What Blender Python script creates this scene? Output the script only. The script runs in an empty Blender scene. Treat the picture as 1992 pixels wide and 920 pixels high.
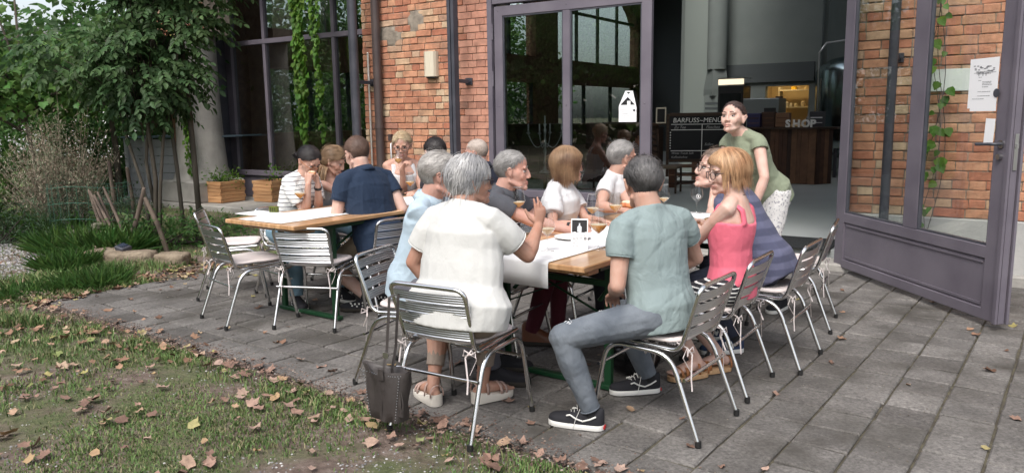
import bpy, bmesh, math, random
from mathutils import Vector, Matrix, noise, Euler
import numpy as np
R = math.radians
rng = random.Random(7)
sc = bpy.context.scene
COL = sc.collection

# ------------------------------------------------------------------ camera, sky, sun, exposure
cam_d = bpy.data.cameras.new('camera'); cam = bpy.data.objects.new('camera', cam_d); COL.objects.link(cam)
cam_d.sensor_width = 36; cam_d.lens = 1497 / 1992 * 36; cam_d.clip_start = .05; cam_d.clip_end = 2000
cam.location = (0, 0, 1.5)
cam.rotation_mode = 'XYZ'
_m = Matrix.Rotation(R(90 - 8.87), 4, 'X') @ Matrix.Rotation(R(-0.78), 4, 'Z')
cam.rotation_euler = _m.to_euler()
sc.camera = cam
w = bpy.data.worlds.new('World'); sc.world = w; w.use_nodes = True
wn = w.node_tree; bgn = wn.nodes['Background']
sky = wn.nodes.new('ShaderNodeTexSky'); sky.sky_type = 'NISHITA'; sky.sun_disc = False
SUN_EL, SUN_AZ = 52, 205          # azimuth clockwise from +Y, where the sun stands
sky.sun_elevation = R(SUN_EL); sky.sun_rotation = R(SUN_AZ); sky.air_density = 1.0; sky.dust_density = 4.0; sky.ozone_density = 1.0
hs = wn.nodes.new('ShaderNodeHueSaturation'); hs.inputs['Saturation'].default_value = .42
wn.links.new(sky.outputs[0], hs.inputs['Color']); wn.links.new(hs.outputs[0], bgn.inputs[0]); bgn.inputs[1].default_value = .15
sd = bpy.data.lights.new('sun', 'SUN'); sd.energy = .85; sd.angle = R(22); sd.color = (1, .96, .9)
sun = bpy.data.objects.new('sun', sd); COL.objects.link(sun)
_d = -Vector((math.sin(R(SUN_AZ)) * math.cos(R(SUN_EL)), math.cos(R(SUN_AZ)) * math.cos(R(SUN_EL)), math.sin(R(SUN_EL))))
sun.rotation_euler = _d.to_track_quat('-Z', 'Y').to_euler()
sc.view_settings.view_transform = 'Standard'; sc.view_settings.look = 'None'; sc.view_settings.gamma = 1
sc.view_settings.exposure = 0.95
sc.render.engine = 'CYCLES'
try:
    sc.cycles.use_denoising = True; sc.cycles.max_bounces = 7; sc.cycles.transparent_max_bounces = 16
    sc.cycles.diffuse_bounces = 4; sc.cycles.glossy_bounces = 4; sc.cycles.transmission_bounces = 6
    sc.cycles.caustics_reflective = False; sc.cycles.caustics_refractive = False
    sc.cycles.sample_clamp_indirect = 6
except Exception: pass

# ------------------------------------------------------------------ materials
def mat(name, col, rough=.6, metal=0, col2=None, vs=6, vc=(.35, .65), bump=0, bs=60, rnd=0, trans=0, ior=1.45, spec=None,
        emis=None, est=1, stretch=None, island=0, sheen=0, coat=0, bdist=.01, detail=5, sss=0, hue=0):
    m = bpy.data.materials.new(name); m.use_nodes = True
    nt = m.node_tree; N = nt.nodes; Lk = nt.links; b = N['Principled BSDF']
    c4 = (*col, 1)
    b.inputs['Base Color'].default_value = c4; b.inputs['Roughness'].default_value = rough; b.inputs['Metallic'].default_value = metal
    b.inputs['Transmission Weight'].default_value = trans; b.inputs['IOR'].default_value = ior
    if spec is not None: b.inputs['Specular IOR Level'].default_value = spec
    if coat: b.inputs['Coat Weight'].default_value = coat; b.inputs['Coat Roughness'].default_value = .15
    if sheen: b.inputs['Sheen Weight'].default_value = sheen
    if sss: b.inputs['Subsurface Weight'].default_value = sss; b.inputs['Subsurface Scale'].default_value = .012; b.inputs['Subsurface Radius'].default_value = (1, .35, .2)
    if emis: b.inputs['Emission Color'].default_value = (*emis, 1); b.inputs['Emission Strength'].default_value = est
    tc = N.new('ShaderNodeTexCoord'); vec = tc.outputs['Object']
    if stretch:
        mp = N.new('ShaderNodeMapping'); mp.inputs['Scale'].default_value = stretch; Lk.new(vec, mp.inputs[0]); vec = mp.outputs[0]
    out = None
    if col2 is not None:
        n = N.new('ShaderNodeTexNoise'); n.inputs['Scale'].default_value = vs; n.inputs['Detail'].default_value = detail; Lk.new(vec, n.inputs['Vector'])
        r = N.new('ShaderNodeValToRGB'); r.color_ramp.elements[0].position = vc[0]; r.color_ramp.elements[1].position = vc[1]
        r.color_ramp.elements[0].color = c4; r.color_ramp.elements[1].color = (*col2, 1)
        Lk.new(n.outputs['Fac'], r.inputs[0]); out = r.outputs[0]
    if rnd or island:
        if island: g = N.new('ShaderNodeNewGeometry'); src = g.outputs['Random Per Island']
        else: g = N.new('ShaderNodeObjectInfo'); src = g.outputs['Random']
        am = island or rnd
        mr = N.new('ShaderNodeMapRange'); mr.inputs['To Min'].default_value = 1 - am; mr.inputs['To Max'].default_value = 1 + am; Lk.new(src, mr.inputs['Value'])
        h = N.new('ShaderNodeHueSaturation'); Lk.new(mr.outputs[0], h.inputs['Value'])
        if hue:
            ml = N.new('ShaderNodeMath'); ml.operation = 'MULTIPLY'; ml.inputs[1].default_value = 7.31; Lk.new(src, ml.inputs[0])
            fr = N.new('ShaderNodeMath'); fr.operation = 'FRACT'; Lk.new(ml.outputs[0], fr.inputs[0])
            m2 = N.new('ShaderNodeMapRange'); m2.inputs['To Min'].default_value = .5 - hue; m2.inputs['To Max'].default_value = .5 + hue; Lk.new(fr.outputs[0], m2.inputs['Value'])
            Lk.new(m2.outputs[0], h.inputs['Hue'])
        if out: Lk.new(out, h.inputs['Color'])
        else: h.inputs['Color'].default_value = c4
        out = h.outputs[0]
    if out: Lk.new(out, b.inputs['Base Color'])
    if bump:
        n = N.new('ShaderNodeTexNoise'); n.inputs['Scale'].default_value = bs; n.inputs['Detail'].default_value = 6; Lk.new(vec, n.inputs['Vector'])
        bp = N.new('ShaderNodeBump'); bp.inputs['Strength'].default_value = bump; bp.inputs['Distance'].default_value = bdist
        Lk.new(n.outputs['Fac'], bp.inputs['Height']); Lk.new(bp.outputs[0], b.inputs['Normal'])
    return m

def ramp_mat(name, stops, scale, rough=.8, rnd=True, bump=.4, bs=40, src='random', bdist=.006, overlay=None, detail=8, speck=0):
    """colour picked per object (or per island) from a ramp, with grime noise over it"""
    m = bpy.data.materials.new(name); m.use_nodes = True; nt = m.node_tree; N = nt.nodes; Lk = nt.links; b = N['Principled BSDF']
    b.inputs['Roughness'].default_value = rough
    if src == 'random': g = N.new('ShaderNodeObjectInfo').outputs['Random']
    else: g = N.new('ShaderNodeNewGeometry').outputs['Random Per Island']
    r = N.new('ShaderNodeValToRGB'); el = r.color_ramp.elements
    while len(el) < len(stops): el.new(.5)
    for e, (p, c) in zip(el, stops): e.position = p; e.color = (*c, 1)
    Lk.new(g, r.inputs[0])
    geo = N.new('ShaderNodeNewGeometry')
    n = N.new('ShaderNodeTexNoise'); n.inputs['Scale'].default_value = scale; n.inputs['Detail'].default_value = detail; n.inputs['Roughness'].default_value = .7
    Lk.new(geo.outputs['Position'], n.inputs['Vector'])
    mr = N.new('ShaderNodeMapRange'); mr.inputs['From Min'].default_value = .3; mr.inputs['From Max'].default_value = .7; mr.inputs['To Min'].default_value = .62; mr.inputs['To Max'].default_value = 1.3
    Lk.new(n.outputs['Fac'], mr.inputs['Value'])
    h = N.new('ShaderNodeHueSaturation'); Lk.new(r.outputs[0], h.inputs['Color']); Lk.new(mr.outputs[0], h.inputs['Value'])
    out = h.outputs[0]
    if speck:
        n5 = N.new('ShaderNodeTexNoise'); n5.inputs['Scale'].default_value = speck; n5.inputs['Detail'].default_value = 4; n5.inputs['Roughness'].default_value = .8; Lk.new(geo.outputs['Position'], n5.inputs['Vector'])
        m5 = N.new('ShaderNodeMapRange'); m5.inputs['From Min'].default_value = .32; m5.inputs['From Max'].default_value = .68; m5.inputs['To Min'].default_value = .55; m5.inputs['To Max'].default_value = 1.5; Lk.new(n5.outputs['Fac'], m5.inputs['Value'])
        h5 = N.new('ShaderNodeHueSaturation'); Lk.new(out, h5.inputs['Color']); Lk.new(m5.outputs[0], h5.inputs['Value']); out = h5.outputs[0]
    if overlay:
        oc, osc, lo, hi = overlay
        n2 = N.new('ShaderNodeTexNoise'); n2.inputs['Scale'].default_value = osc; n2.inputs['Detail'].default_value = 7; Lk.new(geo.outputs['Position'], n2.inputs['Vector'])
        m2 = N.new('ShaderNodeMapRange'); m2.inputs['From Min'].default_value = lo; m2.inputs['From Max'].default_value = hi; Lk.new(n2.outputs['Fac'], m2.inputs['Value'])
        mx = N.new('ShaderNodeMixRGB'); Lk.new(m2.outputs[0], mx.inputs[0]); Lk.new(out, mx.inputs[1]); mx.inputs[2].default_value = (*oc, 1); out = mx.outputs[0]
    Lk.new(out, b.inputs['Base Color'])
    n3 = N.new('ShaderNodeTexNoise'); n3.inputs['Scale'].default_value = bs; n3.inputs['Detail'].default_value = 8; Lk.new(geo.outputs['Position'], n3.inputs['Vector'])
    bp = N.new('ShaderNodeBump'); bp.inputs['Strength'].default_value = bump; bp.inputs['Distance'].default_value = bdist
    Lk.new(n3.outputs['Fac'], bp.inputs['Height']); Lk.new(bp.outputs[0], b.inputs['Normal'])
    return m

def leaf_mat(name, c1, c2, island=.35, hue=.02, trl=.48):
    m = mat(name, c1, .5, col2=c2, vs=.9, island=island, hue=hue, spec=.35)
    nt = m.node_tree; N = nt.nodes; b = N['Principled BSDF']; o = N['Material Output']
    t = N.new('ShaderNodeBsdfTranslucent'); mx = N.new('ShaderNodeMixShader'); mx.inputs[0].default_value = trl
    lk = b.inputs['Base Color'].links[0].from_socket
    nt.links.new(lk, t.inputs[0]); nt.links.new(b.outputs[0], mx.inputs[1]); nt.links.new(t.outputs[0], mx.inputs[2]); nt.links.new(mx.outputs[0], o.inputs[0])
    return m

def thin_glass(name, tint=(.9, .95, .93), trans=.9, rough=.0, ior=1.5, refl=1.9):
    """a single pane: fresnel mirror over clear transparency, as a thin sheet of glass does"""
    m = bpy.data.materials.new(name); m.use_nodes = True; nt = m.node_tree; N = nt.nodes; N.clear()
    o = N.new('ShaderNodeOutputMaterial'); t = N.new('ShaderNodeBsdfTransparent'); t.inputs[0].default_value = (*[trans * c for c in tint], 1)
    g = N.new('ShaderNodeBsdfGlossy'); g.inputs['Roughness'].default_value = rough; g.inputs[0].default_value = (1, 1, 1, 1)
    f = N.new('ShaderNodeFresnel'); f.inputs[0].default_value = ior
    mu = N.new('ShaderNodeMath'); mu.operation = 'MULTIPLY'; mu.inputs[1].default_value = refl; mu.use_clamp = True; nt.links.new(f.outputs[0], mu.inputs[0])
    ge = N.new('ShaderNodeNewGeometry'); iv = N.new('ShaderNodeMath'); iv.operation = 'SUBTRACT'; iv.inputs[0].default_value = 1; nt.links.new(ge.outputs['Backfacing'], iv.inputs[1])
    m3_ = N.new('ShaderNodeMath'); m3_.operation = 'MULTIPLY'; nt.links.new(mu.outputs[0], m3_.inputs[0]); nt.links.new(iv.outputs[0], m3_.inputs[1]); mu = m3_
    mx = N.new('ShaderNodeMixShader'); nt.links.new(mu.outputs[0], mx.inputs[0]); nt.links.new(t.outputs[0], mx.inputs[1]); nt.links.new(g.outputs[0], mx.inputs[2])
    nt.links.new(mx.outputs[0], o.inputs[0])
    return m

# ------------------------------------------------------------------ mesh builder
def V(*a): return Vector(a)
class MB:
    def __init__(s): s.v = []; s.f = []
    def add(s, vs, fs, M=None):
        o = len(s.v)
        s.v.extend([tuple(M @ Vector(v)) if M is not None else tuple(v) for v in vs]); s.f.extend([tuple(i + o for i in f) for f in fs]); return s
    def box(s, c, d, M=None, rz=0, bev=0, jit=0):
        hx, hy, hz = d[0] / 2, d[1] / 2, d[2] / 2
        pts = []
        if bev:
            b = min(bev, hx * .9, hy * .9, hz * .9)
            for z, e in ((-hz, b), (-hz + b, 0), (hz - b, 0), (hz, b)):
                ax, ay = hx - e, hy - e
                pts += [(-ax, -ay, z), (ax, -ay, z), (ax, ay, z), (-ax, ay, z)]
            fs = [(3, 2, 1, 0), (12, 13, 14, 15)]
            for k in range(3):
                for i in range(4): a = k * 4 + i; bq = k * 4 + (i + 1) % 4; fs.append((a, bq, bq + 4, a + 4))
        else:
            pts = [(-hx, -hy, -hz), (hx, -hy, -hz), (hx, hy, -hz), (-hx, hy, -hz), (-hx, -hy, hz), (hx, -hy, hz), (hx, hy, hz), (-hx, hy, hz)]
            fs = [(3, 2, 1, 0), (4, 5, 6, 7), (0, 1, 5, 4), (1, 2, 6, 5), (2, 3, 7, 6), (3, 0, 4, 7)]
        if jit: pts = [tuple(a + rng.uniform(-jit, jit) for a in p) for p in pts]
        T = Matrix.Translation(c) @ Matrix.Rotation(rz, 4, 'Z')
        if M is not None: T = M @ T
        return s.add(pts, fs, T)
    def tube(s, pts, r, n=8, side=None, round_=False, closed=False):
        pts = [Vector(p) for p in pts]; m = len(pts)
        rr = r if isinstance(r, (list, tuple)) and len(r) == m else [r] * m
        rr = [(q, q) if not isinstance(q, (tuple, list)) else q for q in rr]
        tang = []
        for i in range(m):
            if closed: t = pts[(i + 1) % m] - pts[i - 1]
            else:
                a = pts[i] - pts[i - 1] if i else pts[1] - pts[0]; b = pts[i + 1] - pts[i] if i < m - 1 else a
                if i == 0: a = b
                a = a.normalized() if a.length > 1e-9 else Vector((0, 0, 1)); b = b.normalized() if b.length > 1e-9 else a
                t = a + b
            tang.append(t.normalized() if t.length > 1e-9 else Vector((0, 0, 1)))
        sv = Vector(side) if side is not None else (Vector((0, 0, 1)) if abs(tang[0].z) < .9 else Vector((1, 0, 0)))
        rings = []; cen = []
        for i in range(m):
            t = tang[i]; u = sv - t * sv.dot(t)
            if u.length < 1e-6: u = t.orthogonal()
            u.normalize(); wv = t.cross(u)
            if side is None: sv = u
            rings.append((pts[i], u, wv, rr[i], t))
        R2 = []
        if round_:
            p, u, wv, q, t = rings[0]; k = min(q)
            for a in (80, 52, 25): c_, s_ = math.cos(R(a)), math.sin(R(a)); R2.append((p - t * k * s_, u, wv, (q[0] * c_, q[1] * c_)))
        R2 += [(p, u, wv, q) for p, u, wv, q, t in rings]
        if round_:
            p, u, wv, q, t = rings[-1]; k = min(q)
            for a in (25, 52, 80): c_, s_ = math.cos(R(a)), math.sin(R(a)); R2.append((p + t * k * s_, u, wv, (q[0] * c_, q[1] * c_)))
        o = len(s.v)
        for p, u, wv, q in R2:
            for j in range(n):
                a = 2 * math.pi * j / n; s.v.append(tuple(p + u * (q[0] * math.cos(a)) + wv * (q[1] * math.sin(a))))
        K = len(R2)
        for i in range(K if closed else K - 1):
            i2 = (i + 1) % K
            for j in range(n):
                j2 = (j + 1) % n; s.f.append((o + i * n + j, o + i * n + j2, o + i2 * n + j2, o + i2 * n + j))
        if not closed:
            s.f.append(tuple(o + j for j in reversed(range(n)))); s.f.append(tuple(o + (K - 1) * n + j for j in range(n)))
        return s
    def ell(s, c, r, M=None, nu=12, nv=8):
        c = Vector(c); vs = [(0, 0, -r[2])]
        for i in range(1, nv):
            a = -math.pi / 2 + math.pi * i / nv
            for j in range(nu):
                b = 2 * math.pi * j / nu; vs.append((r[0] * math.cos(a) * math.cos(b), r[1] * math.cos(a) * math.sin(b), r[2] * math.sin(a)))
        vs.append((0, 0, r[2])); fs = []
        for j in range(nu): fs.append((0, 1 + (j + 1) % nu, 1 + j))
        for i in range(nv - 2):
            for j in range(nu): a = 1 + i * nu + j; b = 1 + i * nu + (j + 1) % nu; fs.append((a, b, b + nu, a + nu))
        l = len(vs) - 1
        for j in range(nu): fs.append((l - nu + j, l - nu + (j + 1) % nu, l))
        T = Matrix.Translation(c)
        if M is not None: T = T @ M.to_4x4()
        return s.add(vs, fs, T)
    def lathe(s, prof, c=(0, 0, 0), n=16, cap=True, M=None):
        o = len(s.v); c = Vector(c)
        for r_, z in prof:
            for j in range(n):
                a = 2 * math.pi * j / n; p = Vector((r_ * math.cos(a), r_ * math.sin(a), z)) + c
                s.v.append(tuple(M @ p if M is not None else p))
        for i in range(len(prof) - 1):
            for j in range(n): j2 = (j + 1) % n; s.f.append((o + i * n + j, o + i * n + j2, o + (i + 1) * n + j2, o + (i + 1) * n + j))
        if cap:
            s.f.append(tuple(o + j for j in reversed(range(n)))); s.f.append(tuple(o + (len(prof) - 1) * n + j for j in range(n)))
        return s
    def prism(s, poly, z0, z1, M=None):
        n = len(poly); vs = [(x, y, z0) for x, y in poly] + [(x, y, z1) for x, y in poly]
        fs = [tuple(reversed(range(n))), tuple(range(n, 2 * n))] + [(i, (i + 1) % n, (i + 1) % n + n, i + n) for i in range(n)]
        return s.add(vs, fs, M)
    def mesh(s, name='mesh', m=None, smooth=False):
        me = bpy.data.meshes.new(name); me.from_pydata(s.v, [], s.f); me.update()
        if m: me.materials.append(m)
        if smooth: me.shade_smooth()
        return me
    def build(s, name, m, parent=None, smooth=False, M=None, ang=None):
        me = s.mesh(name, m, smooth)
        if smooth and ang: me.set_sharp_from_angle(angle=R(ang))
        return link(name, me, parent, M)

def link(name, data, parent=None, M=None):
    o = bpy.data.objects.new(name, data); COL.objects.link(o)
    if parent is not None: o.parent = parent
    if M is not None: o.matrix_local = M
    return o
def tag(o, label=None, cat=None, group=None, kind=None):
    if label: o['label'] = label
    if cat: o['category'] = cat
    if group: o['group'] = group
    if kind: o['kind'] = kind
    return o
def thing(name, label, cat, M=None, group=None):
    o = bpy.data.objects.new(name, None); o.empty_display_size = .1; COL.objects.link(o)
    if M is not None: o.matrix_world = M
    return tag(o, label, cat, group)
def copy_tree(o, M=None, label=None, parent=None):
    c = o.copy(); COL.objects.link(c); c.parent = parent
    if M is not None: c.matrix_world = M
    if label: c['label'] = label
    for ch in list(o.children):
        copy_tree(ch, None, None, c)
    return c
def TR(x, y, z=0, yaw=0):
    """place at x, y, z; local +Y turned clockwise by yaw degrees from the world's +Y"""
    return Matrix.Translation((x, y, z)) @ Matrix.Rotation(-R(yaw), 4, 'Z')
def spin(rx=0, ry=0, rz=0): return Euler((R(rx), R(ry), R(rz))).to_matrix().to_4x4()
# facade frame: local x runs along the facade (away to the left), y points out of the wall, z up
HX, HY = 3.12, 7.33
FAC = Matrix(((-.836, -.549, 0, HX), (.549, -.836, 0, HY), (0, 0, 1, 0), (0, 0, 0, 1)))
FAC = Matrix.Translation((HX, HY, 0)) @ Matrix.Rotation(math.atan2(.549, -.836), 4, 'Z')
def fa(s, o, z=0): return FAC @ Vector((s, o, z))
PD = Vector((.600, .800, 0)); QD = Vector((-.8, .6, 0))      # patio directions
def from_np(name, verts, faces, m, parent=None, smooth=False):
    """verts (n,3) array, faces (k,c) array -> object"""
    me = bpy.data.meshes.new(name); nf, c = faces.shape
    me.vertices.add(len(verts)); me.vertices.foreach_set('co', verts.astype(np.float32).ravel())
    me.loops.add(nf * c); me.loops.foreach_set('vertex_index', faces.astype(np.int32).ravel())
    me.polygons.add(nf); me.polygons.foreach_set('loop_start', np.arange(0, nf * c, c, dtype=np.int32))
    me.update(calc_edges=True); me.materials.append(m)
    if smooth: me.shade_smooth()
    return link(name, me, parent)
# ------------------------------------------------------------------ shared materials
M_mortar = mat('mortar', (.19, .16, .13), .95, col2=(.30, .26, .21), vs=14, bump=.6, bs=70)
M_brick = ramp_mat('brick', [(0, (.36, .135, .08)), (.2, (.44, .20, .12)), (.42, (.50, .26, .155)), (.6, (.43, .185, .11)), (.76, (.50, .31, .19)), (.92, (.52, .39, .26)), (1, (.34, .16, .11))], 9, .9, bump=.7, bs=55, overlay=((.20, .13, .10), 3.1, .58, .8))
M_brickn = ramp_mat('smooth_brick', [(0, (.47, .22, .15)), (.5, (.53, .27, .19)), (.8, (.49, .24, .165)), (1, (.36, .17, .12))], 7, .85, bump=.25, bs=60)
M_frame = mat('purple_paint', (.115, .102, .126), .45, col2=(.155, .139, .165), vs=2.2, bump=.15, bs=14, detail=9)
M_gsteel = mat('grey_steel', (.045, .048, .06), .4, col2=(.07, .07, .085), vs=5, bump=.05)
M_pipe = mat('brown_pipe', (.055, .04, .04), .45, col2=(.08, .06, .055), vs=4)
M_conc = mat('concrete', (.26, .25, .23), .9, col2=(.40, .38, .35), vs=3.5, bump=.6, bs=45, vc=(.3, .7))
M_plaster = mat('plaster', (.34, .34, .33), .9, col2=(.45, .44, .42), vs=2.6, bump=.4, bs=30)
M_glass = thin_glass('window_glass', trans=.75, refl=4.0)
M_glass2 = thin_glass('door_glass', (.95, .97, .96), .95)
M_wood = mat('larch_board', (.40, .20, .09), .65, col2=(.55, .32, .16), vs=3, stretch=(1, 1, 14), rnd=.2, bump=.25, bs=20)
M_white = mat('white_paper', (.82, .82, .83), .7)
M_black = mat('black_print', (.015, .015, .017), .6)
M_printg = mat('grey_print', (.25, .25, .26), .7)
M_darkwood = mat('dark_wood', (.030, .016, .010), .5, col2=(.06, .033, .02), vs=4, stretch=(1, 1, 9))
M_steel = mat('polished_steel', (.62, .62, .62), .28, 1)

def text(body, size, ext, m, parent, M, name='lettering', align='LEFT', shear=0, bold=0):
    cu = bpy.data.curves.new('t', 'FONT'); cu.body = body; cu.size = size; cu.extrude = ext; cu.align_x = align; cu.shear = shear; cu.offset = bold; cu.resolution_u = 3
    o = bpy.data.objects.new('t', cu); COL.objects.link(o)
    dg = bpy.context.evaluated_depsgraph_get(); me = bpy.data.meshes.new_from_object(o.evaluated_get(dg))
    bpy.data.objects.remove(o); bpy.data.curves.remove(cu)
    me.materials.clear(); me.materials.append(m)
    return link(name, me, parent, M)

# ------------------------------------------------------------------ ground
def ground_mat():
    m = bpy.data.materials.new('lawn_soil'); m.use_nodes = True; nt = m.node_tree; N = nt.nodes; L = nt.links; b = N['Principled BSDF']; b.inputs['Roughness'].default_value = .95
    g = N.new('ShaderNodeNewGeometry')
    def noise_(sc_, det=8, ro=.6):
        n = N.new('ShaderNodeTexNoise'); n.inputs['Scale'].default_value = sc_; n.inputs['Detail'].default_value = det; n.inputs['Roughness'].default_value = ro; L.new(g.outputs['Position'], n.inputs['Vector']); return n.outputs['Fac']
    def ramp(f, st):
        r = N.new('ShaderNodeValToRGB'); e = r.color_ramp.elements
        while len(e) < len(st): e.new(.5)
        for q, (p, c) in zip(e, st): q.position = p; q.color = (*c, 1)
        L.new(f, r.inputs[0]); return r.outputs[0]
    soil = ramp(noise_(22), [(.3, (.08, .055, .043)), (.5, (.145, .105, .085)), (.68, (.22, .175, .15)), (.8, (.30, .265, .23))])
    moss = ramp(noise_(30), [(.3, (.055, .065, .025)), (.55, (.10, .115, .048)), (.75, (.16, .155, .085))])
    mr = N.new('ShaderNodeMapRange'); mr.inputs['From Min'].default_value = .42; mr.inputs['From Max'].default_value = .56; L.new(noise_(1.3, 6, .65), mr.inputs['Value'])
    mx = N.new('ShaderNodeMixRGB'); L.new(mr.outputs[0], mx.inputs[0]); L.new(soil, mx.inputs[1]); L.new(moss, mx.inputs[2]); L.new(mx.outputs[0], b.inputs['Base Color'])
    bp = N.new('ShaderNodeBump'); bp.inputs['Strength'].default_value = .9; bp.inputs['Distance'].default_value = .02; L.new(noise_(45, 9, .7), bp.inputs['Height']); L.new(bp.outputs[0], b.inputs['Normal'])
    return m
M_lawn = ground_mat()
# one sheet: a fine lumpy patch near the patio, continuing flat to the horizon
def gz(x, y):
    q = -.8 * x + .6 * y; p = .6 * x + .8 * y
    d = max(2.72 - p, q - 6.88)                       # metres outside the patio edge
    if d <= 0: return -.06
    e = min(1, d / .5)
    return -.014 + e * (.004 + .03 * noise.noise(Vector((x * .9, y * .9, 0))) + .010 * noise.noise(Vector((x * 6, y * 6, 3)))) + max(0, min(1, (q - 8.2) / 3)) * .05
mb = MB(); xs = [-400, -120, -40, -20, -14] + [-10 + .25 * i for i in range(60)] + [6, 12, 30, 120, 400]
ys = [-400, -100, -20, -4] + [0 + .25 * i for i in range(52)] + [16, 25, 60, 150, 400]
for y in ys:
    for x in xs: mb.v.append((x, y, gz(x, y) if -10 <= x <= 5 and 0 <= y <= 13 else (-.06 if x > 5 else 0.0)))
nx = len(xs)
for j in range(len(ys) - 1):
    for i in range(nx - 1): a = j * nx + i; mb.f.append((a, a + 1, a + nx + 1, a + nx))
tag(mb.build('lawn_ground', M_lawn, smooth=True), kind='structure')

# patio: bed and single concrete paving stones of 25 cm
M_slab = ramp_mat('paving_stone', [(0, (.098, .090, .084)), (.3, (.118, .110, .103)), (.6, (.14, .131, .123)), (.85, (.165, .155, .145)), (1, (.106, .098, .091))], 3.2, .88, bump=.9, bs=60, speck=48, overlay=((.05, .045, .038), 2.2, .48, .72))
M_bed = mat('joint_sand', (.05, .043, .034), 1, col2=(.10, .09, .06), vs=16)
PAT = Matrix.Rotation(math.atan2(.6, -.8), 4, 'Z')     # local x = QD, local y = -PD
bed = MB(); poly = [(-9, -2.7), (-9, -8.3), (6.88, -7.55), (6.88, -2.78)]
bed.prism([(x, y) for x, y in reversed(poly)], -.09, -.014)
patio = bed.build('patio', M_bed, None, M=PAT); tag(patio, kind='structure')
slabm = []
for k in range(10):
    b = MB(); b.box((0, 0, -.025), (.239, .236, .05), bev=.007)
    for i, v in enumerate(b.v):
        b.v[i] = (v[0] + rng.uniform(-.0025, .0025), v[1] + rng.uniform(-.0025, .0025), v[2] + rng.uniform(-.0012, .0012))
    me = b.mesh('paving_stone', M_slab); slabm.append(me)
cand = []
for i in range(-36, 29):
    for j in range(0, 22):
        q = .005 + .25 * i + .125; p = 2.715 + .25 * j + .125
        if q > 6.88 or p > 7.74 - .062 * (q - 1.9) - .02: continue
        x, y = q * -.8 + p * .6, q * .6 + p * .8
        cand.append((math.hypot(x, y) if abs(x / max(y, .1)) < .72 else 99, q, p))
cand.sort(); rest = MB()
for n, (d, q, p) in enumerate(cand):
    tilt = Matrix.Translation((q, -p, rng.uniform(-.004, .003))) @ spin(rng.gauss(0, .7), rng.gauss(0, .7), rng.choice((0, 90, 180, 270)) + rng.gauss(0, .4))
    me = rng.choice(slabm)
    if n < 300: link('paving_stone', me, patio, tilt)
    else: rest.add([v.co[:] for v in me.vertices], [tuple(pl.vertices) for pl in me.polygons], tilt)
M_slab_far = ramp_mat('paving_stone_far', [(0, (.098, .090, .084)), (.3, (.118, .110, .103)), (.6, (.14, .131, .123)), (.85, (.165, .155, .145)), (1, (.106, .098, .091))], 3.2, .88, bump=.9, bs=60, speck=48, src='island', overlay=((.05, .045, .038), 2.2, .48, .72))
tag(rest.build('paving_stones', M_slab_far, patio), kind='stuff')

# ------------------------------------------------------------------ brick walls
def brick_wall(root, s0, s1, z0, z1, mats, holes=(), limit=300, headers=True, first_z=None, split=None, o=0.0):
    """bricks laid in courses of 8.33 cm, stretcher and header rows by turns; each brick is a mesh of its own"""
    cache = {}; cells = []
    c = 0; z = z0
    while z + .07 < z1:
        s = s0; hd = c % 2 == 1 and headers
        first = (.06 if hd else .0) + rng.uniform(0, .02)
        x = s0 - first
        while x < s1 - .02:
            L_ = .118 if hd else .240
            if rng.random() < .08: L_ = .118 if not hd else .24
            a, b_ = max(x, s0), min(x + L_, s1)
            if b_ - a > .03:
                cx, cz = (a + b_) / 2, z + .0355
                if not any(((cx - hx_) / rx_) ** 2 + ((cz - hz_) / rz_) ** 2 < 1 for hx_, hz_, rx_, rz_ in holes): cells.append((cx, cz, b_ - a))
            x += L_ + .012
        z += .0833; c += 1
    cells.sort(key=lambda t: -t[1] if t[1] < 2.9 else t[1])
    cells.sort(key=lambda t: 0 if .85 < t[1] < 2.95 else 1)
    st = MB()
    for n, (cx, cz, L_) in enumerate(cells):
        m = mats[0] if split is None or cx > split else mats[1]
        rough = m is M_brick
        key = (round(L_, 2), rng.randrange(4), rough)
        if key not in cache:
            b = MB(); b.box((0, -.05, 0), (round(L_, 2) + .002, .1, .0745 if rough else .0755), bev=.006 if rough else .003)
            if rough: b.v = [(x + rng.uniform(-.003, .003), y + rng.uniform(-.004, .002), zz + rng.uniform(-.003, .003)) for x, y, zz in b.v]
            cache[key] = b
        b = cache[key]
        T = Matrix.Translation((cx, o + (rng.uniform(-.006, .004) if rough else 0), cz + (rng.uniform(-.002, .002) if rough else 0))) @ spin(0, rng.gauss(0, .5) if rough else 0, rng.gauss(0, .7) if rough else 0)
        if n < limit:
            if not hasattr(b, 'me'): b.me = {}
            if m.name not in b.me: b.me[m.name] = b.mesh('brick', m)
            link('brick', b.me[m.name], root, T)
        else: st.add(b.v, b.f, T)
    if st.v:
        tag(st.build('bricks', M_brick_i if mats[0] is M_brick else M_brickn, root), kind='stuff')
M_brick_i = ramp_mat('brick_rest', [(0, (.36, .135, .08)), (.2, (.44, .20, .12)), (.42, (.50, .26, .155)), (.6, (.43, .185, .11)), (.76, (.50, .31, .19)), (.92, (.52, .39, .26)), (1, (.34, .16, .11))], 9, .9, bump=.7, bs=55, src='island', overlay=((.20, .13, .10), 3.1, .58, .8))

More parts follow.
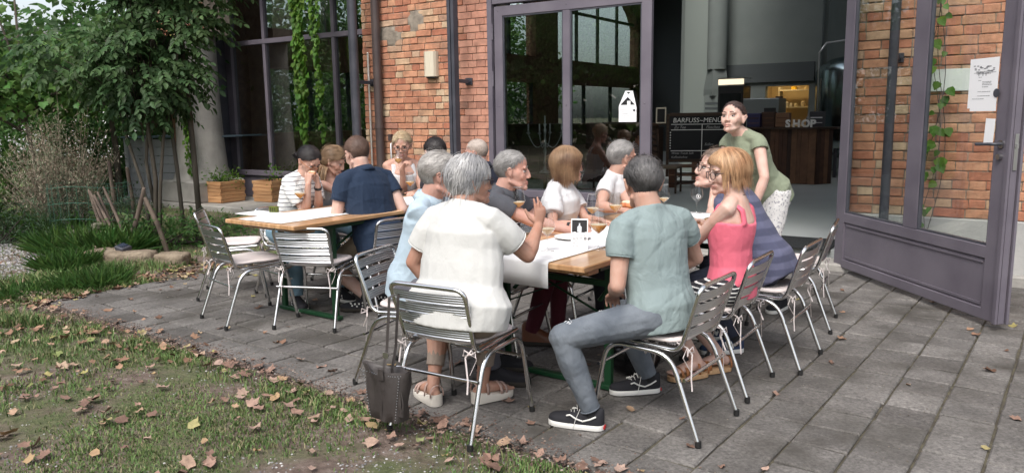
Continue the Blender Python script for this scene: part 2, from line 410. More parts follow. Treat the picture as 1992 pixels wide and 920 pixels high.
# left pier
pier = thing('brick_wall', 'weathered red and tan brick wall between the tall window and the glass doors', 'wall', FAC)
MB().box((5.07, -.21, 3.5), (2.06, .39, 7), bev=0).build('mortar_core', M_mortar, pier)
holes = [(5.17, 2.72, .13, .13), (5.60, 2.56, .2, .10)]
brick_wall(pier, 4.04, 6.11, .02, 3.15, (M_brick, M_brickn), holes, split=4.42)
for hx_, hz_, rx_, rz_ in holes:
    b = MB(); b.ell((hx_, -.02, hz_), (rx_ * 1.35, .022, rz_ * 1.3), nu=28, nv=16)
    b.v = [(x + .02 * noise.noise(Vector((x * 20, z * 20, 1))), y + .012 * noise.noise(Vector((x * 30, y * 9, z * 30))), z + .02 * noise.noise(Vector((x * 20, z * 20, 9)))) for x, y, z in b.v]
    b.build('mortar_patch', M_mortar, pier, smooth=True)
# right wall behind the open leaf
rwall = thing('brick_wall', 'brick wall over a grey plastered base, seen through the open door leaf', 'wall', FAC)
MB().box((-3.1, -.21, 3.5), (6.0, .39, 7)).build('mortar_core', M_mortar, rwall)
brick_wall(rwall, -2.3, -.1, .56, 3.0, (M_brick, M_brickn), ())
MB().box((-3.1, .008, .31), (6.0, .05, .48), bev=.008).build('plaster_base', M_plaster, rwall)
MB().box((-3.1, .04, .035), (6.0, .12, .11), bev=.015).build('footing', M_conc, rwall)
# concrete ledge in front of the bay and the doors
b = MB(); b.box((8.9, -.53, .03), (5.6, 1.3, .2), bev=.015); b.box((14.5, -.9, .02), (5.6, 2.4, .18), bev=.02)
tag(b.build('concrete_ledge', M_conc, M=FAC), kind='structure')
tag(MB().box((2.0, -.02, .0), (4.3, .34, .14), bev=.012).build('door_threshold', M_conc, M=FAC), kind='structure')

# ------------------------------------------------------------------ posts, pipes, lamp on the wall
def post(s, o, label, zb, r=.045, double=True, w_=.1):
    t = thing('steel_post', label, 'post', FAC @ Matrix.Translation((s, o, 0)))
    if double:
        b = MB(); b.box((-.028, 0, 3.3), (.042, .09, 6.7), bev=.004); b.box((.028, 0, 3.3), (.042, .09, 6.7), bev=.004); b.box((0, 0, 3.3), (.016, .04, 6.7)); b.build('post_shaft', M_gsteel, t)
    else: MB().tube([(0, 0, 0), (0, 0, 6.7)], r, 16).build('post_shaft', M_gsteel, t, smooth=True, ang=40)
    b = MB(); b.box((0, -o / 2 - .0, zb), (.035, o - .06, .045), bev=.004); b.build('bracket_arm', M_gsteel, t)
    b = MB(); b.box((0, -o + .012, zb), (.10, .014, .085), bev=.003); b.tube([(.03, -o + .01, zb), (.03, -o + .035, zb)], .01, 8); b.tube([(-.03, -o + .01, zb), (-.03, -o + .035, zb)], .01, 8); b.build('bracket_plate', M_gsteel, t)
post(4.33, .32, 'dark double steel post on a bracket beside the beige wall lamp', 1.93)
post(5.93, .36, 'dark round steel post beside the brown drainpipe at the tall window', 1.97, double=False, r=.06)
post(-.45, .3, 'dark round steel pole behind the glass of the open door leaf', 1.97, double=False, r=.04)
t = thing('drainpipe', 'brown rain pipe running up the brick wall beside the tall window', 'drainpipe', FAC @ Matrix.Translation((5.78, .085, 0)))
MB().tube([(0, 0, 0), (0, 0, 6.8)], .056, 18).build('pipe', M_pipe, t, smooth=True, ang=40)
for z in (1.38, 3.3): MB().tube([(0, 0, z - .02), (0, 0, z + .02)], .064, 18).build('pipe_clamp', M_pipe, t); 
tag(MB().tube([(5.99, .03, 0.1), (5.99, .03, 2.36)], .013, 8, round_=True).build('conduit', mat('white_conduit', (.62, .60, .55), .5), smooth=True, M=FAC), 'thin white cable conduit beside the brown rain pipe', 'conduit')
t = thing('tap_pipe', 'short grey pipe and valve on the wall right of the brown drainpipe', 'pipe', FAC @ Matrix.Translation((5.62, .05, 0)))
MB().tube([(0, 0, .2), (0, 0, 1.15), (0, -.05, 1.2)], .012, 8).build('pipe', M_steel, t, smooth=True)
MB().box((0, .0, 1.24), (.05, .05, .09), bev=.008).build('valve', M_pipe, t)
t = thing('wall_lamp', 'beige half round wall lamp on the weathered bricks', 'lamp', FAC @ Matrix.Translation((4.9, 0, 2.165)))
b = MB(); pr = [(-.09, 0), (-.09, .05), (-.075, .085), (-.04, .105), (.04, .105), (.075, .085), (.09, .05), (.09, 0)]
b.prism(pr[::-1], -.155, .155); b.build('lamp_shade', mat('beige_lamp', (.62, .56, .44), .5), t)
MB().box((0, .03, -.165), (.14, .05, .02)).build('lamp_socket', M_gsteel, t)

# ------------------------------------------------------------------ glass doors
def leaf(root, x0, x1, z0, z1, zr, xm=None, deep=.05, stile=.1, ms=.09, top=True):
    """frame of stiles and rails with two panes over a sheet-metal panel; local x along the leaf, y its face"""
    m = M_frame
    if xm is None: xm = (x0 + x1) / 2
    def bx(a, b_, c, d, n, dd=deep):
        MB().box(((a + b_) / 2, 0, (c + d) / 2), (b_ - a, dd, d - c), bev=.005).build(n, m, root)
    bx(x0, x0 + stile, z0, z1, 'stile'); bx(x1 - stile, x1, z0, z1, 'stile'); bx(xm - ms / 2, xm + ms / 2, zr, z1 - stile, 'stile', deep - .004)
    bx(x0 + stile, x1 - stile, z0, z0 + .08, 'bottom_rail', deep - .002); bx(x0 + stile, x1 - stile, z1 - stile, z1, 'top_rail', deep - .002)
    bx(x0 + stile, x1 - stile, zr - .09, zr, 'middle_rail', deep - .002)
    MB().box(((x0 + x1) / 2, 0, (z0 + .08 + zr - .09) / 2), (x1 - x0 - 2 * stile, .016, zr - .17 - z0)).build('kick_panel', m, root)
    b = MB()      # raised beads on the panel
    for yy in (-.012, .012):
        b.box(((x0 + x1) / 2, yy, z0 + .105), (x1 - x0 - 2 * stile - .06, .012, .018)); b.box(((x0 + x1) / 2, yy, zr - .115), (x1 - x0 - 2 * stile - .06, .012, .018))
    b.build('panel_bead', m, root)
    for a, b_ in ((x0 + stile, xm - ms / 2), (xm + ms / 2, x1 - stile)):
        f = MB().box(((a + b_) / 2, 0, (zr + z1 - stile) / 2), (b_ - a + .01, .006, z1 - stile - zr + .01)).build('glass_pane', M_glass2 if root.get('open') else M_glass, root)
        g = MB()
        for sx in (a + .008, b_ - .008): g.box((sx, 0, (zr + z1 - stile) / 2), (.016, .03, z1 - stile - zr))
        for sz in (zr + .008, z1 - stile - .008): g.box(((a + b_) / 2, 0, sz), (b_ - a - .034, .03, .016))
        g.build('glazing_bead', M_gsteel, root)
D1 = thing('glass_door', 'closed door leaf with two tall panes, poster on the glass', 'door', FAC @ Matrix.Translation((0, -.03, 0)))
leaf(D1, 1.93, 3.95, .08, 2.79, .62, xm=2.965, stile=.115)
for z in (1.95, 2.5): MB().tube([(3.975, .035, z - .09), (3.975, .035, z + .09)], .011, 8).build('hinge', M_frame, D1)
for s in (2.0, 2.965, 3.9):
    for z in (1.62, 2.74): MB().ell((s, .026, z), (.008, .005, .008), nu=8, nv=6).build('rivet', M_frame, D1)
OD = Matrix.Translation((HX, HY, 0)) @ Matrix.Rotation(math.atan2(-.995, .099), 4, 'Z')
D2 = thing('glass_door', 'purple grey door leaf standing wide open in front of the brick wall', 'door', OD); D2['open'] = 1
leaf(D2, .04, 2.2, .045, 2.79, .565, xm=1.175, stile=.14, ms=.17)
del D2['open']
b = MB()
for k, (yy, ww) in enumerate(((.0, .075), (-.045, .03), (.045, .03))): b.box((2.2 + .012 + .006 * k, yy * .9, 1.42), (.03, ww * .6, 2.75), bev=.004)
b.build('edge_profile', M_frame, D2)
# handle and lock on the side seen
t = link('door_handle', MB().tube([(2.13, -.03, 1.27), (2.13, -.085, 1.27), (2.10, -.09, 1.27), (1.97, -.09, 1.265)], .011, 10, round_=True).mesh('door_handle', M_gsteel, True), D2)
b = MB(); b.tube([(2.13, -.025, 1.27), (2.13, -.036, 1.27)], .027, 16); b.tube([(2.13, -.025, 1.185), (2.13, -.05, 1.185)], .02, 16); b.build('rosette', M_steel, D2, smooth=True, ang=40)
MB().box((2.232, .0, 1.22), (.004, .026, .24)).build('lock_plate', M_steel, D2); MB().box((2.236, 0, 1.26), (.014, .02, .03)).build('latch', M_steel, D2)

def paper(root, x, y, z0, wd, ht, M, draw=None, nm='notice'):
    p = MB().box((0, 0, ht / 2), (wd, .0015, ht)).build(nm, M_white, root, M=M)
    return p
def print_lines(p, wd, ht, y, rows, m=None, seed=1):
    rr = random.Random(seed); b = MB()
    for z, x0, x1 in rows:
        x = x0
        while x < x1:
            l = rr.uniform(.008, .022); b.box((x + l / 2, y, z), (l, .0008, .0035)); x += l + .004
    return b.build('print', m or M_printg, p)
# posters (top-level sheets stuck to the glass)
Mp = OD @ Matrix.Translation((1.94, -.042, 1.49))
t = thing('sign_plate', 'blank white enamel plate on the bricks behind the open door leaf', 'sign', FAC @ Matrix.Translation((-.93, .012, 1.76)))
MB().box((0, 0, 0), (.40, .008, .19), bev=.002).build('plate', mat('plate_enamel', (.60, .64, .60), .4), t)
pr = thing('notice', 'white printed notice with a landscape sketch taped to the open door', 'notice', Mp)
MB().box((0, 0, .18), (.255, .0015, .36)).build('sheet', M_white, pr); MB().box((-.03, .002, .19), (.255, .0015, .34)).build('sheet', M_white, pr)
print_lines(pr, 0, 0, -.0015, [(.27, -.09, .08), (.262, -.11, .10), (.255, -.08, .06), (.232, -.06, -.03), (.21, -.06, -.03), (.20, -.02, .06), (.19, -.02, .05), (.18, -.02, .07), (.165, -.02, .04), (.135, -.06, -.03), (.133, -.02, .05), (.105, -.06, .06), (.085, -.11, -.01)])
b = MB(); 
for k in range(26): b.box((-.11 + .2 * rng.random(), -.0015, .275 + .02 * rng.random() + .02 * math.sin(k)), (.02, .0008, .006))
for x in (-.06, -.02, .01): b.box((x, -.0015, .25), (.006, .0008, .02))
b.build('sketch', M_printg, pr)
b = MB(); b.tube([(.125, -.002, .12), (.125, -.0035, .12)], .03, 20); b.build('round_emblem', M_gsteel, pr)
p2 = thing('notice', 'narrow blank white slip under the printed notice beside the door handle', 'notice', OD @ Matrix.Translation((2.02, -.042, 1.27)) @ spin(0, 3, 0))
MB().box((0, 0, .085), (.09, .0015, .17)).build('sheet', M_white, p2)
# house shaped poster on the closed leaf, facing out
Mq = FAC @ Matrix.Translation((2.19, .012, 1.42)) @ Matrix.Rotation(math.pi, 4, 'Z')
po = thing('poster', 'white house shaped poster with a bottle photo on the closed glass door', 'poster', Mq)
b = MB(); b.prism([(-.105, -.0), (.105, -.0), (.105, .155), (.06, .335), (-.03, .335), (-.105, .175)], 0, .0015, Matrix.Rotation(math.pi / 2, 4, 'X')); b.build('sheet', M_white, po)
b = MB(); Mx = Matrix.Translation((0, -.002, 0)) @ Matrix.Rotation(math.pi / 2, 4, 'X')
b.prism([(-.085, .185), (.085, .185), (.0, .27)], 0, .0008, Mx); b.prism([(-.015, .322), (.035, .322), (.01, .30)], 0, .0008, Mx); b.build('dark_picture', M_black, po)
MB().box((.015, -.0035, .205), (.04, .0008, .045)).build('bottle_picture', M_white, po)
print_lines(po, 0, 0, -.002, [(.135, -.09, .06), (.115, -.09, .03), (.095, -.09, .0), (.085, -.06, .04), (.065, -.09, .02), (.05, -.09, .05), (.03, -.06, .07)])
MB().tube([(.078, -.001, .125), (.078, -.003, .125)], .014, 14).build('round_emblem', M_gsteel, po)
# fixed frame of the doorway with the lights above it
fr = thing('door_frame', 'purple grey steel frame with glass lights over the double doors', 'door frame', FAC)
for a, b_ in ((3.975, 4.04), (-.1, -.02)): MB().box(((a + b_) / 2, -.04, 2.2), (b_ - a, .12, 4.3), bev=.006).build('jamb', M_frame, fr)
MB().box((1.98, -.04, 2.85), (3.98, .10, .07), bev=.006).build('transom', M_frame, fr)
MB().box((1.98, -.04, 4.4), (3.98, .10, .09), bev=.006).build('head', M_frame, fr)
for s in (.98, 1.93, 2.965): MB().box((s, -.04, 3.62), (.07, .09, 1.47), bev=.006).build('mullion', M_frame, fr)
for a, b_ in ((-.02, .945), (1.015, 1.895), (1.965, 2.93), (3.0, 3.975)): MB().box(((a + b_) / 2, -.04, 3.62), (b_ - a, .006, 1.47)).build('glass_pane', M_glass, fr)
upw = thing('brick_wall', 'upper brick wall above the glass doors and the tall window', 'wall', FAC)
MB().box((1.97, -.2, 5.75), (4.1, .38, 2.5)).build('wall_core', M_brickn, upw)
MB().box((8.4, -.2, 5.75), (4.5, .38, 2.5)).build('wall_core', M_brickn, upw)

# ------------------------------------------------------------------ bay window on the left
bay = thing('tall_window', 'tall dark window with purple frame behind hanging green vines', 'window', FAC @ Matrix.Translation((0, -1.2, 0)))
def bb(a, b_, c, d, n, y=0, dd=.09, m=M_frame): MB().box(((a + b_) / 2, y, (c + d) / 2), (b_ - a, dd, d - c), bev=.005).build(n, m, bay)
bb(10.40, 10.56, .13, 4.6, 'jamb', dd=.12); bb(6.1, 6.2, .13, 4.6, 'jamb', dd=.12)
for s in (9.53, 7.86, 7.05): bb(s - .035, s + .035, .61, 2.78, 'mullion', dd=.085); bb(s - .035, s + .035, 2.86, 4.55, 'mullion', dd=.085)
bb(6.2, 10.40, .52, .61, 'sill', dd=.14); bb(6.2, 10.40, 2.78, 2.86, 'transom', dd=.10); bb(6.2, 10.4, 4.55, 4.62, 'head', dd=.10)
bb(6.2, 10.40, .13, .52, 'apron_panel', dd=.03)
ed = [6.2, 7.015, 7.085, 7.825, 7.895, 9.495, 9.565, 10.40]
for k in range(0, 8, 2):
    for z0, z1 in ((.61, 2.78), (2.86, 4.55)): MB().box(((ed[k] + ed[k + 1]) / 2, 0, (z0 + z1) / 2), (ed[k + 1] - ed[k], .006, z1 - z0)).build('glass_pane', M_glass, bay)
MB().box((10.60, .42, 2.35), (.05, .80, 4.5), bev=.004).build('reveal_panel', M_gsteel, bay)
MB().box((6.08, .42, 2.35), (.05, .80, 4.5), bev=.004).build('reveal_panel', M_gsteel, bay)
MB().box((8.35, .6, 4.66), (4.6, 1.3, .08)).build('soffit', M_frame, bay)
# round concrete column and its base, bricks above
colm = thing('concrete_column', 'round rough concrete column on a square base left of the tall window', 'column', FAC @ Matrix.Translation((10.42, -.42, 0)))
b = MB(); b.lathe([(.50, .48), (.47, .55), (.42, .7), (.385, 1.2), (.36, 2.0), (.36, 2.88)], n=28); b.build('shaft', M_conc, colm, smooth=True, ang=50)
MB().box((.02, .0, .31), (1.0, .95, .38), bev=.03).build('base_block', M_conc, colm)
cb = thing('brick_wall', 'dark red brick wall above the round concrete column', 'wall', FAC)
MB().box((10.45, -.45, 4.0), (1.2, .6, 2.2)).build('mortar_core', M_mortar, cb)
brick_wall(cb, 9.85, 11.05, 2.9, 4.0, (M_brick, M_brick), (), o=-.14)

# wooden planters with boards
M_soil = mat('potting_soil', (.02, .014, .01), 1, bump=.8, bs=60)
def planter(s, o, w_, d_, lab):
    t = thing('planter', lab, 'planter', FAC @ Matrix.Translation((s, o, .13)) @ spin(0, 0, 1.5))
    n = 6; h = .055
    for k in range(n):
        z = .035 + k * (h + .004)
        e = .012 * ((k % 2) * 2 - 1) * .5; g = .0
        MB().box((0, d_ / 2 - .012 + e * .2, z), (w_ + (.02 if k % 2 else -.02), .024, h), bev=.004).build('board', M_wood, t)
        MB().box((0, -d_ / 2 + .012, z), (w_ + (.02 if k % 2 else -.02), .024, h), bev=.004).build('board', M_wood, t)
        for sx in (-1, 1): MB().box((sx * (w_ / 2 - .012), 0, z), (.024, d_ - (.03 if k % 2 else .052), h), bev=.004).build('board', M_wood, t)
    MB().box((0, 0, .29), (w_ - .05, d_ - .05, .03)).build('soil', M_soil, t)
    return t
planter(9.86, -.40, .50, .50, 'square larch planter at the foot of the concrete column')
planter(9.15, -.86, .46, .46, 'square larch planter under the tall window behind the striped shirt')
# ------------------------------------------------------------------ the hall behind the doors
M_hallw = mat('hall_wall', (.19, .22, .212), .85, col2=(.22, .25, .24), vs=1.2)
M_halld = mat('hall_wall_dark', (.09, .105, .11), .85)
M_hallc = mat('hall_ceiling', (.3, .3, .3), .9)
M_floor = mat('hall_floor', (.40, .43, .43), .35, col2=(.44, .47, .47), vs=1.5, bump=.02, bs=8)
M_brickin = mat('inner_brick', (.20, .10, .07), .9, col2=(.30, .17, .11), vs=9, bump=.4)
def st(mb, n, m): return tag(mb.build(n, m, M=FAC), kind='structure')
st(MB().box((1.3, -10.3, .05), (18.9, 19.7, .1)), 'hall_floor', M_floor)
b = MB()
for s0_, s1_ in ((-8.5, -3.2), (-1.5, 3.5), (5.3, 11.1)): b.box(((s0_ + s1_) / 2, -10.4, 7.06), (s1_ - s0_, 20.8, .1))
for o0_, o1_ in ((0, -2.0), (-15, -20.8)): b.box((-2.35, (o0_ + o1_) / 2, 7.06), (1.7, o0_ - o1_, .1)); b.box((4.4, (o0_ + o1_) / 2, 7.06), (1.8, o0_ - o1_, .1))
st(b, 'hall_roof', M_hallc)   # two unseen gaps between the roof slabs, added to brighten the hall
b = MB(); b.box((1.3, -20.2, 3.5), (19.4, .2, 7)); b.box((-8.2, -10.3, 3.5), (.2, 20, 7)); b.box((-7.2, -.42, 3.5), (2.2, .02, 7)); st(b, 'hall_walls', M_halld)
# end wall with arched windows over a row of low windows
b = MB(); X = 10.85
edges = [(-.3, -2.2), (-5.6, -7.2), (-12.0, -13.3), (-19.3, -20.1)]
for a, c in edges: b.box((X, (a + c) / 2, 3.5), (.35, a - c, 7))
for a, c in ((-2.2, -5.6), (-7.2, -12.0), (-13.3, -19.3)):
    b.box((X, (a + c) / 2, .62), (.34, a - c, 1.24)); b.box((X, (a + c) / 2, 2.85), (.34, a - c, .75)); b.box((X, (a + c) / 2, 6.55), (.34, a - c, .9))
    w_ = a - c
    T = Matrix(((0, 0, 1, X - .17), (1, 0, 0, 0), (0, 1, 0, 0), (0, 0, 0, 1)))
    for sgn, e in ((1, c), (-1, a)):
        pts = [(e, 6.1), (e, 4.6), (e + sgn * w_ * .06, 5.1), (e + sgn * w_ * .16, 5.55), (e + sgn * w_ * .3, 5.85), (e + sgn * w_ * .45, 6.1)]
        if sgn < 0: pts = pts[::-1]
        b.prism(pts, 0, .34, T)
st(b, 'hall_end_wall', M_brickin)
for a, c in ((-2.2, -5.6), (-7.2, -12.0), (-13.3, -19.3)):
    t = thing('arched_window', 'arched steel window high in the far end wall, %s' % {-2.2: 'nearest the garden', -7.2: 'middle one', -13.3: 'largest, seen through the door poster pane'}[a], 'window', FAC)
    w_ = a - c
    for k in range(1, 4): MB().box((X, c + w_ * k / 4, 4.65), (.08, .10, 2.9)).build('glazing_bar', M_gsteel, t)
    MB().box((X, (a + c) / 2, 4.75), (.08, w_, .09)).build('glazing_bar', M_gsteel, t)
    MB().box((X, (a + c) / 2, 4.66), (.01, w_, 2.86)).build('glass_pane', M_glass2, t)
    t = thing('low_window', 'low wide window under the arched one, %s' % {-2.2: 'nearest the garden', -7.2: 'middle one', -13.3: 'farthest in'}[a], 'window', FAC)
    for k in range(0, 4): MB().box((X, c + w_ * k / 3, 1.85), (.1, .09, 1.24)).build('glazing_bar', M_gsteel, t)
    MB().box((X, (a + c) / 2, 1.85), (.01, w_, 1.2)).build('glass_pane', M_glass2, t)
# partition with the lit hatch
b = MB()
b.box((4.6, -10.6, 3.5), (2.06, .2, 7)); b.box((3.09, -10.6, 4.55), (.96, .2, 4.9)); b.box((3.09, -10.6, .55), (.96, .2, 1.1)); b.box((2.5, -10.6, 3.5), (.22, .2, 7)); b.box((2.4, -12.0, 3.5), (.2, 2.6, 7)); b.box((5.5, -12, 3.5), (.2, 2.6, 7))
b.box((-2.8, -13.4, 3.5), (10.5, .2, 7)); st(b, 'hall_partition', M_hallw)
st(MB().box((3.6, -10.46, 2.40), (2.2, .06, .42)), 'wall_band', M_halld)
tag(MB().box((5.05, -10.4, 3.5), (.8, .3, 6.9), bev=.01).build('hall_pillar', mat('pale_pillar', (.27, .31, .29), .8), M=FAC), 'pale green grey square pillar behind the menu board', 'pillar')
t = thing('air_duct', 'round grey air duct ending in a perforated box beside the glass door fridge', 'duct', FAC @ Matrix.Translation((4.55, -9.95, 0)))
b = MB(); b.tube([(0, 0, 2.5), (0, 0, 6.9)], .22, 20); b.build('pipe', M_hallw, t, smooth=True, ang=40)
MB().lathe([(.30, 1.9), (.30, 2.05), (.22, 2.5)], n=4).build('cone', M_hallw, t)
MB().box((0, 0, 1.3), (.42, .42, 1.25)).build('perforated_box', M_hallw, t)
for i in range(9): MB().box((0, .215, .85 + .11 * i), (.36, .006, .05)).build('grille_slot', M_halld, t)
# lit hatch: shelf and jars, the lamp under its ceiling
M_cream = mat('cream_wall', (.62, .52, .34), .8); M_shelf = mat('shelf_white', (.65, .60, .48), .6)
b = MB(); b.box((3.09, -12.0, 1.6), (1.6, .05, 1.7)); b.box((2.52, -11.3, 1.6), (.04, 1.4, 1.7)); b.box((3.85, -11.3, 1.6), (.04, 1.4, 1.7)); b.box((3.2, -11.3, 2.45), (1.4, 1.4, .04)); b.box((3.2, -11.3, .9), (1.4, 1.4, .04)); st(b, 'kitchen_room', M_cream)
t = thing('kitchen_shelf', 'cream shelf unit in the warmly lit kitchen hatch', 'shelf', FAC @ Matrix.Translation((3.05, -11.5, .92)))
for z in (.28, .7, 1.1): MB().box((0, 0, z), (.86, .32, .03)).build('shelf_board', M_shelf, t)
for x in (-.43, .43): MB().box((x, 0, .6), (.03, .32, 1.15)).build('upright', M_shelf, t)
jars = [(-.30, .70, .05, .12, (.5, .5, .48)), (-.12, .70, .05, .13, (.55, .5, .4)), (.05, .70, .04, .08, (.7, .65, .5)), (.16, .70, .03, .09, (.6, .6, .6)), (.27, .70, .05, .13, (.62, .6, .55)), (.1, 1.10, .07, .07, (.75, .5, .05)), (-.2, 1.1, .08, .05, (.6, .5, .3)), (.3, .28, .06, .12, (.1, .1, .2)), (0, .28, .07, .1, (.2, .15, .12))]
for i, (x, z, r, h, c) in enumerate(jars):
    j = tag(MB().lathe([(r, 0), (r, h * .8), (r * .6, h * .9), (r * .65, h)], n=10).build('jar', mat('jar_%d' % i, c, .4), smooth=True, ang=40, M=FAC @ Matrix.Translation((3.05 + x, -11.42, .92 + z + .016))), 'small %s on the lit kitchen shelf' % ['grey jar', 'pale jar', 'cream tub', 'slim grey tin', 'tall pale jar', 'yellow bowl on the top board', 'brown basket on the top board', 'blue tin on the lowest board', 'brown tub on the lowest board'][i], 'jar', 'jars on the kitchen shelf')
t = thing('kitchen_lamp', 'warm ceiling lamp inside the kitchen hatch', 'lamp', FAC @ Matrix.Translation((3.3, -11.1, 2.38)))
MB().box((0, 0, 0), (.5, .12, .03)).build('lamp_tube', mat('lamp_glow', (1, .8, .5), emis=(1, .74, .38), est=9), t)
# glass door fridge with lit header
t = thing('drinks_fridge', 'black glass door fridge with a lit pale header', 'fridge', FAC @ Matrix.Translation((3.98, -9.5, .1)))
MB().box((0, 0, 1.0), (.56, .55, 2.0), bev=.01).build('cabinet', mat('fridge_black', (.012, .013, .014), .35), t)
MB().box((0, .285, .98), (.46, .01, 1.7)).build('glass_door', mat('fridge_glass', (.01, .012, .012), .06), t)
for z in (.5, .9, 1.3): MB().box((0, .292, z), (.44, .004, .012)).build('shelf_edge', M_steel, t)
MB().box((0, .26, 2.08), (.56, .03, .12)).build('lit_header', mat('header_glow', (.8, .7, .5), emis=(1, .85, .62), est=.5), t)
MB().box((0, 0, 2.16), (.58, .55, .02)).build('top_cover', M_steel, t)
tag(MB().box((3.25, -9.3, .95), (.75, .6, 1.7), bev=.01).build('steel_cabinet', mat('brushed_steel', (.30, .33, .34), .35, .8), M=FAC), 'brushed steel cabinet behind the standing woman in the hall', 'cabinet')
tag(MB().box((3.05, -8.98, 1.48), (.24, .02, .24), bev=.004).build('wall_screen', M_black, M=FAC), 'small black screen on the steel cabinet', 'screen')
tag(MB().box((3.15, -10.1, 1.75), (.16, .04, .22), bev=.004).build('picture_frame', M_darkwood, M=FAC), 'small dark picture hanging left of the lit kitchen hatch', 'picture')
# shop counter: upright reclaimed planks
M_plank = ramp_mat('reclaimed_plank', [(0, (.035, .016, .010)), (.3, (.07, .03, .017)), (.55, (.12, .055, .03)), (.8, (.17, .085, .045)), (1, (.05, .022, .013))], 6, .7, bump=.4, bs=30)
t = thing('shop_counter', 'shop counter clad in upright dark reclaimed planks', 'counter', FAC @ Matrix.Translation((0, 0, .1)))
x = 1.86
while x < 4.3:
    wd = rng.choice((.075, .09, .11, .14)); MB().box((x + wd / 2, -7.9 + rng.uniform(-.008, .004), .54), (wd - .004, .03, 1.06), bev=.003).build('plank', M_plank, t); x += wd
a = Matrix.Translation((1.86, -7.9, 0)) @ spin(0, 0, 55)
for k in range(4): MB().box((-.05 - .1 * k, 0, .54), (.096, .03, 1.06), bev=.003).build('plank', M_plank, t, M=a)
b = MB(); b.prism([(1.55, -8.6), (4.35, -8.6), (4.35, -7.84), (1.84, -7.84), (1.55, -8.25)], 1.07, 1.11); b.build('counter_top', M_darkwood, t)
MB().box((3.1, -8.3, .53), (2.4, .5, 1.06)).build('counter_body', M_darkwood, t)
LM = FAC @ Matrix.Translation((2.74, -7.95, 1.215)) @ Matrix.Rotation(math.pi, 4, 'Z') @ Matrix.Rotation(math.pi / 2, 4, 'X')
sh = thing('shop_letters', 'white standing letters reading SHOP on the plank counter', 'letters', FAC @ Matrix.Translation((2.46, -7.93, 1.215)))
xx = 0
for ch, adv in (('S', .135), ('H', .165), ('O', .165), ('P', .15)):
    text(ch, .20, .015, mat('letter_white', (.85, .85, .84), .5), sh, Matrix.Translation((-xx, 0, 0.0)) @ Matrix.Rotation(math.pi, 4, 'Z') @ Matrix.Rotation(math.pi / 2, 4, 'X'), name='letter', bold=.009); xx += adv
# things on the counter
def bottle_prof(h, r): return [(r, 0), (r, h * .58), (r * .35, h * .75), (r * .3, h), (r * .33, h)]
for i, (s, o, kind, c, lab) in enumerate([(2.05, -8.0, 'b', (.25, .25, .25), 'slim silver bottle at the corner of the shop counter'), (1.95, -8.35, 'x', (.05, .05, .06), 'black box with white stripes behind the letters'), (2.62, -8.4, 'x', (.22, .12, .07), 'brown carton behind the SHOP letters'), (2.9, -8.38, 'x', (.06, .03, .02), 'dark brown crate of bottles beside the letters'), (3.15, -8.25, 'x', (.03, .03, .09), 'dark blue crate at the rear of the counter'), (3.3, -8.0, 'b', (.02, .02, .02), 'black bottle near the steel cabinet')]):
    Mt = FAC @ Matrix.Translation((s, o, 1.212))
    if kind == 'b': tag(MB().lathe(bottle_prof(.3, .04), n=12).build('bottle', mat('bottle_%d' % i, c, .2), smooth=True, ang=40, M=Mt), lab, 'bottle')
    else:
        r_ = thing('box', lab, 'box', Mt); MB().box((0, 0, .14), (.26, .2, .28 + .04 * (i % 2)), bev=.008).build('carton', mat('carton_%d' % i, c, .6), r_)
        MB().box((0, .102, .18), (.22, .004, .02)).build('stripe', M_white if i == 1 else M_plank, r_); MB().box((0, .102, .08), (.22, .004, .012)).build('stripe', M_white if i == 1 else M_plank, r_)
# menu board on pallets
M_chalk = mat('chalk', (.85, .85, .83), .9); M_chalkd = mat('faint_chalk', (.42, .42, .42), .9)
t = thing('menu_board', 'chalk menu board in dark wood frame, behind the standing woman', 'menu board', TR(3.72, 14.9, .1, 190) @ spin(-4))
MB().box((0, 0, .95), (1.34, .03, .84)).build('slate', mat('slate', (.012, .013, .015), .7), t)
for x in (-.69, .69): MB().box((x, 0, .8), (.055, .05, 1.2)).build('frame_post', M_darkwood, t)
for z in (1.39, .51): MB().box((0, 0, z), (1.32, .05, .06)).build('frame_rail', M_darkwood, t)
TXM = lambda x, z: Matrix.Translation((x, .0175, z)) @ Matrix.Rotation(math.pi, 4, 'Z') @ Matrix.Rotation(math.pi / 2, 4, 'X')
text('BARFUSS~MENÜ', .125, .0008, M_chalk, t, TXM(.60, 1.24), shear=.12)
text('Zu Tee', .075, .0006, M_chalkd, t, TXM(.58, 1.125), shear=.3); text('Flaschen', .075, .0006, M_chalkd, t, TXM(-.02, 1.125), shear=.3)
text('Süßes', .07, .0006, M_chalkd, t, TXM(0.0, .80), shear=.3)
text('Weiss Traub Saft', .06, .0006, M_chalkd, t, TXM(.62, .635), shear=.3); text('Kaffeebohne', .06, .0006, M_chalkd, t, TXM(.62, .56), shear=.3)
b = MB(); b.box((0, .0172, 1.205), (1.26, .001, .010)); b.box((0, .0172, 1.10), (1.26, .001, .012)); b.box((.05, .0172, .9), (.012, .001, .6)); b.box((.0, .0172, .70), (1.26, .001, .012)); b.build('chalk_line', M_chalk, t)
b = MB()
for k in range(7): b.box((.64, .0172, 1.05 - k * .05), (.02, .001, .02))
b.build('chalk_marks', M_chalk, t)
for k in range(3): 
    MB().box((0, .12, .10 + k * .16), (1.3, .30, .03), bev=.003).build('pallet_board', M_plank, t)
for x in (-.6, 0, .6): MB().box((x, .10, .22), (.12, .26, .42), bev=.003).build('pallet_block', M_plank, t)
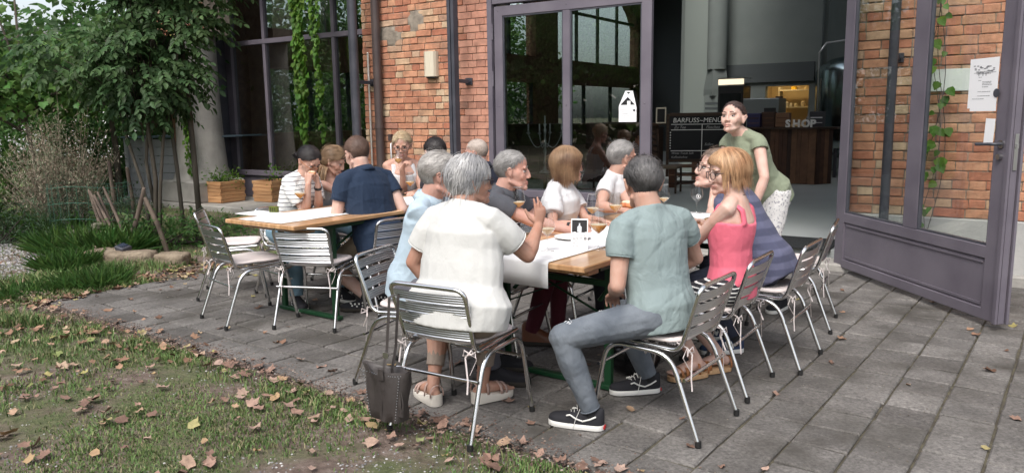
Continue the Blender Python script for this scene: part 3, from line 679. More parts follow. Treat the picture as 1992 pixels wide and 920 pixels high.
# bar at the left with a framed slate
t = thing('bar_counter', 'long dark wooden bar seen through the closed glass leaf', 'bar', FAC @ Matrix.Translation((0, 0, .1)))
MB().box((7.2, -6.95, 1.20), (5.2, .55, .05), bev=.006).build('counter_top', M_darkwood, t)
for k in range(18): MB().box((4.75 + .28 * k, -6.75, .6), (.27, .03, 1.15), bev=.006).build('panel', M_darkwood, t)
MB().box((7.2, -6.98, .58), (5.0, .4, 1.14)).build('counter_body', M_darkwood, t)
t = thing('framed_slate', 'small slate in a white frame standing on the dark bar', 'frame', TR(2.90, 15.0, 1.325, 185) @ spin(-6))
for x in (-.085, .085): MB().box((x, 0, .15), (.022, .02, .30)).build('frame', M_shelf, t)
for z in (.011, .289): MB().box((0, 0, z), (.148, .02, .022)).build('frame', M_shelf, t)
MB().box((0, -.004, .15), (.15, .008, .26)).build('slate', M_black, t)
def bar_glass(M, i):
    b = MB().lathe([(.03, 0), (.006, .01), (.005, .07), (.03, .09), (.035, .13), (.027, .18)], n=10, cap=False)
    return tag(b.build('wine_glass', M_gl, smooth=True, M=M), 'upside down glass in the row on the dark bar', 'glass', 'glasses on the bar')
M_gl = thin_glass('drinking_glass', (.96, .97, .97), .97)
for i in range(7): bar_glass(FAC @ Matrix.Translation((5.9 + .1 * i, -6.9 - .05 * (i % 2), 1.325)), i)
# ladder back chairs indoors
def ladder_chair(x, y, yaw, lab):
    t = thing('wooden_chair', lab, 'chair', TR(x, y, .1, yaw), 'wooden chairs in the hall')
    for sx in (-.2, .2):
        MB().tube([(sx, -.22, 0), (sx, -.2, .45), (sx, -.27, 1.12)], .02, 8).build('back_post', M_darkwood, t)
        MB().tube([(sx, .2, 0), (sx, .2, .45)], .02, 8).build('leg', M_darkwood, t)
    MB().box((0, 0, .46), (.46, .44, .05), bev=.015).build('seat', mat('seat_cloth', (.16, .12, .085), .9), t)
    for k in range(5):
        b = MB(); z = .6 + k * .11; yy = -.215 - (z - .45) * .08
        pts = [(-.19, yy, z), (-.1, yy - .02, z + .015), (0, yy - .025, z + .02), (.1, yy - .02, z + .015), (.19, yy, z)]
        b.tube(pts, [(.008, .022)] * 5, 8, side=(0, 1, 0)); b.build('back_slat', M_darkwood, t)
    for z in (.15, .28):
        MB().tube([(-.2, .2, z), (.2, .2, z)], .011, 6).build('stretcher', M_darkwood, t)
ladder_chair(2.82, 13.9, 115, 'dark ladder back chair in front of the bar beside the menu board')
ladder_chair(1.9, 13.3, 60, 'dark ladder back chair seen through the glass above the poster man')
ladder_chair(1.25, 13.0, 20, 'dark ladder back chair farther along the bar')
# brewing tank
M_tank = mat('tank_steel', (.32, .40, .42), .22, 1)
t = thing('brewing_tank', 'tall dark steel brewing tank with pipes, right of the shop counter', 'tank', Matrix.Translation((7.45, 16.9, 0)))
b = MB(); b.lathe([(.3, .5), (.75, .8), (.8, .9), (.8, 2.35), (.76, 2.45), (.5, 2.62), (.15, 2.7), (0.02, 2.72)], n=40); b.build('vessel', M_tank, t, smooth=True, ang=35)
for k in range(4): a = k * math.pi / 2 + .6; MB().tube([(.6 * math.cos(a), .6 * math.sin(a), .1), (.6 * math.cos(a), .6 * math.sin(a), .95)], .04, 8).build('leg', M_gsteel, t)
MB().tube([(-.84, -.1, .4), (-.84, -.1, 2.75), (-.7, -.1, 2.95), (-.3, -.1, 3.0), (.6, -.1, 3.0)], .022, 8).build('pipe', M_steel, t, smooth=True)
MB().tube([(-.2, -.2, 2.66), (-.1, -.2, 2.9), (.2, -.2, 2.92), (.3, -.2, 2.66)], .03, 8).build('pipe', M_steel, t, smooth=True)
MB().tube([(-.86, -.3, 2.2), (-.86, -.3, 1.5)], .015, 6).build('gauge', M_steel, t)
tag(MB().tube([(5.9, 15.4, 1.0), (6.35, 15.3, .45)], .018, 8, round_=True).build('copper_pipe', mat('copper', (.75, .32, .16), .25, 1)), 'slanting copper pipe right of the shop counter', 'pipe')
# candelabra behind the closed leaf
t = thing('candelabra', 'tall silver candelabra with curled arms behind the glass door', 'candelabra', TR(.53, 12.0, .62, 20))
b = MB(); prf = [(.10, 0), (.09, .02), (.03, .05), (.015, .12), (.03, .16), (.012, .2), (.02, .3), (.035, .34), (.012, .4), (.03, .46), (.014, .5), (.02, .6), (.03, .66), (.012, .7), (.03, .76)]
b.lathe(prf, n=14); b.build('stem', M_steel, t, smooth=True); MB().lathe([(.012, 0), (.012, .12)], c=(0, 0, .76), n=8).build('candle', M_white, t)
for a in (0, 90, 180, 270):
    c_, s_ = math.cos(R(a)), math.sin(R(a)); pts = []
    for k in range(13):
        u = k / 12; rr = .03 + .24 * u; z = .46 - .09 * math.sin(u * math.pi) + (.14 * u * u); pts.append((rr * c_, rr * s_, z))
    MB().tube(pts, .008, 6).build('arm', M_steel, t, smooth=True)
    MB().lathe([(.015, 0), (.035, .02), (.012, .03), (.014, .06)], c=(.27 * c_, .27 * s_, .6), n=10).build('candle_cup', M_steel, t, smooth=True)
    MB().lathe([(.011, 0), (.011, .10)], c=(.27 * c_, .27 * s_, .66), n=8).build('candle', M_white, t)
t = thing('side_table', 'small round dark table under the silver candelabra', 'table', TR(.53, 12.0, .1))
MB().tube([(0, 0, .49), (0, 0, .518)], .25, 24).build('table_top', M_darkwood, t); MB().tube([(0, 0, 0), (0, 0, .49)], .03, 10).build('leg', M_darkwood, t); MB().tube([(0, 0, 0), (0, 0, .02)], .18, 18).build('foot', M_darkwood, t)
# door mat
tag(MB().box((.62, -.75, .108), (1.0, .75, .012), bev=.004).build('door_mat', mat('dark_mat', (.016, .018, .02), .95, bump=.8, bs=300), M=FAC), 'dark rubber mat just inside the open doorway', 'mat')

# ------------------------------------------------------------------ beer garden tables
M_tt = mat('table_wood', (.38, .20, .09), .32, col2=(.58, .36, .19), vs=2.2, stretch=(14, 1, 1), rnd=.12, bump=.06, bs=10, coat=.4)
M_green = mat('green_steel', (.008, .045, .018), .4)
M_cloth = mat('white_cloth', (.80, .80, .80), .85, bump=.15, bs=300)
def beer_table(nx_, ny_, wd, ln, lab, run=(.5, .42), drop=0.0, runlab=None, yaw=36.9):
    """nx, ny: near right corner; local x to the left across, local y along the long side"""
    T = TR(nx_, ny_, 0, yaw)
    t = thing('beer_table', lab, 'table', T, 'beer garden tables in a row')
    H_ = .77; n = 4; pw = wd / n
    for k in range(n): MB().box((-pw * (k + .5), ln / 2, H_ - .016), (pw - .002, ln, .032), bev=.005).build('plank', M_tt, t)
    for y in (.05, ln - .05): MB().box((-wd / 2, y + (.12 if y < 1 else -.12), H_ - .052), (wd - .10, .10, .04), bev=.004).build('batten', M_tt, t)
    for sx in (-.07, -wd + .07): MB().box((sx, ln / 2, H_ - .05), (.03, ln - .5, .035)).build('side_rail', M_green, t)
    for y, sg in ((.42, 1), (ln - .42, -1)):
        for sx in (-.10, -wd + .10):
            MB().box((sx, y, .36), (.042, .03, .72), bev=.004).build('leg', M_green, t)
        MB().box((-wd / 2, y, .02), (wd - .1, .045, .028), bev=.004).build('foot_bar', M_green, t)
        MB().box((-wd / 2, y, .60), (wd - .24, .026, .035), bev=.003).build('cross_bar', M_green, t)
        for sx in (-.16, -wd + .16): MB().tube([(sx, y, .50), (sx, y + sg * .42, .72)], [(.016, .007)] * 2, 6, side=(1, 0, 0)).build('brace', M_green, t)
        MB().tube([(-.12, y + .01, .69), (-wd + .12, y + .01, .42)], [(.012, .005)] * 2, 6, side=(0, 1, 0)).build('brace', M_green, t)
        MB().tube([(-.12, y - .01, .42), (-wd + .12, y - .01, .69)], [(.012, .005)] * 2, 6, side=(0, 1, 0)).build('brace', M_green, t)
    if run:
        x0, w_ = run; pts = []
        ys_ = [-.004] + [ln * k / 24 for k in range(25)]
        prof = ([(-.006, H_ - drop - .0), (-.008, H_ - drop * .5), (-.006, H_ - .01)] if drop else []) + [(max(y, .0 if drop else .03), H_ + .003) for y in [ln * k / 24 for k in range(25)]]
        nxs = 9; b = MB()
        for (y, z) in prof:
            for i in range(nxs):
                x = -(x0 - w_ / 2) - w_ * i / (nxs - 1)
                b.v.append((x, y + (.004 * noise.noise(Vector((x * 9, z * 9, 2))) if z < H_ - .01 else 0), z + (.0025 * abs(noise.noise(Vector((x * 7, y * 7, 5)))) if z > H_ else 0)))
        for j in range(len(prof) - 1):
            for i in range(nxs - 1): a = j * nxs + i; b.f.append((a, a + nxs, a + nxs + 1, a + 1))
        o = b.build('table_runner', M_cloth, M=T, smooth=True); tag(o, runlab, 'table runner')
        md = o.modifiers.new('thick', 'SOLIDIFY'); md.thickness = .0015; md.offset = 1
    return t
T1 = beer_table(.35, 3.67, .90, 2.25, 'orange varnished beer table in front, people seated all round', (.42, .42), .13, 'white paper runner hanging over the end of the front table')
T2 = beer_table(-1.50, 5.25, .80, 2.22, 'orange varnished beer table with empty chairs at its end', (.43, .50), 0, 'white paper runner on the table with the empty chairs', yaw=36)
T3 = None and beer_table(-1.50 + 2.25 * math.sin(R(36)), 5.25 + 2.25 * math.cos(R(36)), .80, 2.22, 'farther beer table by the brick wall, mostly hidden by guests', (.43, .50), 0, 'white paper runner on the farther table by the brick wall', yaw=36)

# ------------------------------------------------------------------ aluminium chairs
M_alu = mat('polished_aluminium', (.72, .72, .72), .16, 1)
M_alur = mat('ribbed_aluminium', (.62, .63, .65), .30, 1)
M_cush = mat('pale_cushion', (.62, .55, .54), .95, col2=(.68, .62, .60), vs=9, bump=.15, bs=200)
M_rub = mat('black_rubber', (.012, .012, .012), .7)
def arc_pts(pts, rad, n=5):
    """round the corners of a polyline"""
    P = [Vector(p) for p in pts]; out = [P[0]]
    for i in range(1, len(P) - 1):
        a, b_, c = P[i - 1], P[i], P[i + 1]; u = (a - b_); v = (c - b_); r = min(rad, u.length * .49, v.length * .49)
        u.normalize(); v.normalize(); p0 = b_ + u * r; p2 = b_ + v * r
        for k in range(n + 1): t_ = k / n; out.append(p0 * (1 - t_) ** 2 + b_ * 2 * t_ * (1 - t_) + p2 * t_ * t_)
    out.append(P[-1]); return out
def ribbed(x0, x1, path, pitch=.011, amp=.0032, bow=0):
    """corrugated strip between x0 and x1, ribs follow the profile path in the y,z plane"""
    b = MB(); (ya, za), (yb, zb) = path; L_ = math.hypot(yb - ya, zb - za); n = max(3, int(L_ / pitch)); ty, tz = (yb - ya) / L_, (zb - za) / L_; ny_, nz_ = -tz, ty
    prof = []
    for k in range(n * 4 + 1):
        d = L_ * k / (n * 4); h = amp * math.cos(2 * math.pi * k / 4); prof.append((ya + ty * d + ny_ * h, za + tz * d + nz_ * h))
    m = 7
    for i in range(m):
        x = x0 + (x1 - x0) * i / (m - 1); bo = bow * (1 - (2 * i / (m - 1) - 1) ** 2)
        for y, z in prof: b.v.append((x, y - bo, z))
    k_ = len(prof)
    for i in range(m - 1):
        for j in range(k_ - 1): a = i * k_ + j; b.f.append((a, a + k_, a + k_ + 1, a + 1))
    o = len(b.v); b.v += [(x, y - ny_ * .0015, z - nz_ * .0015) for x, y, z in b.v[:o]]
    b.f += [tuple(reversed([q + o for q in f])) for f in list(b.f)]
    return b
def make_chair():
    t = thing('garden_chair', 'x', 'chair', TR(0, 0), 'polished aluminium garden chairs')
    W_ = .215; sh_ = .44
    for s in (-1, 1):
        pts = arc_pts([(s * .245, .275, .008), (s * .225, .20, sh_ - .02), (s * .222, -.13, sh_ - .035), (s * .235, -.28, .008)], .09, 6)
        MB().tube(pts, .0115, 10).build('leg_frame', M_alu, t, smooth=True, ang=50)
        for y in (.275, -.28):
            MB().tube([(s * (.245 if y > 0 else .235), y, 0), (s * (.244 if y > 0 else .2345), y - (.002 if y > 0 else -.001), .03)], .0145, 10).build('rubber_foot', M_rub, t, smooth=True, ang=50)
    # seat and back frame in one bent tube
    for s in (-1, 1): pass
    back = arc_pts([(-.195, .215, sh_), (-.195, -.165, sh_ - .02), (-.212, -.265, .735), (.212, -.265, .735), (.195, -.165, sh_ - .02), (.195, .215, sh_)], .055, 6)
    # close the seat front
    MB().tube(back, .0115, 10).build('back_frame', M_alu, t, smooth=True, ang=50)
    MB().tube([(-.195, .213, sh_), (.195, .213, sh_)], .0115, 10).build('seat_front_tube', M_alu, t, smooth=True, ang=50)
    for y, z in ((.243, .30), (-.205, .30)): MB().tube([(-.236, y, z), (.236, y, z)], .0085, 8).build('stretcher', M_alu, t, smooth=True, ang=50)
    for k in range(4):
        z0 = .485 + k * .0585; z1 = z0 + .047
        f = lambda z: -.165 - (z - .42) / (.735 - .42) * .10
        ribbed(-.205, .205, ((f(z0), z0), (f(z1), z1)), bow=.022).build('back_slat', M_alur, t, smooth=True)
    for k in range(6):
        y0 = -.14 + k * .058; ribbed(-.19, .19, ((y0, sh_ + .006), (y0 + .047, sh_ + .008))).build('seat_slat', M_alur, t, smooth=True)
    # cushion: rounded square pad, wider at the front
    b = MB(); n = 40
    for z, e in ((.447, .012), (.452, 0), (.462, 0), (.470, .010), (.473, .04)):
        for j in range(n):
            a = 2 * math.pi * j / n; c_, s_ = math.cos(a), math.sin(a); k_ = (abs(c_) ** 5 + abs(s_) ** 5) ** (-.2)
            yy = s_ * k_ * (.195 - e) + .03; b.v.append((c_ * k_ * (.195 - e) * (1 + .08 * s_), yy, z + .003 * noise.noise(Vector((c_ * 3, s_ * 3, 0))) - (.006 if e == .04 else 0)))
    for i in range(4):
        for j in range(n): b.f.append((i * n + j, i * n + (j + 1) % n, (i + 1) * n + (j + 1) % n, (i + 1) * n + j))
    b.f.append(tuple(reversed(range(n)))); b.f.append(tuple(4 * n + j for j in range(n)))
    b.build('seat_cushion', M_cush, t, smooth=True)
    for s in (-1, 1):
        b = MB(); x = s * .20
        b.tube([(x - s * .02, -.14, .455), (x, -.20, .445), (x + s * .02, -.19, .40), (x + s * .005, -.225, .335)], [(.004, .0012)] * 4, 6)
        b.tube([(x, -.20, .445), (x - s * .025, -.215, .41), (x - s * .01, -.22, .30), (x - s * .012, -.225, .24)], [(.004, .0012)] * 4, 6)
        for sg in (-1, 1): b.tube([(x, -.205, .425), (x + sg * .03, -.215, .445), (x + sg * .035, -.22, .42), (x, -.205, .423)], [(.0045, .0012)] * 4, 6)
        b.build('cushion_tie', M_cush, t)
    return t
CH = [  # x, y, yaw, label
 (-.26, 3.66, 31, 'chair under the white haired woman, leather bag on its back'),
 (.75, 3.66, 307, 'chair the man in pale teal shirt sits on'),
 (1.12, 4.20, 304, 'chair the red haired woman in the pink top sits on'),
 (1.56, 4.62, 305, 'chair under the man in the blue striped shirt'),
 (2.02, 5.42, 297, 'empty chair nearest the open purple door leaf'),
 (-2.02, 5.75, 48, 'empty chair with its back to the lawn, nearest the grass'),
 (-2.42, 6.60, 78, 'empty chair at the far left corner of its table'),
 (-1.44, 5.62, 12, 'empty chair seen from behind at the near end of its table'),
 (-1.88, 6.62, 124, 'chair the woman in the striped shirt sits on'),
 (-1.04, 6.02, 315, 'chair the man in the navy polo shirt sits on'),
 (-.56, 4.33, 112, 'chair the man in the pale blue shirt sits on'),
 (-.10, 4.82, 118, 'chair the man in the dark grey polo shirt sits on'),
 (.32, 5.32, 120, 'chair the woman in the white blouse sits on'),
 (.74, 5.80, 122, 'chair the man in the white shirt and glasses sits on'),
 (-1.52, 7.12, 124, 'chair the long haired girl sits on'),
 (-1.05, 7.66, 127, 'chair the blonde woman drinking sits on'),
 (-.55, 6.62, 306, 'chair the black haired person beside the wall lamp sits on'),
 (-.16, 6.96, 306, 'chair the man with cropped hair and navy shirt sits on'),
]
proto = make_chair()
for i, (x, y, a, lab) in enumerate(CH):
    c = proto if i == 0 else copy_tree(proto)
    c.matrix_world = TR(x, y, .004, a); c['label'] = 'aluminium ' + lab

# ------------------------------------------------------------------ beer glasses
M_beer = mat('amber_beer', (.50, .20, .03), .15, col2=(.58, .27, .05), vs=20)
M_beerp = mat('pale_beer', (.60, .34, .12), .15)
M_foam = mat('foam', (.55, .46, .33), .8)
def beer_glass(x, y, z, fill, lab, pale=False, M=None, s=1.0):
    t = thing('beer_glass', lab, 'glass', M if M is not None else Matrix.Translation((x, y, z)), 'stemmed beer glasses')
    sc_ = Matrix.Scale(s, 4)
    b = MB(); n = 20
    b.lathe([(.034, .0), (.034, .002), (.010, .006), (.0045, .015), (.0042, .07), (.008, .08), (.030, .100), (.0405, .118), (.0405, .123), (.034, .155), (.0265, .195)], n=n, cap=False)
    b.build('bowl', M_gl, t, smooth=True, M=sc_)
    b = MB().tube([(.0265 * math.cos(a), .0265 * math.sin(a), .195) for a in [2 * math.pi * k / 20 for k in range(20)]], .0009, 5, closed=True); b.build('rim', M_gl2, t, smooth=True, M=sc_)
    if fill > 0:
        full = [(.004, .080), (.0285, .101), (.0390, .118), (.0390, .123), (.0335, .150), (.0325, .155)]
        top = .10 + .045 * fill; pr_ = [p for p in full if p[1] < top]; a = pr_[-1]; nxt = [p for p in full if p[1] >= top][:1]
        if nxt: k = (top - a[1]) / (nxt[0][1] - a[1]); pr_.append((a[0] + (nxt[0][0] - a[0]) * k, top))
        MB().lathe(pr_, n=n).build('beer', M_beerp if pale else M_beer, t, smooth=True, ang=50, M=sc_)
        if M is None: MB().lathe([(pr_[-1][0], top), (pr_[-1][0] * .98, top + .0015)], n=n).build('foam', M_foam, t, M=sc_)
    # round mark on the bowl
    return t
M_gl2 = mat('glass_edge', (.8, .82, .82), .1, trans=.6)
def TP(p, q, T=(.35, 3.67), yaw=36.9): return (T[0] + p * math.sin(R(yaw)) - q * math.cos(R(yaw)), T[1] + p * math.cos(R(yaw)) + q * math.sin(R(yaw)))
TZ = .776
# ------------------------------------------------------------------ people
def frame_m(f, up):
    f = Vector(f).normalized(); r = f.cross(Vector(up)).normalized(); u = r.cross(f); return Matrix((r, f, u)).transposed()   # columns right, forward, up
def skin_mat(name, c):
    d = tuple(x * .86 for x in c); return mat(name, c, .58, col2=(c[0] * .9, c[1] * .74, c[2] * .68), vs=16, vc=(.35, .8), sss=.08, bump=.12, bs=180, bdist=.002)
M_skin = skin_mat('skin', (.52, .325, .255)); M_skinp = skin_mat('skin_pale', (.58, .40, .335)); M_skint = skin_mat('skin_tanned', (.43, .25, .185)); M_skinr = skin_mat('skin_ruddy', (.53, .315, .255))
M_lip = mat('lips', (.44, .20, .165), .5); M_eye = mat('eye_white', (.34, .31, .29), .3); M_iris = mat('iris', (.03, .02, .015), .1); M_specs = mat('spectacle_frame', (.02, .014, .014), .3)
def fold_cloth(name, c, c2=None, rough=.85, amt=.5, stripes=None, sheen=.03, pat=None, weave=260):
    """cloth with soft wrinkles in the relief; optional horizontal stripes woven in"""
    m = mat(name, c, rough, col2=c2 or tuple(min(1, x * 1.06) for x in c), vs=7, sheen=sheen)
    nt = m.node_tree; N = nt.nodes; L = nt.links; b = N['Principled BSDF']; tc = N.new('ShaderNodeTexCoord')
    mp = N.new('ShaderNodeMapping'); mp.inputs['Rotation'].default_value = (.5, .7, .3); mp.inputs['Scale'].default_value = (1.1, 1, .75); L.new(tc.outputs['Object'], mp.inputs[0])
    n = N.new('ShaderNodeTexNoise'); n.inputs['Scale'].default_value = 11; n.inputs['Detail'].default_value = 3; n.inputs['Distortion'].default_value = .45; L.new(mp.outputs[0], n.inputs['Vector'])
    bp = N.new('ShaderNodeBump'); bp.inputs['Strength'].default_value = amt; bp.inputs['Distance'].default_value = .024; L.new(n.outputs['Fac'], bp.inputs['Height'])
    n2 = N.new('ShaderNodeTexNoise'); n2.inputs['Scale'].default_value = weave; L.new(tc.outputs['Object'], n2.inputs['Vector'])
    b2 = N.new('ShaderNodeBump'); b2.inputs['Strength'].default_value = .25; b2.inputs['Distance'].default_value = .002; L.new(n2.outputs['Fac'], b2.inputs['Height']); L.new(bp.outputs[0], b2.inputs['Normal']); L.new(b2.outputs[0], b.inputs['Normal'])
    if stripes:
        period, width, sc_, soft = stripes
        sx = N.new('ShaderNodeSeparateXYZ'); L.new(tc.outputs['Object'], sx.inputs[0])
        ml = N.new('ShaderNodeMath'); ml.operation = 'MULTIPLY'; ml.inputs[1].default_value = 1 / period; L.new(sx.outputs[2], ml.inputs[0])
        n3 = N.new('ShaderNodeTexNoise'); n3.inputs['Scale'].default_value = 3; L.new(tc.outputs['Object'], n3.inputs['Vector'])
        ad = N.new('ShaderNodeMath'); ad.operation = 'MULTIPLY_ADD'; ad.inputs[1].default_value = .8; L.new(n3.outputs['Fac'], ad.inputs[0]); L.new(ml.outputs[0], ad.inputs[2])
        fr = N.new('ShaderNodeMath'); fr.operation = 'FRACT'; L.new(ad.outputs[0], fr.inputs[0])
        pp = N.new('ShaderNodeMath'); pp.operation = 'PINGPONG'; pp.inputs[1].default_value = .5; L.new(fr.outputs[0], pp.inputs[0])
        mr = N.new('ShaderNodeMapRange'); mr.inputs['From Min'].default_value = width / period / 2 + soft; mr.inputs['From Max'].default_value = width / period / 2; L.new(pp.outputs[0], mr.inputs['Value'])
        mx = N.new('ShaderNodeMixRGB'); L.new(mr.outputs[0], mx.inputs[0]); L.new(b.inputs['Base Color'].links[0].from_socket, mx.inputs[1]); mx.inputs[2].default_value = (*sc_, 1); L.new(mx.outputs[0], b.inputs['Base Color'])
    if pat:
        n4 = N.new('ShaderNodeTexNoise'); n4.inputs['Scale'].default_value = pat[0]; n4.inputs['Detail'].default_value = 1; L.new(tc.outputs['Object'], n4.inputs['Vector'])
        mr = N.new('ShaderNodeMapRange'); mr.inputs['From Min'].default_value = pat[2]; mr.inputs['From Max'].default_value = pat[2] + .03; L.new(n4.outputs['Fac'], mr.inputs['Value'])
        mx = N.new('ShaderNodeMixRGB'); L.new(mr.outputs[0], mx.inputs[0]); L.new(b.inputs['Base Color'].links[0].from_socket, mx.inputs[1]); mx.inputs[2].default_value = (*pat[1], 1); L.new(mx.outputs[0], b.inputs['Base Color'])
    return m

def remesh(mb, vox, m, name, parent, smooth=2, fold=0, seed=0, squash=None):
    me = bpy.data.meshes.new('t'); me.from_pydata(mb.v, [], mb.f); me.update()
    o = bpy.data.objects.new('t', me); COL.objects.link(o)
    r = o.modifiers.new('r', 'REMESH'); r.mode = 'VOXEL'; r.voxel_size = vox; r.adaptivity = 0
    if smooth: s = o.modifiers.new('s', 'SMOOTH'); s.factor = .5; s.iterations = smooth
    dg = bpy.context.evaluated_depsgraph_get(); out = bpy.data.meshes.new_from_object(o.evaluated_get(dg))
    bpy.data.objects.remove(o); bpy.data.meshes.remove(me)
    if fold:
        n = len(out.vertices); co = np.empty(n * 3, np.float32); out.vertices.foreach_get('co', co); co = co.reshape(-1, 3)
        no = np.empty(n * 3, np.float32); out.vertices.foreach_get('normal', no); no = no.reshape(-1, 3)
        # drapery: broad swells plus narrow creases that run in a few shared directions
        rs = np.random.RandomState(seed); d = np.zeros(n)
        for k in range(9):
            dirv = rs.normal(size=3) * (1, 1, .7); dirv /= np.linalg.norm(dirv); fq = rs.uniform(9, 26); ph = rs.uniform(0, 6.3); w2 = rs.normal(size=3) * 8
            mask = .5 + .5 * np.sin(co @ (rs.normal(size=3) * 6) + rs.uniform(0, 6.3))
            s_ = np.sin(co @ dirv * fq + ph + 0.8 * np.sin(co @ w2 * .6 + k)); d += mask * (.45 * s_ + (.9 if k % 3 == 0 else -.5) * (1 - np.abs(s_)) ** 5) * rs.uniform(.5, 1.0)
        co = co + no * (d * fold)[:, None]; out.vertices.foreach_set('co', co.astype(np.float32).ravel()); out.update()
    out.materials.clear(); out.materials.append(m); out.shade_smooth()
    return link(name, out, parent)

def ring(root, c, ax, r, m, t=.0035, name='hem'):
    ax = Vector(ax).normalized(); u = ax.orthogonal().normalized(); w_ = ax.cross(u); c = Vector(c)
    return MB().tube([c + (u * math.cos(a) + w_ * math.sin(a)) * r for a in [2 * math.pi * k / 28 for k in range(28)]], [(t, t)] * 28, 6, closed=True).build(name, m, root, smooth=True)
def ik(a, b, l1, l2, hint):
    a, b, hint = Vector(a), Vector(b), Vector(hint); d = b - a; L_ = d.length
    if L_ > (l1 + l2) * .995: b = a + d.normalized() * (l1 + l2) * .995; d = b - a; L_ = d.length
    k = (l1 * l1 - l2 * l2 + L_ * L_) / (2 * L_); h = math.sqrt(max(0, l1 * l1 - k * k)); u = d.normalized(); n = hint - u * hint.dot(u)
    n.normalize(); return a + u * k + n * h, b

def hand(mb, wr, d, n, side, curl=25, spread=8, sc_=1.0, curls=None, thumb=None):
    """d: wrist to knuckles; n: out of the palm; side +1 right hand, -1 left hand"""
    d = Vector(d).normalized(); n = Vector(n); n = (n - d * n.dot(d)).normalized(); w_ = d.cross(n) * side   # towards the thumb
    wr = Vector(wr); S_ = sc_
    mb.tube([wr - d * .02, wr, wr + d * .03 * S_, wr + d * .065 * S_, wr + d * .088 * S_], [(.024 * S_, .018 * S_), (.026 * S_, .017 * S_), (.034 * S_, .017 * S_), (.040 * S_, .016 * S_), (.038 * S_, .013 * S_)], 14, side=w_, round_=True)
    offs = (.030, .010, -.010, -.029); lens = (.072, .081, .075, .058); cs = curls or (curl * .9, curl, curl * 1.05, curl * 1.15)
    for o_, l_, c_, sp in zip(offs, lens, cs, (1.0, .3, -.4, -1.2)):
        p = wr + d * (.084 - abs(o_ - .005) * .18) * S_ + w_ * o_ * S_; a = R(sp * spread); dd = (d * math.cos(a) + w_ * math.sin(a)).normalized()
        pts = [p - dd * .012]; ang = 0; pts.append(p)
        for f, ll in ((1, .45), (1.2, .32), (.8, .23)):
            ang += R(c_) * f; v = dd * math.cos(ang) + n * math.sin(ang); p = p + v * l_ * ll * S_; pts.append(p)
        mb.tube(pts, [.0095 * S_, .0095 * S_, .0088 * S_, .0080 * S_, .0070 * S_], 8, round_=True)
    tv = thumb or (.72, .62, .22); t1 = (d * tv[0] + w_ * tv[1] + n * tv[2]).normalized(); t2 = (d * (tv[0] + .35) + w_ * (tv[1] - .3) + n * tv[2]).normalized()
    p = wr + d * .018 * S_ + w_ * .022 * S_; mb.tube([p, p + t1 * .042 * S_, p + t1 * .042 * S_ + t2 * .032 * S_, p + t1 * .042 * S_ + t2 * .056 * S_], [.0145 * S_, .0118 * S_, .0102 * S_, .0085 * S_], 8, round_=True)

def head_shape(mb, c, F, k=1.0, fem=False, chin=1.0, nose=1.0, fat=1.0):
    """F: 3x3 frame, columns right, forward, up; c: middle of the head"""
    P_ = lambda x, y, z: Vector(c) + F @ (Vector((x, y, z)) * k)
    E = lambda x, y, z, a, b_, d, nu=16, nv=12: mb.ell(P_(x, y, z), (a * k, b_ * k, d * k), F, nu, nv)
    jw = .045 if fem else .052
    E(0, -.014, .030, .0755, .096, .090, 22, 16); E(0, .012, .045, .067, .075, .070, 18, 12)
    E(0, .022, -.020, .062 * fat, .066, .070, 18, 12)
    E(0, .034, -.062, (.043 if fem else .050) * fat, .050, .046, 16, 12)
    mb.tube([P_(-jw * fat, -.005, -.056), P_(-jw * .72 * fat, .045, -.082), P_(0, .070, -.092), P_(jw * .72 * fat, .045, -.082), P_(jw * fat, -.005, -.056)], [q_ * k * (.8 if fem else 1) for q_ in (.016, .018, .021, .018, .016)], 10, round_=True)
    E(0, .077, -.096, .021 * chin, .017, .017)
    for s in (-1, 1):
        E(s * .036, .056, -.024, .026 * fat, .022, .030); E(s * .028, .074, .026, .026, .014, .010); E(s * .058, .020, -.005, .014, .04, .03)
        E(s * .013, .094, -.034, .0095, .011, .0085)
        mb.tube([P_(s * .077, -.004, -.032), P_(s * .085, -.012, -.010), P_(s * .093, -.024, .018), P_(s * .090, -.010, .028), P_(s * .080, .002, .008)], [(.008 * k, .005 * k)] * 5, 8, round_=True)
        E(s * .080, -.010, -.004, .007, .016, .026)
    mb.tube([P_(0, .080, .026), P_(0, .088, .008), P_(0, .097 * nose, -.014), P_(0, .1025 * nose, -.029)], [(.008 * k, .008 * k), (.0085 * k, .010 * k), (.010 * k, .012 * k), (.012 * k, .010 * k)], 10, side=F.col[0], round_=True)
    mb.tube([P_(-.024, .076, -.062), P_(-.010, .087, -.059), P_(0, .087, -.0605), P_(.010, .087, -.059), P_(.024, .076, -.062)], [.0045 * k, .0070 * k, .0065 * k, .0070 * k, .0045 * k], 8, round_=True)
    mb.tube([P_(-.022, .076, -.0665), P_(0, .0865, -.073), P_(.022, .076, -.0665)], [.0045 * k, .0085 * k, .0045 * k], 8, round_=True)
    return P_

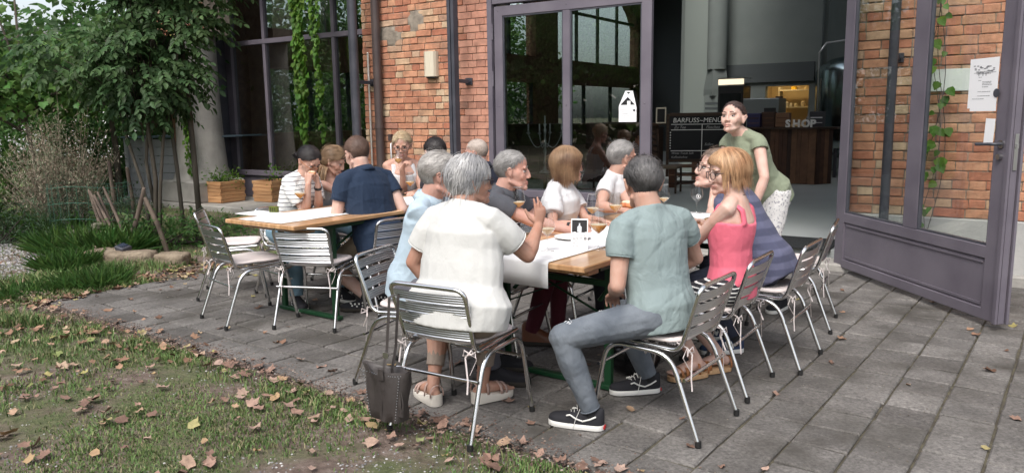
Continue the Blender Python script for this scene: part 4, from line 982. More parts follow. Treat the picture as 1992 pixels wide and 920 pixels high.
def face_parts(root, P_, F, k, hairm, glasses=None, brow=True, open_=False):
    for s in (-1, 1):
        MB().ell(P_(s * .031, .0715, .003), (.0145 * k, .0110 * k, .0075 * k), F, 12, 8).build('eye', M_eye, root, smooth=True)
        MB().ell(P_(s * .031, .0790, .003), (.0062 * k, .0046 * k, .0062 * k), F, 10, 6).build('iris', M_iris, root, smooth=True)
        MB().tube([P_(s * .015, .081, .0095), P_(s * .030, .0855, .0125), P_(s * .047, .0735, .0085)], [(.0013 * k, .0020 * k)] * 3, 6, round_=True).build('eyelid', M_lash, root, smooth=True)
        if brow: MB().tube([P_(s * .013, .0885, .0285), P_(s * .029, .0895, .0325), P_(s * .048, .0775, .0275)], [.0022 * k, .0027 * k, .0014 * k], 6, round_=True).build('eyebrow', hairm, root, smooth=True)
    b = MB(); b.tube([P_(-.024, .0775, -.0605), P_(-.010, .0905, -.0605), P_(0, .0905, -.0615), P_(.010, .0905, -.0605), P_(.024, .0775, -.0605)], [.003 * k, .0050 * k, .0045 * k, .0050 * k, .003 * k], 8, round_=True)
    b.tube([P_(-.020, .0785, -.068), P_(0, .0900, -.0735), P_(.020, .0785, -.068)], [.003 * k, .0062 * k, .003 * k], 8, round_=True); b.build('mouth', M_lip, root, smooth=True)
    if glasses:
        b = MB()
        for s in (-1, 1):
            pts = [P_(s * .033 + .0255 * math.cos(a) * (abs(math.cos(a)) ** -.3 if abs(math.cos(a)) > .01 else 1) * .93, .1015 - abs(s * .033 + .0255 * math.cos(a)) * .12, -.002 + .0195 * math.sin(a)) for a in [2 * math.pi * i / 20 for i in range(20)]]
            b.tube(pts, .0021 * k, 6, closed=True)
            b.tube([P_(s * .058, .094, .008), P_(s * .078, .085, .010), P_(s * .087, .0, .012), P_(s * .087, -.018, -.004)], (.0022 * k), 6)
        b.tube([P_(-.009, .099, .002), P_(0, .102, .006), P_(.009, .099, .002)], .0021 * k, 6)
        o = b.build('spectacles', glasses, root, smooth=True)
        b = MB()
        for s in (-1, 1): b.tube([P_(s * .033, .0965, -.002), P_(s * .033, .0970, -.002)], (.024 * k, .0185 * k), 18, side=F.col[0])
        b.build('lens', M_lens, o)
M_lash = mat('eyelash', (.06, .035, .03), .6); M_lens = thin_glass('lens', (.97, .97, .97), .97, refl=.35)

def hair_mat(name, c1, c2):
    return mat(name, c1, .42, col2=c2, vs=9, island=.24, spec=.4, detail=3)
def hair(root, P_, F, k, m, style, seed=1, name='hair'):
    """cap over the skull plus locks that follow the head; style: dict"""
    rs = random.Random(seed); th = style.get('th', .010); g = style.get('grav', .5); ln = style.get('len', .05); hl = style.get('line', .0); back = style.get('back', -.075)
    part = style.get('part', 0); wid = style.get('w', .006); n = style.get('n', 900); comb = Vector(style.get('comb', (0, -.6, -.1))); mess = style.get('mess', .25); bald = style.get('bald', 0)
    A, B, Cc, oy, oz = .077, .098, .092, -.013, .030
    fr = style.get('front', .078)                # height of the hairline at the forehead
    def is_scalp(x, y, z):
        if style.get('cling') and abs(x) > .058 and -.036 < y < .018 and z < .026: return False
        if y > .035 + .0 * z: lim = fr - (abs(x) ** 2) * 6 * style.get('temple', 1.0)
        elif y > -.005: lim = -.002 + (y + .005) * (fr - .022) / .04
        elif y > -.035: lim = -.0 - (-.005 - y) * 1.4
        else: lim = back
        return z > lim + .010 * noise.noise(Vector((x * 45, y * 45, seed)))
    b = MB(); nu, nv = 40, 26; idx = {}
    for i in range(nv + 1):
        for j in range(nu):
            a = -math.pi / 2 + math.pi * i / nv; be = 2 * math.pi * j / nu
            x, y, z = math.cos(a) * math.cos(be), math.cos(a) * math.sin(be), math.sin(a)
            q = 1 + .10 * noise.noise(Vector((x * 2.2 + seed, y * 2.2, z * 2.2))) * style.get('lump', 1)
            if z < -.3: q *= 1 + style.get('low', 0) 
            if style.get('cling'): q *= .2 + .8 * max(0, min(1, (z + .5) / .8))
            px, py, pz = x * (A + th * q), y * (B + th * q) + oy, z * (Cc + th * q * style.get('top', 1)) + oz
            idx[i, j] = (px, py, pz)
    keep = {}
    for i in range(nv):
        for j in range(nu):
            c4 = [idx[i, j], idx[i, (j + 1) % nu], idx[i + 1, (j + 1) % nu], idx[i + 1, j]]
            cx, cy, cz = [sum(q[t] for q in c4) / 4 for t in range(3)]
            if is_scalp(cx, cy, cz - (.013 if cy > .02 else .004)) and not (bald and cz > .085 and cy > -.08):
                ids = []
                for kk in ((i, j), (i, (j + 1) % nu), (i + 1, (j + 1) % nu), (i + 1, j)):
                    if kk not in keep: keep[kk] = len(b.v); b.v.append(tuple(P_(*idx[kk])))
                    ids.append(keep[kk])
                b.f.append(tuple(ids))
    neck_r = style.get('neck', .062)
    cnt = 0; tries = 0
    while cnt < n and tries < n * 8:
        tries += 1
        v = Vector((rs.gauss(0, 1), rs.gauss(0, 1), rs.gauss(0, 1))).normalized()
        r0 = 1.0; x, y, z = v.x * A, v.y * B + oy, v.z * Cc + oz
        if not is_scalp(x, y, z): continue
        if bald and z > .08 and rs.random() < .8: continue
        cnt += 1; lay = th * rs.uniform(.55, 1.25) * ((.25 + .75 * max(0, min(1, (v.z + .5) / .8))) if style.get('cling') else 1); L_ = ln * rs.uniform(.75, 1.15)
        if style.get('lenf'): L_ *= style['lenf'](x, y, z)
        steps = 7; ds = L_ / steps; fly = rs.random() < .07; lay *= 1.9 if fly else 1; p = Vector((v.x * (A + lay * .4), v.y * (B + lay * .4) + oy, v.z * (Cc + lay * .4) + oz)); pts = [p.copy()]
        cdir = comb.copy()
        if part is not None and style.get('parted'): cdir = Vector(((1 if x > part else -1) * style['parted'], cdir.y, cdir.z))
        if style.get('radial'): cdir = Vector((v.x, v.y - .2, -.2)) * style['radial']
        if style.get('fringe') and y > .02: cdir = Vector(style['fringe'])
        cdir = cdir + Vector((rs.gauss(0, mess), rs.gauss(0, mess), rs.gauss(0, mess)))
        vel = cdir.normalized() * .6
        for s in range(steps):
            nn = Vector((p.x / A, (p.y - oy) / B, (p.z - oz) / Cc)); nrm = nn.normalized()
            d = cdir * (1 - s / steps * g) + Vector((0, 0, -1)) * g * (1 + s * .5); vel = (vel * .5 + d * .5)
            inside = p.z > -.02 or nn.length < 1.25
            if inside: d2 = vel - nrm * vel.dot(nrm)
            else: d2 = vel
            if d2.length < 1e-4: d2 = Vector((0, 0, -1))
            p = p + d2.normalized() * ds
            q = Vector((p.x / (A + lay), (p.y - oy) / (B + lay), (p.z - oz) / (Cc + lay * style.get('top', 1))))
            if q.length < 1 or (style.get('cling') and p.z > -.03): q.normalize(); p = Vector((q.x * (A + lay), q.y * (B + lay) + oy, q.z * (Cc + lay * style.get('top', 1)) + oz))
            if p.z < -.03 and style.get('tuck'): p.x *= 1 - style['tuck'] * .1; p.y = p.y + (-p.y * style['tuck'] * .06)
            if style.get('nofront') and p.y > style['nofront'] and p.z < .06: p.y = style['nofront']
            pts.append(p.copy())
        # flat tapering ribbon, slightly domed
        t0 = (pts[-1] - pts[0]).normalized(); 
        wv0 = None; o = len(b.v); W_ = wid * rs.uniform(.5, 1.5) * (.45 if fly else 1)
        for s, p in enumerate(pts):
            nn = Vector((p.x / A, (p.y - oy) / B, (p.z - oz) / Cc)).normalized(); tt = (pts[min(s + 1, steps)] - pts[max(s - 1, 0)])
            tt = tt.normalized() if tt.length > 1e-7 else Vector((0, 0, -1)); sd_ = tt.cross(nn); sd_ = sd_.normalized() if sd_.length > 1e-5 else Vector((1, 0, 0))
            f = (.55, .9, 1, 1, .9, .7, .45, .12)[s] * W_ / 2
            b.v.append(tuple(P_(*(p - sd_ * f)))); b.v.append(tuple(P_(*(p + nn * f * .5)))); b.v.append(tuple(P_(*(p + sd_ * f))))
        for s in range(steps): a = o + s * 3; b.f.append((a, a + 1, a + 4, a + 3)); b.f.append((a + 1, a + 2, a + 5, a + 4))
    return b.build(name, m, root, smooth=True)
def tail(root, P_, pts, r, m, name='ponytail', n=120, seed=3, mess=.006):
    rs = random.Random(seed); b = MB(); pts = [Vector(p) for p in pts]
    for i in range(n):
        a = rs.uniform(0, 6.28); rr = math.sqrt(rs.random()); st_ = [P_(*(p + Vector((math.cos(a), math.sin(a), 0)) * rr * q + Vector((rs.gauss(0, mess), rs.gauss(0, mess), 0)))) for p, q in zip(pts, r)]
        b.tube(st_, [(.0045, .002)] * (len(st_) - 1) + [(.001, .001)], 4)
    return b.build(name, m, root, smooth=True)

def shoe(root, heel, dirv, up=(0, 0, 1), kind='sneaker', m=None, sole=None, L_=.28, name='shoe', extra=None):
    """heel: point on the ground under the heel, dirv: where the toes point"""
    F = frame_m(dirv, up); r_ = link(name, None, root) if False else None
    T = Matrix.Translation(heel) @ F.to_4x4()
    o = bpy.data.objects.new(name, None)
    def outline(u):   # half width along the length 0..1
        return (.030 + .012 * math.sin(min(u, .3) / .3 * math.pi / 2)) * (1 if u < .3 else 1 + .18 * math.sin((u - .3) / .7 * math.pi)) * (math.sqrt(max(0, 1 - ((u - .82) / .18) ** 2)) if u > .82 else (math.sqrt(max(0, 1 - ((.1 - u) / .1) ** 2)) if u < .1 else 1))
    us = [0.004, .03, .07, .12, .2, .32, .45, .58, .7, .8, .88, .94, .975, .996]
    st_ = .026 if kind != 'wedge' else .035
    b = MB()
    for z, g in ((0, 1.0), (.006, 1.04), (st_ - .002, 1.04), (st_, 1.0)):
        for u in us: b.v.append((-outline(u) * g - .0, (u - .0) * L_, z + (.03 * max(0, 1 - u / .6) if kind == 'wedge' and z > .01 else 0)))
        for u in reversed(us): b.v.append((outline(u) * g, (u - .0) * L_, z + (.03 * max(0, 1 - u / .6) if kind == 'wedge' and z > .01 else 0)))
    n = len(us) * 2
    for i in range(3):
        for j in range(n): b.f.append((i * n + j, (i + 1) * n + j, (i + 1) * n + (j + 1) % n, i * n + (j + 1) % n))
    b.f.append(tuple(range(n))); b.f.append(tuple(3 * n + j for j in reversed(range(n))))
    so = b.build(name if kind == 'none' else 'shoe', sole or M_white_rub, root, M=T, smooth=True, ang=50)
    b = MB(); hgt = {'sneaker': [.075, .085, .085, .09, .095, .088, .07, .052, .043, .040, .036, .030, .022, .01], 'boot': [.10, .12, .13, .13, .13, .11, .085, .062, .05, .046, .04, .034, .024, .01]}
    if kind in ('sneaker', 'boot'):
        pr = hgt[kind]
        for u, h in zip(us, pr):
            hw = outline(u) * .97
            for a in range(11):
                t_ = math.pi * a / 10; x = -math.cos(t_) * hw; z = math.sin(t_) ** .75 * h * 1.0; 
                if u < .42: x *= (1 - .28 * (z / h) ** 2 * 1.0)
                b.v.append((x, u * L_, st_ - .002 + z * (1 - 0.02)))
        for i in range(len(us) - 1):
            for a in range(10): q = i * 11 + a; b.f.append((q, q + 11, q + 12, q + 1))
        b.f.append(tuple(range(11))); b.f.append(tuple((len(us) - 1) * 11 + a for a in reversed(range(11))))
        b.build('upper', m, so, smooth=True)
        if extra == 'skate':      # white side wave and laces
            for s in (-1, 1):
                pts = [(s * outline(u) * .985 * (1 - .1 * max(0, .3 - u)), u * L_, st_ + z) for u, z in ((.12, .045), (.22, .030), (.34, .018), (.46, .028), (.56, .045), (.62, .040))]
                MB().tube(pts, [(.0045, .0025)] * 6, 6, side=(0, 0, 1), round_=True).build('side_stripe', M_white_rub, so, smooth=True)
            c = MB()
            for k_ in range(6): y = (.40 + .055 * k_) * L_; z = st_ + .092 - .011 * k_ - .002 * k_; c.tube([(-.022, y, z - .018), (-.008, y + .004, z - .002), (.012, y + .012, z - .004), (.024, y + .014, z - .022)], [(.004, .0015)] * 4, 6)
            c.tube([(0, .42 * L_, .112), (-.025, .40 * L_, .10), (-.048, .46 * L_, .05), (-.052, .5 * L_, .008)], [(.003, .0015)] * 4, 6); c.tube([(0, .42 * L_, .112), (.03, .38 * L_, .11), (.05, .44 * L_, .06)], [(.003, .0015)] * 3, 6); c.build('laces', M_white_rub, so)
            MB().box((0, -.002, .014), (.03, .006, .014)).build('heel_tab', mat('red_tab', (.4, .02, .02), .5), so)
        if extra == 'sport':
            for s in (-1, 1):
                c = MB()
                for x0 in (.30, .42): c.tube([(s * outline(x0) * .99, x0 * L_, st_ + .010), (s * outline(x0 + .06) * .93, (x0 + .07) * L_, st_ + .055)], [(.006, .002)] * 2, 6, side=(0, 1, 0))
                c.tube([(s * outline(.30) * .93, .37 * L_, st_ + .055), (s * outline(.42) * .985, .43 * L_, st_ + .012)], [(.006, .002)] * 2, 6, side=(0, 1, 0)); c.build('side_mark', M_white_rub, so)
        if extra == 'dots':
            c = MB(); rr = random.Random(5)
            for k_ in range(16):
                u = rr.uniform(.15, .7); s = rr.choice((-1, 1)); c.ell((s * outline(u) * .95, u * L_, st_ + rr.uniform(.01, .045)), (.004, .007, .007), nu=8, nv=6)
            c.build('patches', M_white_rub, so)
    else:   # sandal: straps over a bare foot
        for u, h, w_ in ((.30, .075, .012), (.62, .055, .016), (.74, .045, .012), (.10, .06, .01)):
            pts = [(-math.cos(math.pi * a / 10) * (outline(u) * .98 + .002), u * L_ + (.0 if u > .2 else -.01), st_ + (.02 * max(0, 1 - u / .6) if kind == 'wedge' else 0) + math.sin(math.pi * a / 10) ** .7 * h) for a in range(11)]
            MB().tube(pts, [(.0025, w_ * .7)] * 11, 6, side=(0, 0, 1)).build('strap', m, so, smooth=True)
    return so
M_white_rub = mat('white_rubber', (.68, .67, .64), .6)
def foot_pieces(mb, heel, dirv, L_=.25, lift=.03):
    F = frame_m(dirv, (0, 0, 1)); c = Vector(heel)
    q = lambda x, y, z: c + F @ Vector((x, y, z + lift))
    mb.tube([q(0, .02, .03), q(0, .07, .045), q(0, .13, .035), q(0, .18, .022), q(0, .21, .015)], [(.028, .028), (.031, .036), (.036, .028), (.042, .018), (.036, .012)], 12, side=F.col[0], round_=True)
    for i, (x, l_) in enumerate(((.024, .035), (.008, .033), (-.006, .028), (-.018, .023), (-.029, .018))): mb.tube([q(x, .20, .013), q(x, .20 + l_, .010)], [.011 if i == 0 else .008, .010 if i == 0 else .007], 8, round_=True)

def person(lab, x, y, yaw, *, s=1.0, lean=4, side=0, twist=0, head=(0, 0, 0), hy=0.0, hz=0.0, skin=None, fem=False, w_=1.0, fat=1.0, belly=1.0,
           hands=None, elb=None, hand_o=None, knees=None, feet=None, seat=.475, standing=False, top=None, pants=None, shoes=None,
           hairm=None, hairs=None, glasses=None, vox=.008, vis_face=True, sleeve='short', hstyle=1, group='people at the beer tables', fold=.004, extra=None, bare_arm=False, neckz=0, sandal=None, handsc=1.0, pantlen=1.0, waist=1.0):
    """pos and yaw put the pelvis; all lengths in metres before the scale s"""
    skin = skin or M_skin; T = TR(x, y, 0, yaw); root = thing('person', lab, 'person', T, group)
    hipz = (.92 if standing else seat + .085 * fat)
    a = R(lean); b_ = R(side)
    up = Vector((math.sin(b_), math.sin(a), math.cos(a))).normalized(); pel = Vector((0, 0, hipz))
    k = s; tw = Matrix.Rotation(-R(twist), 3, 'Z')
    right = (tw @ Vector((1, 0, 0))); right = (right - up * right.dot(up)).normalized(); fwd = up.cross(right)
    ctr = lambda h, f=0: pel + up * h * k + fwd * f * k + Vector((0, hy * (h / .5) ** 2 * .5, 0)) * 0
    hip_w = .098 * w_ * (1.08 if fem else 1)
    shw = (.165 if fem else .190) * w_ * k
    sh_c = ctr(.455, -.01)
    nb = ctr(.50, -.005); hd = head
    hyaw = R(-hd[0]); hF = (Matrix.Rotation(hyaw, 3, 'Z') @ Matrix.Rotation(R(-hd[1]), 3, 'X') @ Matrix.Rotation(R(hd[2]), 3, 'Y'))
    hF = Matrix.Rotation(0, 3, 'Z') @ hF
    hc = nb + up * (.062 + neckz) * k + Vector((0, 0, .066 * k)) + (fwd * .030 * k) + Vector((0, hy, hz)) + hF @ Vector((0, .012, 0))
    hk = 1.05 * (k ** .5) * (.965 if fem else 1.0)
    # --- torso sections (height, forward, half width, half depth)
    bust = 1.12 if fem else 1.0; wb = w_ * k
    W0 = (.165 if fem else .160); 
    sec = [(-.06, .0, W0 * .92 * fat, .115 * fat), (.03, .0, W0 * 1.0 * fat, .118 * fat), (.12, .005, (.130 if fem else .148) * fat * waist, .100 * belly), (.21, .008, (.128 if fem else .152) * fat, .100 * belly),
           (.30, .010, (.140 if fem else .165) * (.5 + .5 * fat), .108 * bust), (.38, .004, (.148 if fem else .178) * (.6 + .4 * fat), .105 * bust), (.44, -.008, (.135 if fem else .165), .082), (.485, -.010, .085, .062), (.52, -.004, .056, .052)]
    def torso(mb, grow, top_i=None, z0=0, seg=20):
        pts = []; rr = []
        for i, (h, f, rx, ry) in enumerate(sec):
            if i < z0: continue
            if top_i is not None and i > top_i: break
            pts.append(ctr(h, f)); g_ = grow
            rr.append((rx * wb + g_, ry * k + g_))
        mb.tube(pts, rr, seg, side=right, round_=True)
    sh = {}; el = {}; wr = {}
    upr, fol = .285 * k, .25 * k
    for sd in (-1, 1):
        sp = sh_c + right * sd * shw * .87 - up * .012 * k; sh[sd] = sp
        tgt = (hands or {}).get(sd, None)
        if tgt is None: tgt = pel + Vector((sd * .16, .28, .02))
        else: tgt = T.inverted() @ Vector(tgt)
        hint = (elb or {}).get(sd, (sd * .5, -.4, -.8))
        if len(hint) == 4: hint = T.inverted().to_3x3() @ Vector(hint[:3])
        el[sd], wr[sd] = ik(sp, tgt, upr, fol, hint)
    # --- legs
    kn = {}; an = {}; hipj = {}
    for sd in (-1, 1):
        hj = pel + Vector((sd * hip_w, .0, -.01)); hipj[sd] = hj
        if standing: fpt = Vector((sd * .10, 0, .085)); hint = Vector((0, 1, .0))
        else: fpt = Vector((sd * .13, .42, .085)); hint = Vector((sd * .1, .3, 1))
        if feet and sd in feet: fpt = T.inverted() @ Vector((*feet[sd][:2], feet[sd][2] if len(feet[sd]) > 2 and feet[sd][2] else .085))
        if knees and sd in knees: hint = T.inverted().to_3x3() @ Vector(knees[sd])
        kn[sd], an[sd] = ik(hj, fpt, .43 * k, .41 * k, hint)
    fdir = {}
    for sd in (-1, 1):
        if feet and sd in feet and len(feet[sd]) > 3: fdir[sd] = T.inverted().to_3x3() @ Vector((math.sin(R(feet[sd][3])), math.cos(R(feet[sd][3])), 0))
        else: fdir[sd] = Vector((sd * .12, 1, 0)).normalized()
    # --- body mesh
    mb = MB(); P_ = head_shape(mb, hc, hF, hk, fem, fat=(1 + (fat - 1) * .4) * (.92 if fem else 1.0), chin=.75 if fem else 1.1, nose=.97 if fem else 1.01)
    nr = (.050 if fem else .060) * (.7 + .3 * fat)
    mb.tube([ctr(.46, -.01), nb + up * .02 * k, hc + hF @ Vector((0, -.028, -.055)) * hk, hc + hF @ Vector((0, -.02, -.02)) * hk], [(nr * 1.35, nr * 1.15), (nr * 1.04, nr * 1.02), (nr * .95, nr * .98), (nr * .95, nr)], 16, side=right, round_=True)
    torso(mb, 0, None, 2)
    for sd in (-1, 1): mb.tube([ctr(.480, -.012) + right * sd * .035 * k, sh_c + right * sd * shw * .52 + up * .008 * k, sh[sd] - right * sd * .01], [.040 * k, .044 * k, .044 * k], 12, round_=True)
    afat = (.85 if fem else 1.0) * (.55 + .45 * fat) * (1.12 if bare_arm else 1)
    for sd in (-1, 1):
        m1 = sh[sd].lerp(el[sd], .35); m2 = sh[sd].lerp(el[sd], .75)
        dU = (el[sd] - sh[sd]).normalized()
        mb.tube([sh[sd] - right * sd * .035 * k, sh[sd] + dU * .01, m1, m2, el[sd]], [.046 * k * afat, .051 * k * afat, .048 * k * afat, .042 * k * afat, .038 * k * afat], 12, round_=True)
        f1 = el[sd].lerp(wr[sd], .28); f2 = el[sd].lerp(wr[sd], .7)
        mb.tube([el[sd], f1, f2, wr[sd]], [.037 * k * afat, .041 * k * afat, .030 * k * afat, (.0245 * k)], 12, round_=True)
        ho = (hand_o or {}).get(sd, {})
        dh = ho.get('d'); dh = (T.inverted().to_3x3() @ Vector(dh)) if dh else (wr[sd] - el[sd])
        nh = ho.get('n'); nh = (T.inverted().to_3x3() @ Vector(nh)) if nh else Vector((-sd * .25, 0, -1))
        hand(mb, wr[sd], dh, nh, sd, ho.get('curl', 22), ho.get('spread', 5), .97 * handsc * (k ** .5) * (.92 if fem else 1), ho.get('curls'), ho.get('thumb'))
    bare_leg = pants is None or pantlen < .95
    if bare_leg:
        for sd in (-1, 1):
            ca = kn[sd].lerp(an[sd], .3)
            mb.tube([kn[sd].lerp(hipj[sd], .4), kn[sd]], [.066 * k * fat, .056 * k], 12, round_=True)
            mb.tube([kn[sd], ca, kn[sd].lerp(an[sd], .75), an[sd]], [.053 * k, .056 * k * (.6 + .4 * fat), .038 * k, .034 * k], 12, round_=True)
            if sandal: foot_pieces(mb, (an[sd].x - fdir[sd].x * .05, an[sd].y - fdir[sd].y * .05, an[sd].z - .085), fdir[sd], lift=.035)
    body = remesh(mb, vox * .8, skin, 'body', root, 3)
    if vis_face: face_parts(root, P_, hF, hk, hairm, glasses)
    elif glasses: face_parts(root, P_, hF, hk, hairm, glasses, brow=False)
    if hairm: hair(root, P_, hF, hk, hairm, hairs, seed=hstyle)
    # --- top
    if top:
        mt, kind = top[0], top[1]; g = top[2] if len(top) > 2 else .014; b = MB()
        if kind != 'tank':
            pts = []; rr = []
            for i, (h, f, rx, ry) in enumerate(sec[:8]):
                if i == 0: h -= .03
                gg = g * (1.0 if i > 1 else 1.25) if i < 7 else g * .9
                pts.append(ctr(h, f)); rr.append((rx * wb + gg, ry * k + gg))
            pts.append(ctr(.508, -.006)); rr.append((nr * 1.25 + .004, nr * 1.18 + .004)); pts.append(ctr(.520, -.004)); rr.append((nr * 1.10 + .004, nr * 1.05 + .004))
            b.tube(pts, rr, 22, side=right, round_=False)
            frac = {'short': .52, 'long': 1, 'cap': .24, 'half': .66}[sleeve]
            for sd in (-1, 1):
                e = sh[sd].lerp(el[sd], min(frac, 1)); dU = (el[sd] - sh[sd]).normalized(); ar = .052 * k * afat
                flare = g * 1.15 if sleeve != 'long' else g * .6
                b.tube([ctr(.474, -.012) + right * sd * .045 * k, sh_c + right * sd * shw * .52 + up * .008 * k, sh[sd] - right * sd * .01], [.040 * k + g * .6, .044 * k + g * .6, .044 * k + g * .6], 14, round_=True)
                b.tube([sh_c + right * sd * .09 * k - up * .005, sh[sd] - right * sd * .03 * k, sh[sd] + dU * .012, sh[sd].lerp(e, .5), e], [(.050 * k, .050 * k), ar + g * .35, ar + g * .6, ar + flare, ar * (.96 if fem else .92) + flare], 16, round_=False)
                if sleeve != 'long': ring(root, e, dU, ar * (.96 if fem else .92) + flare - .0035, mt)
                if sleeve == 'long':
                    b.tube([el[sd], el[sd].lerp(wr[sd], .45), wr[sd].lerp(el[sd], .08)], [.042 * k * afat + g * .8, .040 * k * afat + g * .7, .030 * k + g * .5], 14, round_=True)
            sh_ob = remesh(b, vox, mt, 'shirt', root, 7, fold, seed=hstyle)
            if kind == 'polo' or kind == 'collar':
                cb_ = MB(); n = 22; cz = ctr(.497, -.008)
                for zz, gr in ((-.016, 1.32), (.022, 1.16), (.026, 1.22), (-.020, 1.52)):
                    for j in range(n):
                        t_ = math.pi / 2 + .18 + (2 * math.pi - .36) * j / (n - 1); cb_.v.append(tuple(cz + right * math.cos(t_) * nr * gr * 1.05 + fwd * math.sin(t_) * nr * gr * 1.05 + up * (zz + (-.03 * max(0, math.sin(t_)) ** 3))))
                for i in range(3):
                    for j in range(n - 1): q = i * n + j; cb_.f.append((q, q + 1, q + n + 1, q + n))
                c_ = cb_.build('collar', mt, root, smooth=True); md = c_.modifiers.new('th', 'SOLIDIFY'); md.thickness = .003
        else:
            pts = []; rr = []
            for i, (h, f, rx, ry) in enumerate(sec[:6]): pts.append(ctr(h - (.0 if i < 5 else .015), f)); rr.append((rx * wb + g, ry * k + g))
            b.tube(pts, rr, 22, side=right, round_=False)
            for sd in (-1, 1):
                pp = [ctr(.36, -.09) + right * sd * .085 * k, ctr(.43, -.075) + right * sd * .088 * k, ctr(.475, -.02) + right * sd * .09 * k, ctr(.45, .05) + right * sd * .086 * k, ctr(.36, .10) + right * sd * .08 * k]
                b.tube(pp, [(.036 * k, .012), (.027 * k, .011), (.022 * k, .010), (.027 * k, .011), (.036 * k, .012)], 10, side=right, round_=True)
            remesh(b, vox, mt, 'top', root, 3, fold * .6, seed=hstyle)
    if pants:
        b = MB(); mt = pants
        b.tube([pel - up * (.09 if standing else -.015) * k, pel + up * .03, ctr(.05)], [(sec[0][2] * wb * .86, sec[0][3] * k * .88), (sec[1][2] * wb * .82, sec[1][3] * k * .86), (sec[1][2] * wb * .75, sec[1][3] * k * .8)], 20, side=right, round_=True)
        for sd in (-1, 1):
            th_ = .086 * k * fat
            b.tube([hipj[sd], hipj[sd].lerp(kn[sd], .3), hipj[sd].lerp(kn[sd], .7), kn[sd]], [th_ * 1.08, th_ * 1.0, th_ * .84, .066 * k], 14, round_=True)
            if pantlen > .5:
                e = kn[sd].lerp(an[sd], min(1, (pantlen - .5) * 2) * .97); b.tube([kn[sd], kn[sd].lerp(e, .35), kn[sd].lerp(e, .8), e], [.064 * k, .064 * k, .053 * k, .050 * k], 14, round_=False)
        if pantlen > .5:
            for sd in (-1, 1): e = kn[sd].lerp(an[sd], min(1, (pantlen - .5) * 2) * .955); ring(root, e, an[sd] - kn[sd], .0485 * k, mt)
        remesh(b, vox, mt, 'trousers', root, 3, fold * .8, seed=hstyle + 5)
    if shoes:
        for sd in (-1, 1):
            d = fdir[sd]; h = an[sd] - d * .065; h.z = max(.004, an[sd].z - .085)
            if shoes[0] in ('sneaker', 'boot') and len(shoes) > 3 and shoes[3]:
                MB().tube([an[sd] + (kn[sd] - an[sd]).normalized() * shoes[4], an[sd], an[sd] - Vector((0, 0, .03))], [.042 * k, .039 * k, .038 * k], 14, round_=True).build('sock', shoes[3], root, smooth=True)
            shoe(root, h, d, kind=shoes[0], m=shoes[1], sole=shoes[2], L_=.285 * (k ** .5) * (.92 if fem else 1), extra=shoes[5] if len(shoes) > 5 else None)
    root['_h'] = 0; del root['_h']
    return dict(root=root, P=P_, F=hF, hc=hc, T=T, wr=wr, el=el, ctr=ctr, right=right, up=up, fwd=fwd, nb=nb, hk=hk, k=k, sh=sh, an=an, kn=kn, nr=nr)
H_white = hair_mat('hair_white', (.52, .51, .50), (.27, .27, .28)); H_grey = hair_mat('hair_grey', (.15, .145, .14), (.30, .29, .28)); H_salt = hair_mat('hair_pepper', (.020, .019, .019), (.12, .115, .115))
H_ltgrey = hair_mat('hair_silver', (.27, .25, .23), (.42, .40, .38)); H_bob = hair_mat('hair_light_brown', (.13, .07, .04), (.30, .19, .11)); H_ginger = hair_mat('hair_ginger', (.34, .175, .09), (.48, .30, .17))
H_brown = hair_mat('hair_brown', (.075, .045, .035), (.13, .08, .06)); H_black = hair_mat('hair_black', (.012, .010, .011), (.03, .025, .025)); H_dk = hair_mat('hair_dark_brown', (.035, .02, .018), (.07, .045, .04))
H_long = hair_mat('hair_honey', (.15, .09, .05), (.30, .20, .12)); H_blond = hair_mat('hair_blonde', (.36, .26, .15), (.50, .40, .27)); H_red = hair_mat('hair_auburn_grey', (.13, .085, .06), (.26, .20, .16)); H_crop = hair_mat('hair_cropped', (.30, .24, .20), (.40, .34, .30))
def short(n=2000, ln=.04, **k): d = dict(n=n, len=ln, th=.008, grav=.25, mess=.35, comb=(0, -.8, -.1), w=.0036, line=0, back=-.080, front=.080, cling=True); d.update(k); return d
C_white = fold_cloth('white_cotton', (.57, .57, .58)); C_seer = fold_cloth('white_seersucker', (.53, .53, .515), weave=95, amt=.38)
C_seer.node_tree.nodes['Principled BSDF'].inputs['Roughness'].default_value = .95
C_blue = fold_cloth('pale_blue_shirt', (.40, .50, .58)); C_navy = fold_cloth('navy_pique', (.009, .022, .05)); C_navyd = fold_cloth('dark_navy', (.014, .018, .035)); C_char = fold_cloth('charcoal_polo', (.065, .068, .08))
C_teal = fold_cloth('pale_teal_jersey', (.215, .27, .272), amt=.8); C_pink = fold_cloth('pink_jersey', (.68, .14, .20)); C_green = fold_cloth('sage_jersey', (.20, .23, .16), amt=.8)
C_strp = fold_cloth('white_striped_jersey', (.74, .74, .73), stripes=(.036, .005, (.05, .05, .07), .02)); C_bstr = fold_cloth('blue_striped_jersey', (.095, .10, .165), (.115, .12, .19), stripes=(.075, .030, (.065, .07, .12), .10))
C_jean = fold_cloth('grey_blue_denim', (.085, .10, .122), (.15, .17, .195), amt=.7, weave=400); C_jeanb = fold_cloth('blue_denim', (.12, .22, .29), (.18, .28, .35)); C_dark = fold_cloth('dark_trousers', (.02, .02, .028)); C_maroon = fold_cloth('maroon_trousers', (.085, .012, .022)); C_beige = fold_cloth('taupe_trousers', (.25, .20, .165)); C_khaki = fold_cloth('khaki_shorts', (.20, .16, .11)); C_greyt = fold_cloth('grey_trousers', (.10, .10, .12))
C_pat = fold_cloth('white_patterned_trousers', (.62, .61, .60), pat=(70, (.30, .30, .33), .60)); C_bw = fold_cloth('black_white_striped_skirt', (.02, .02, .025), stripes=(.022, .006, (.75, .75, .73), .02))
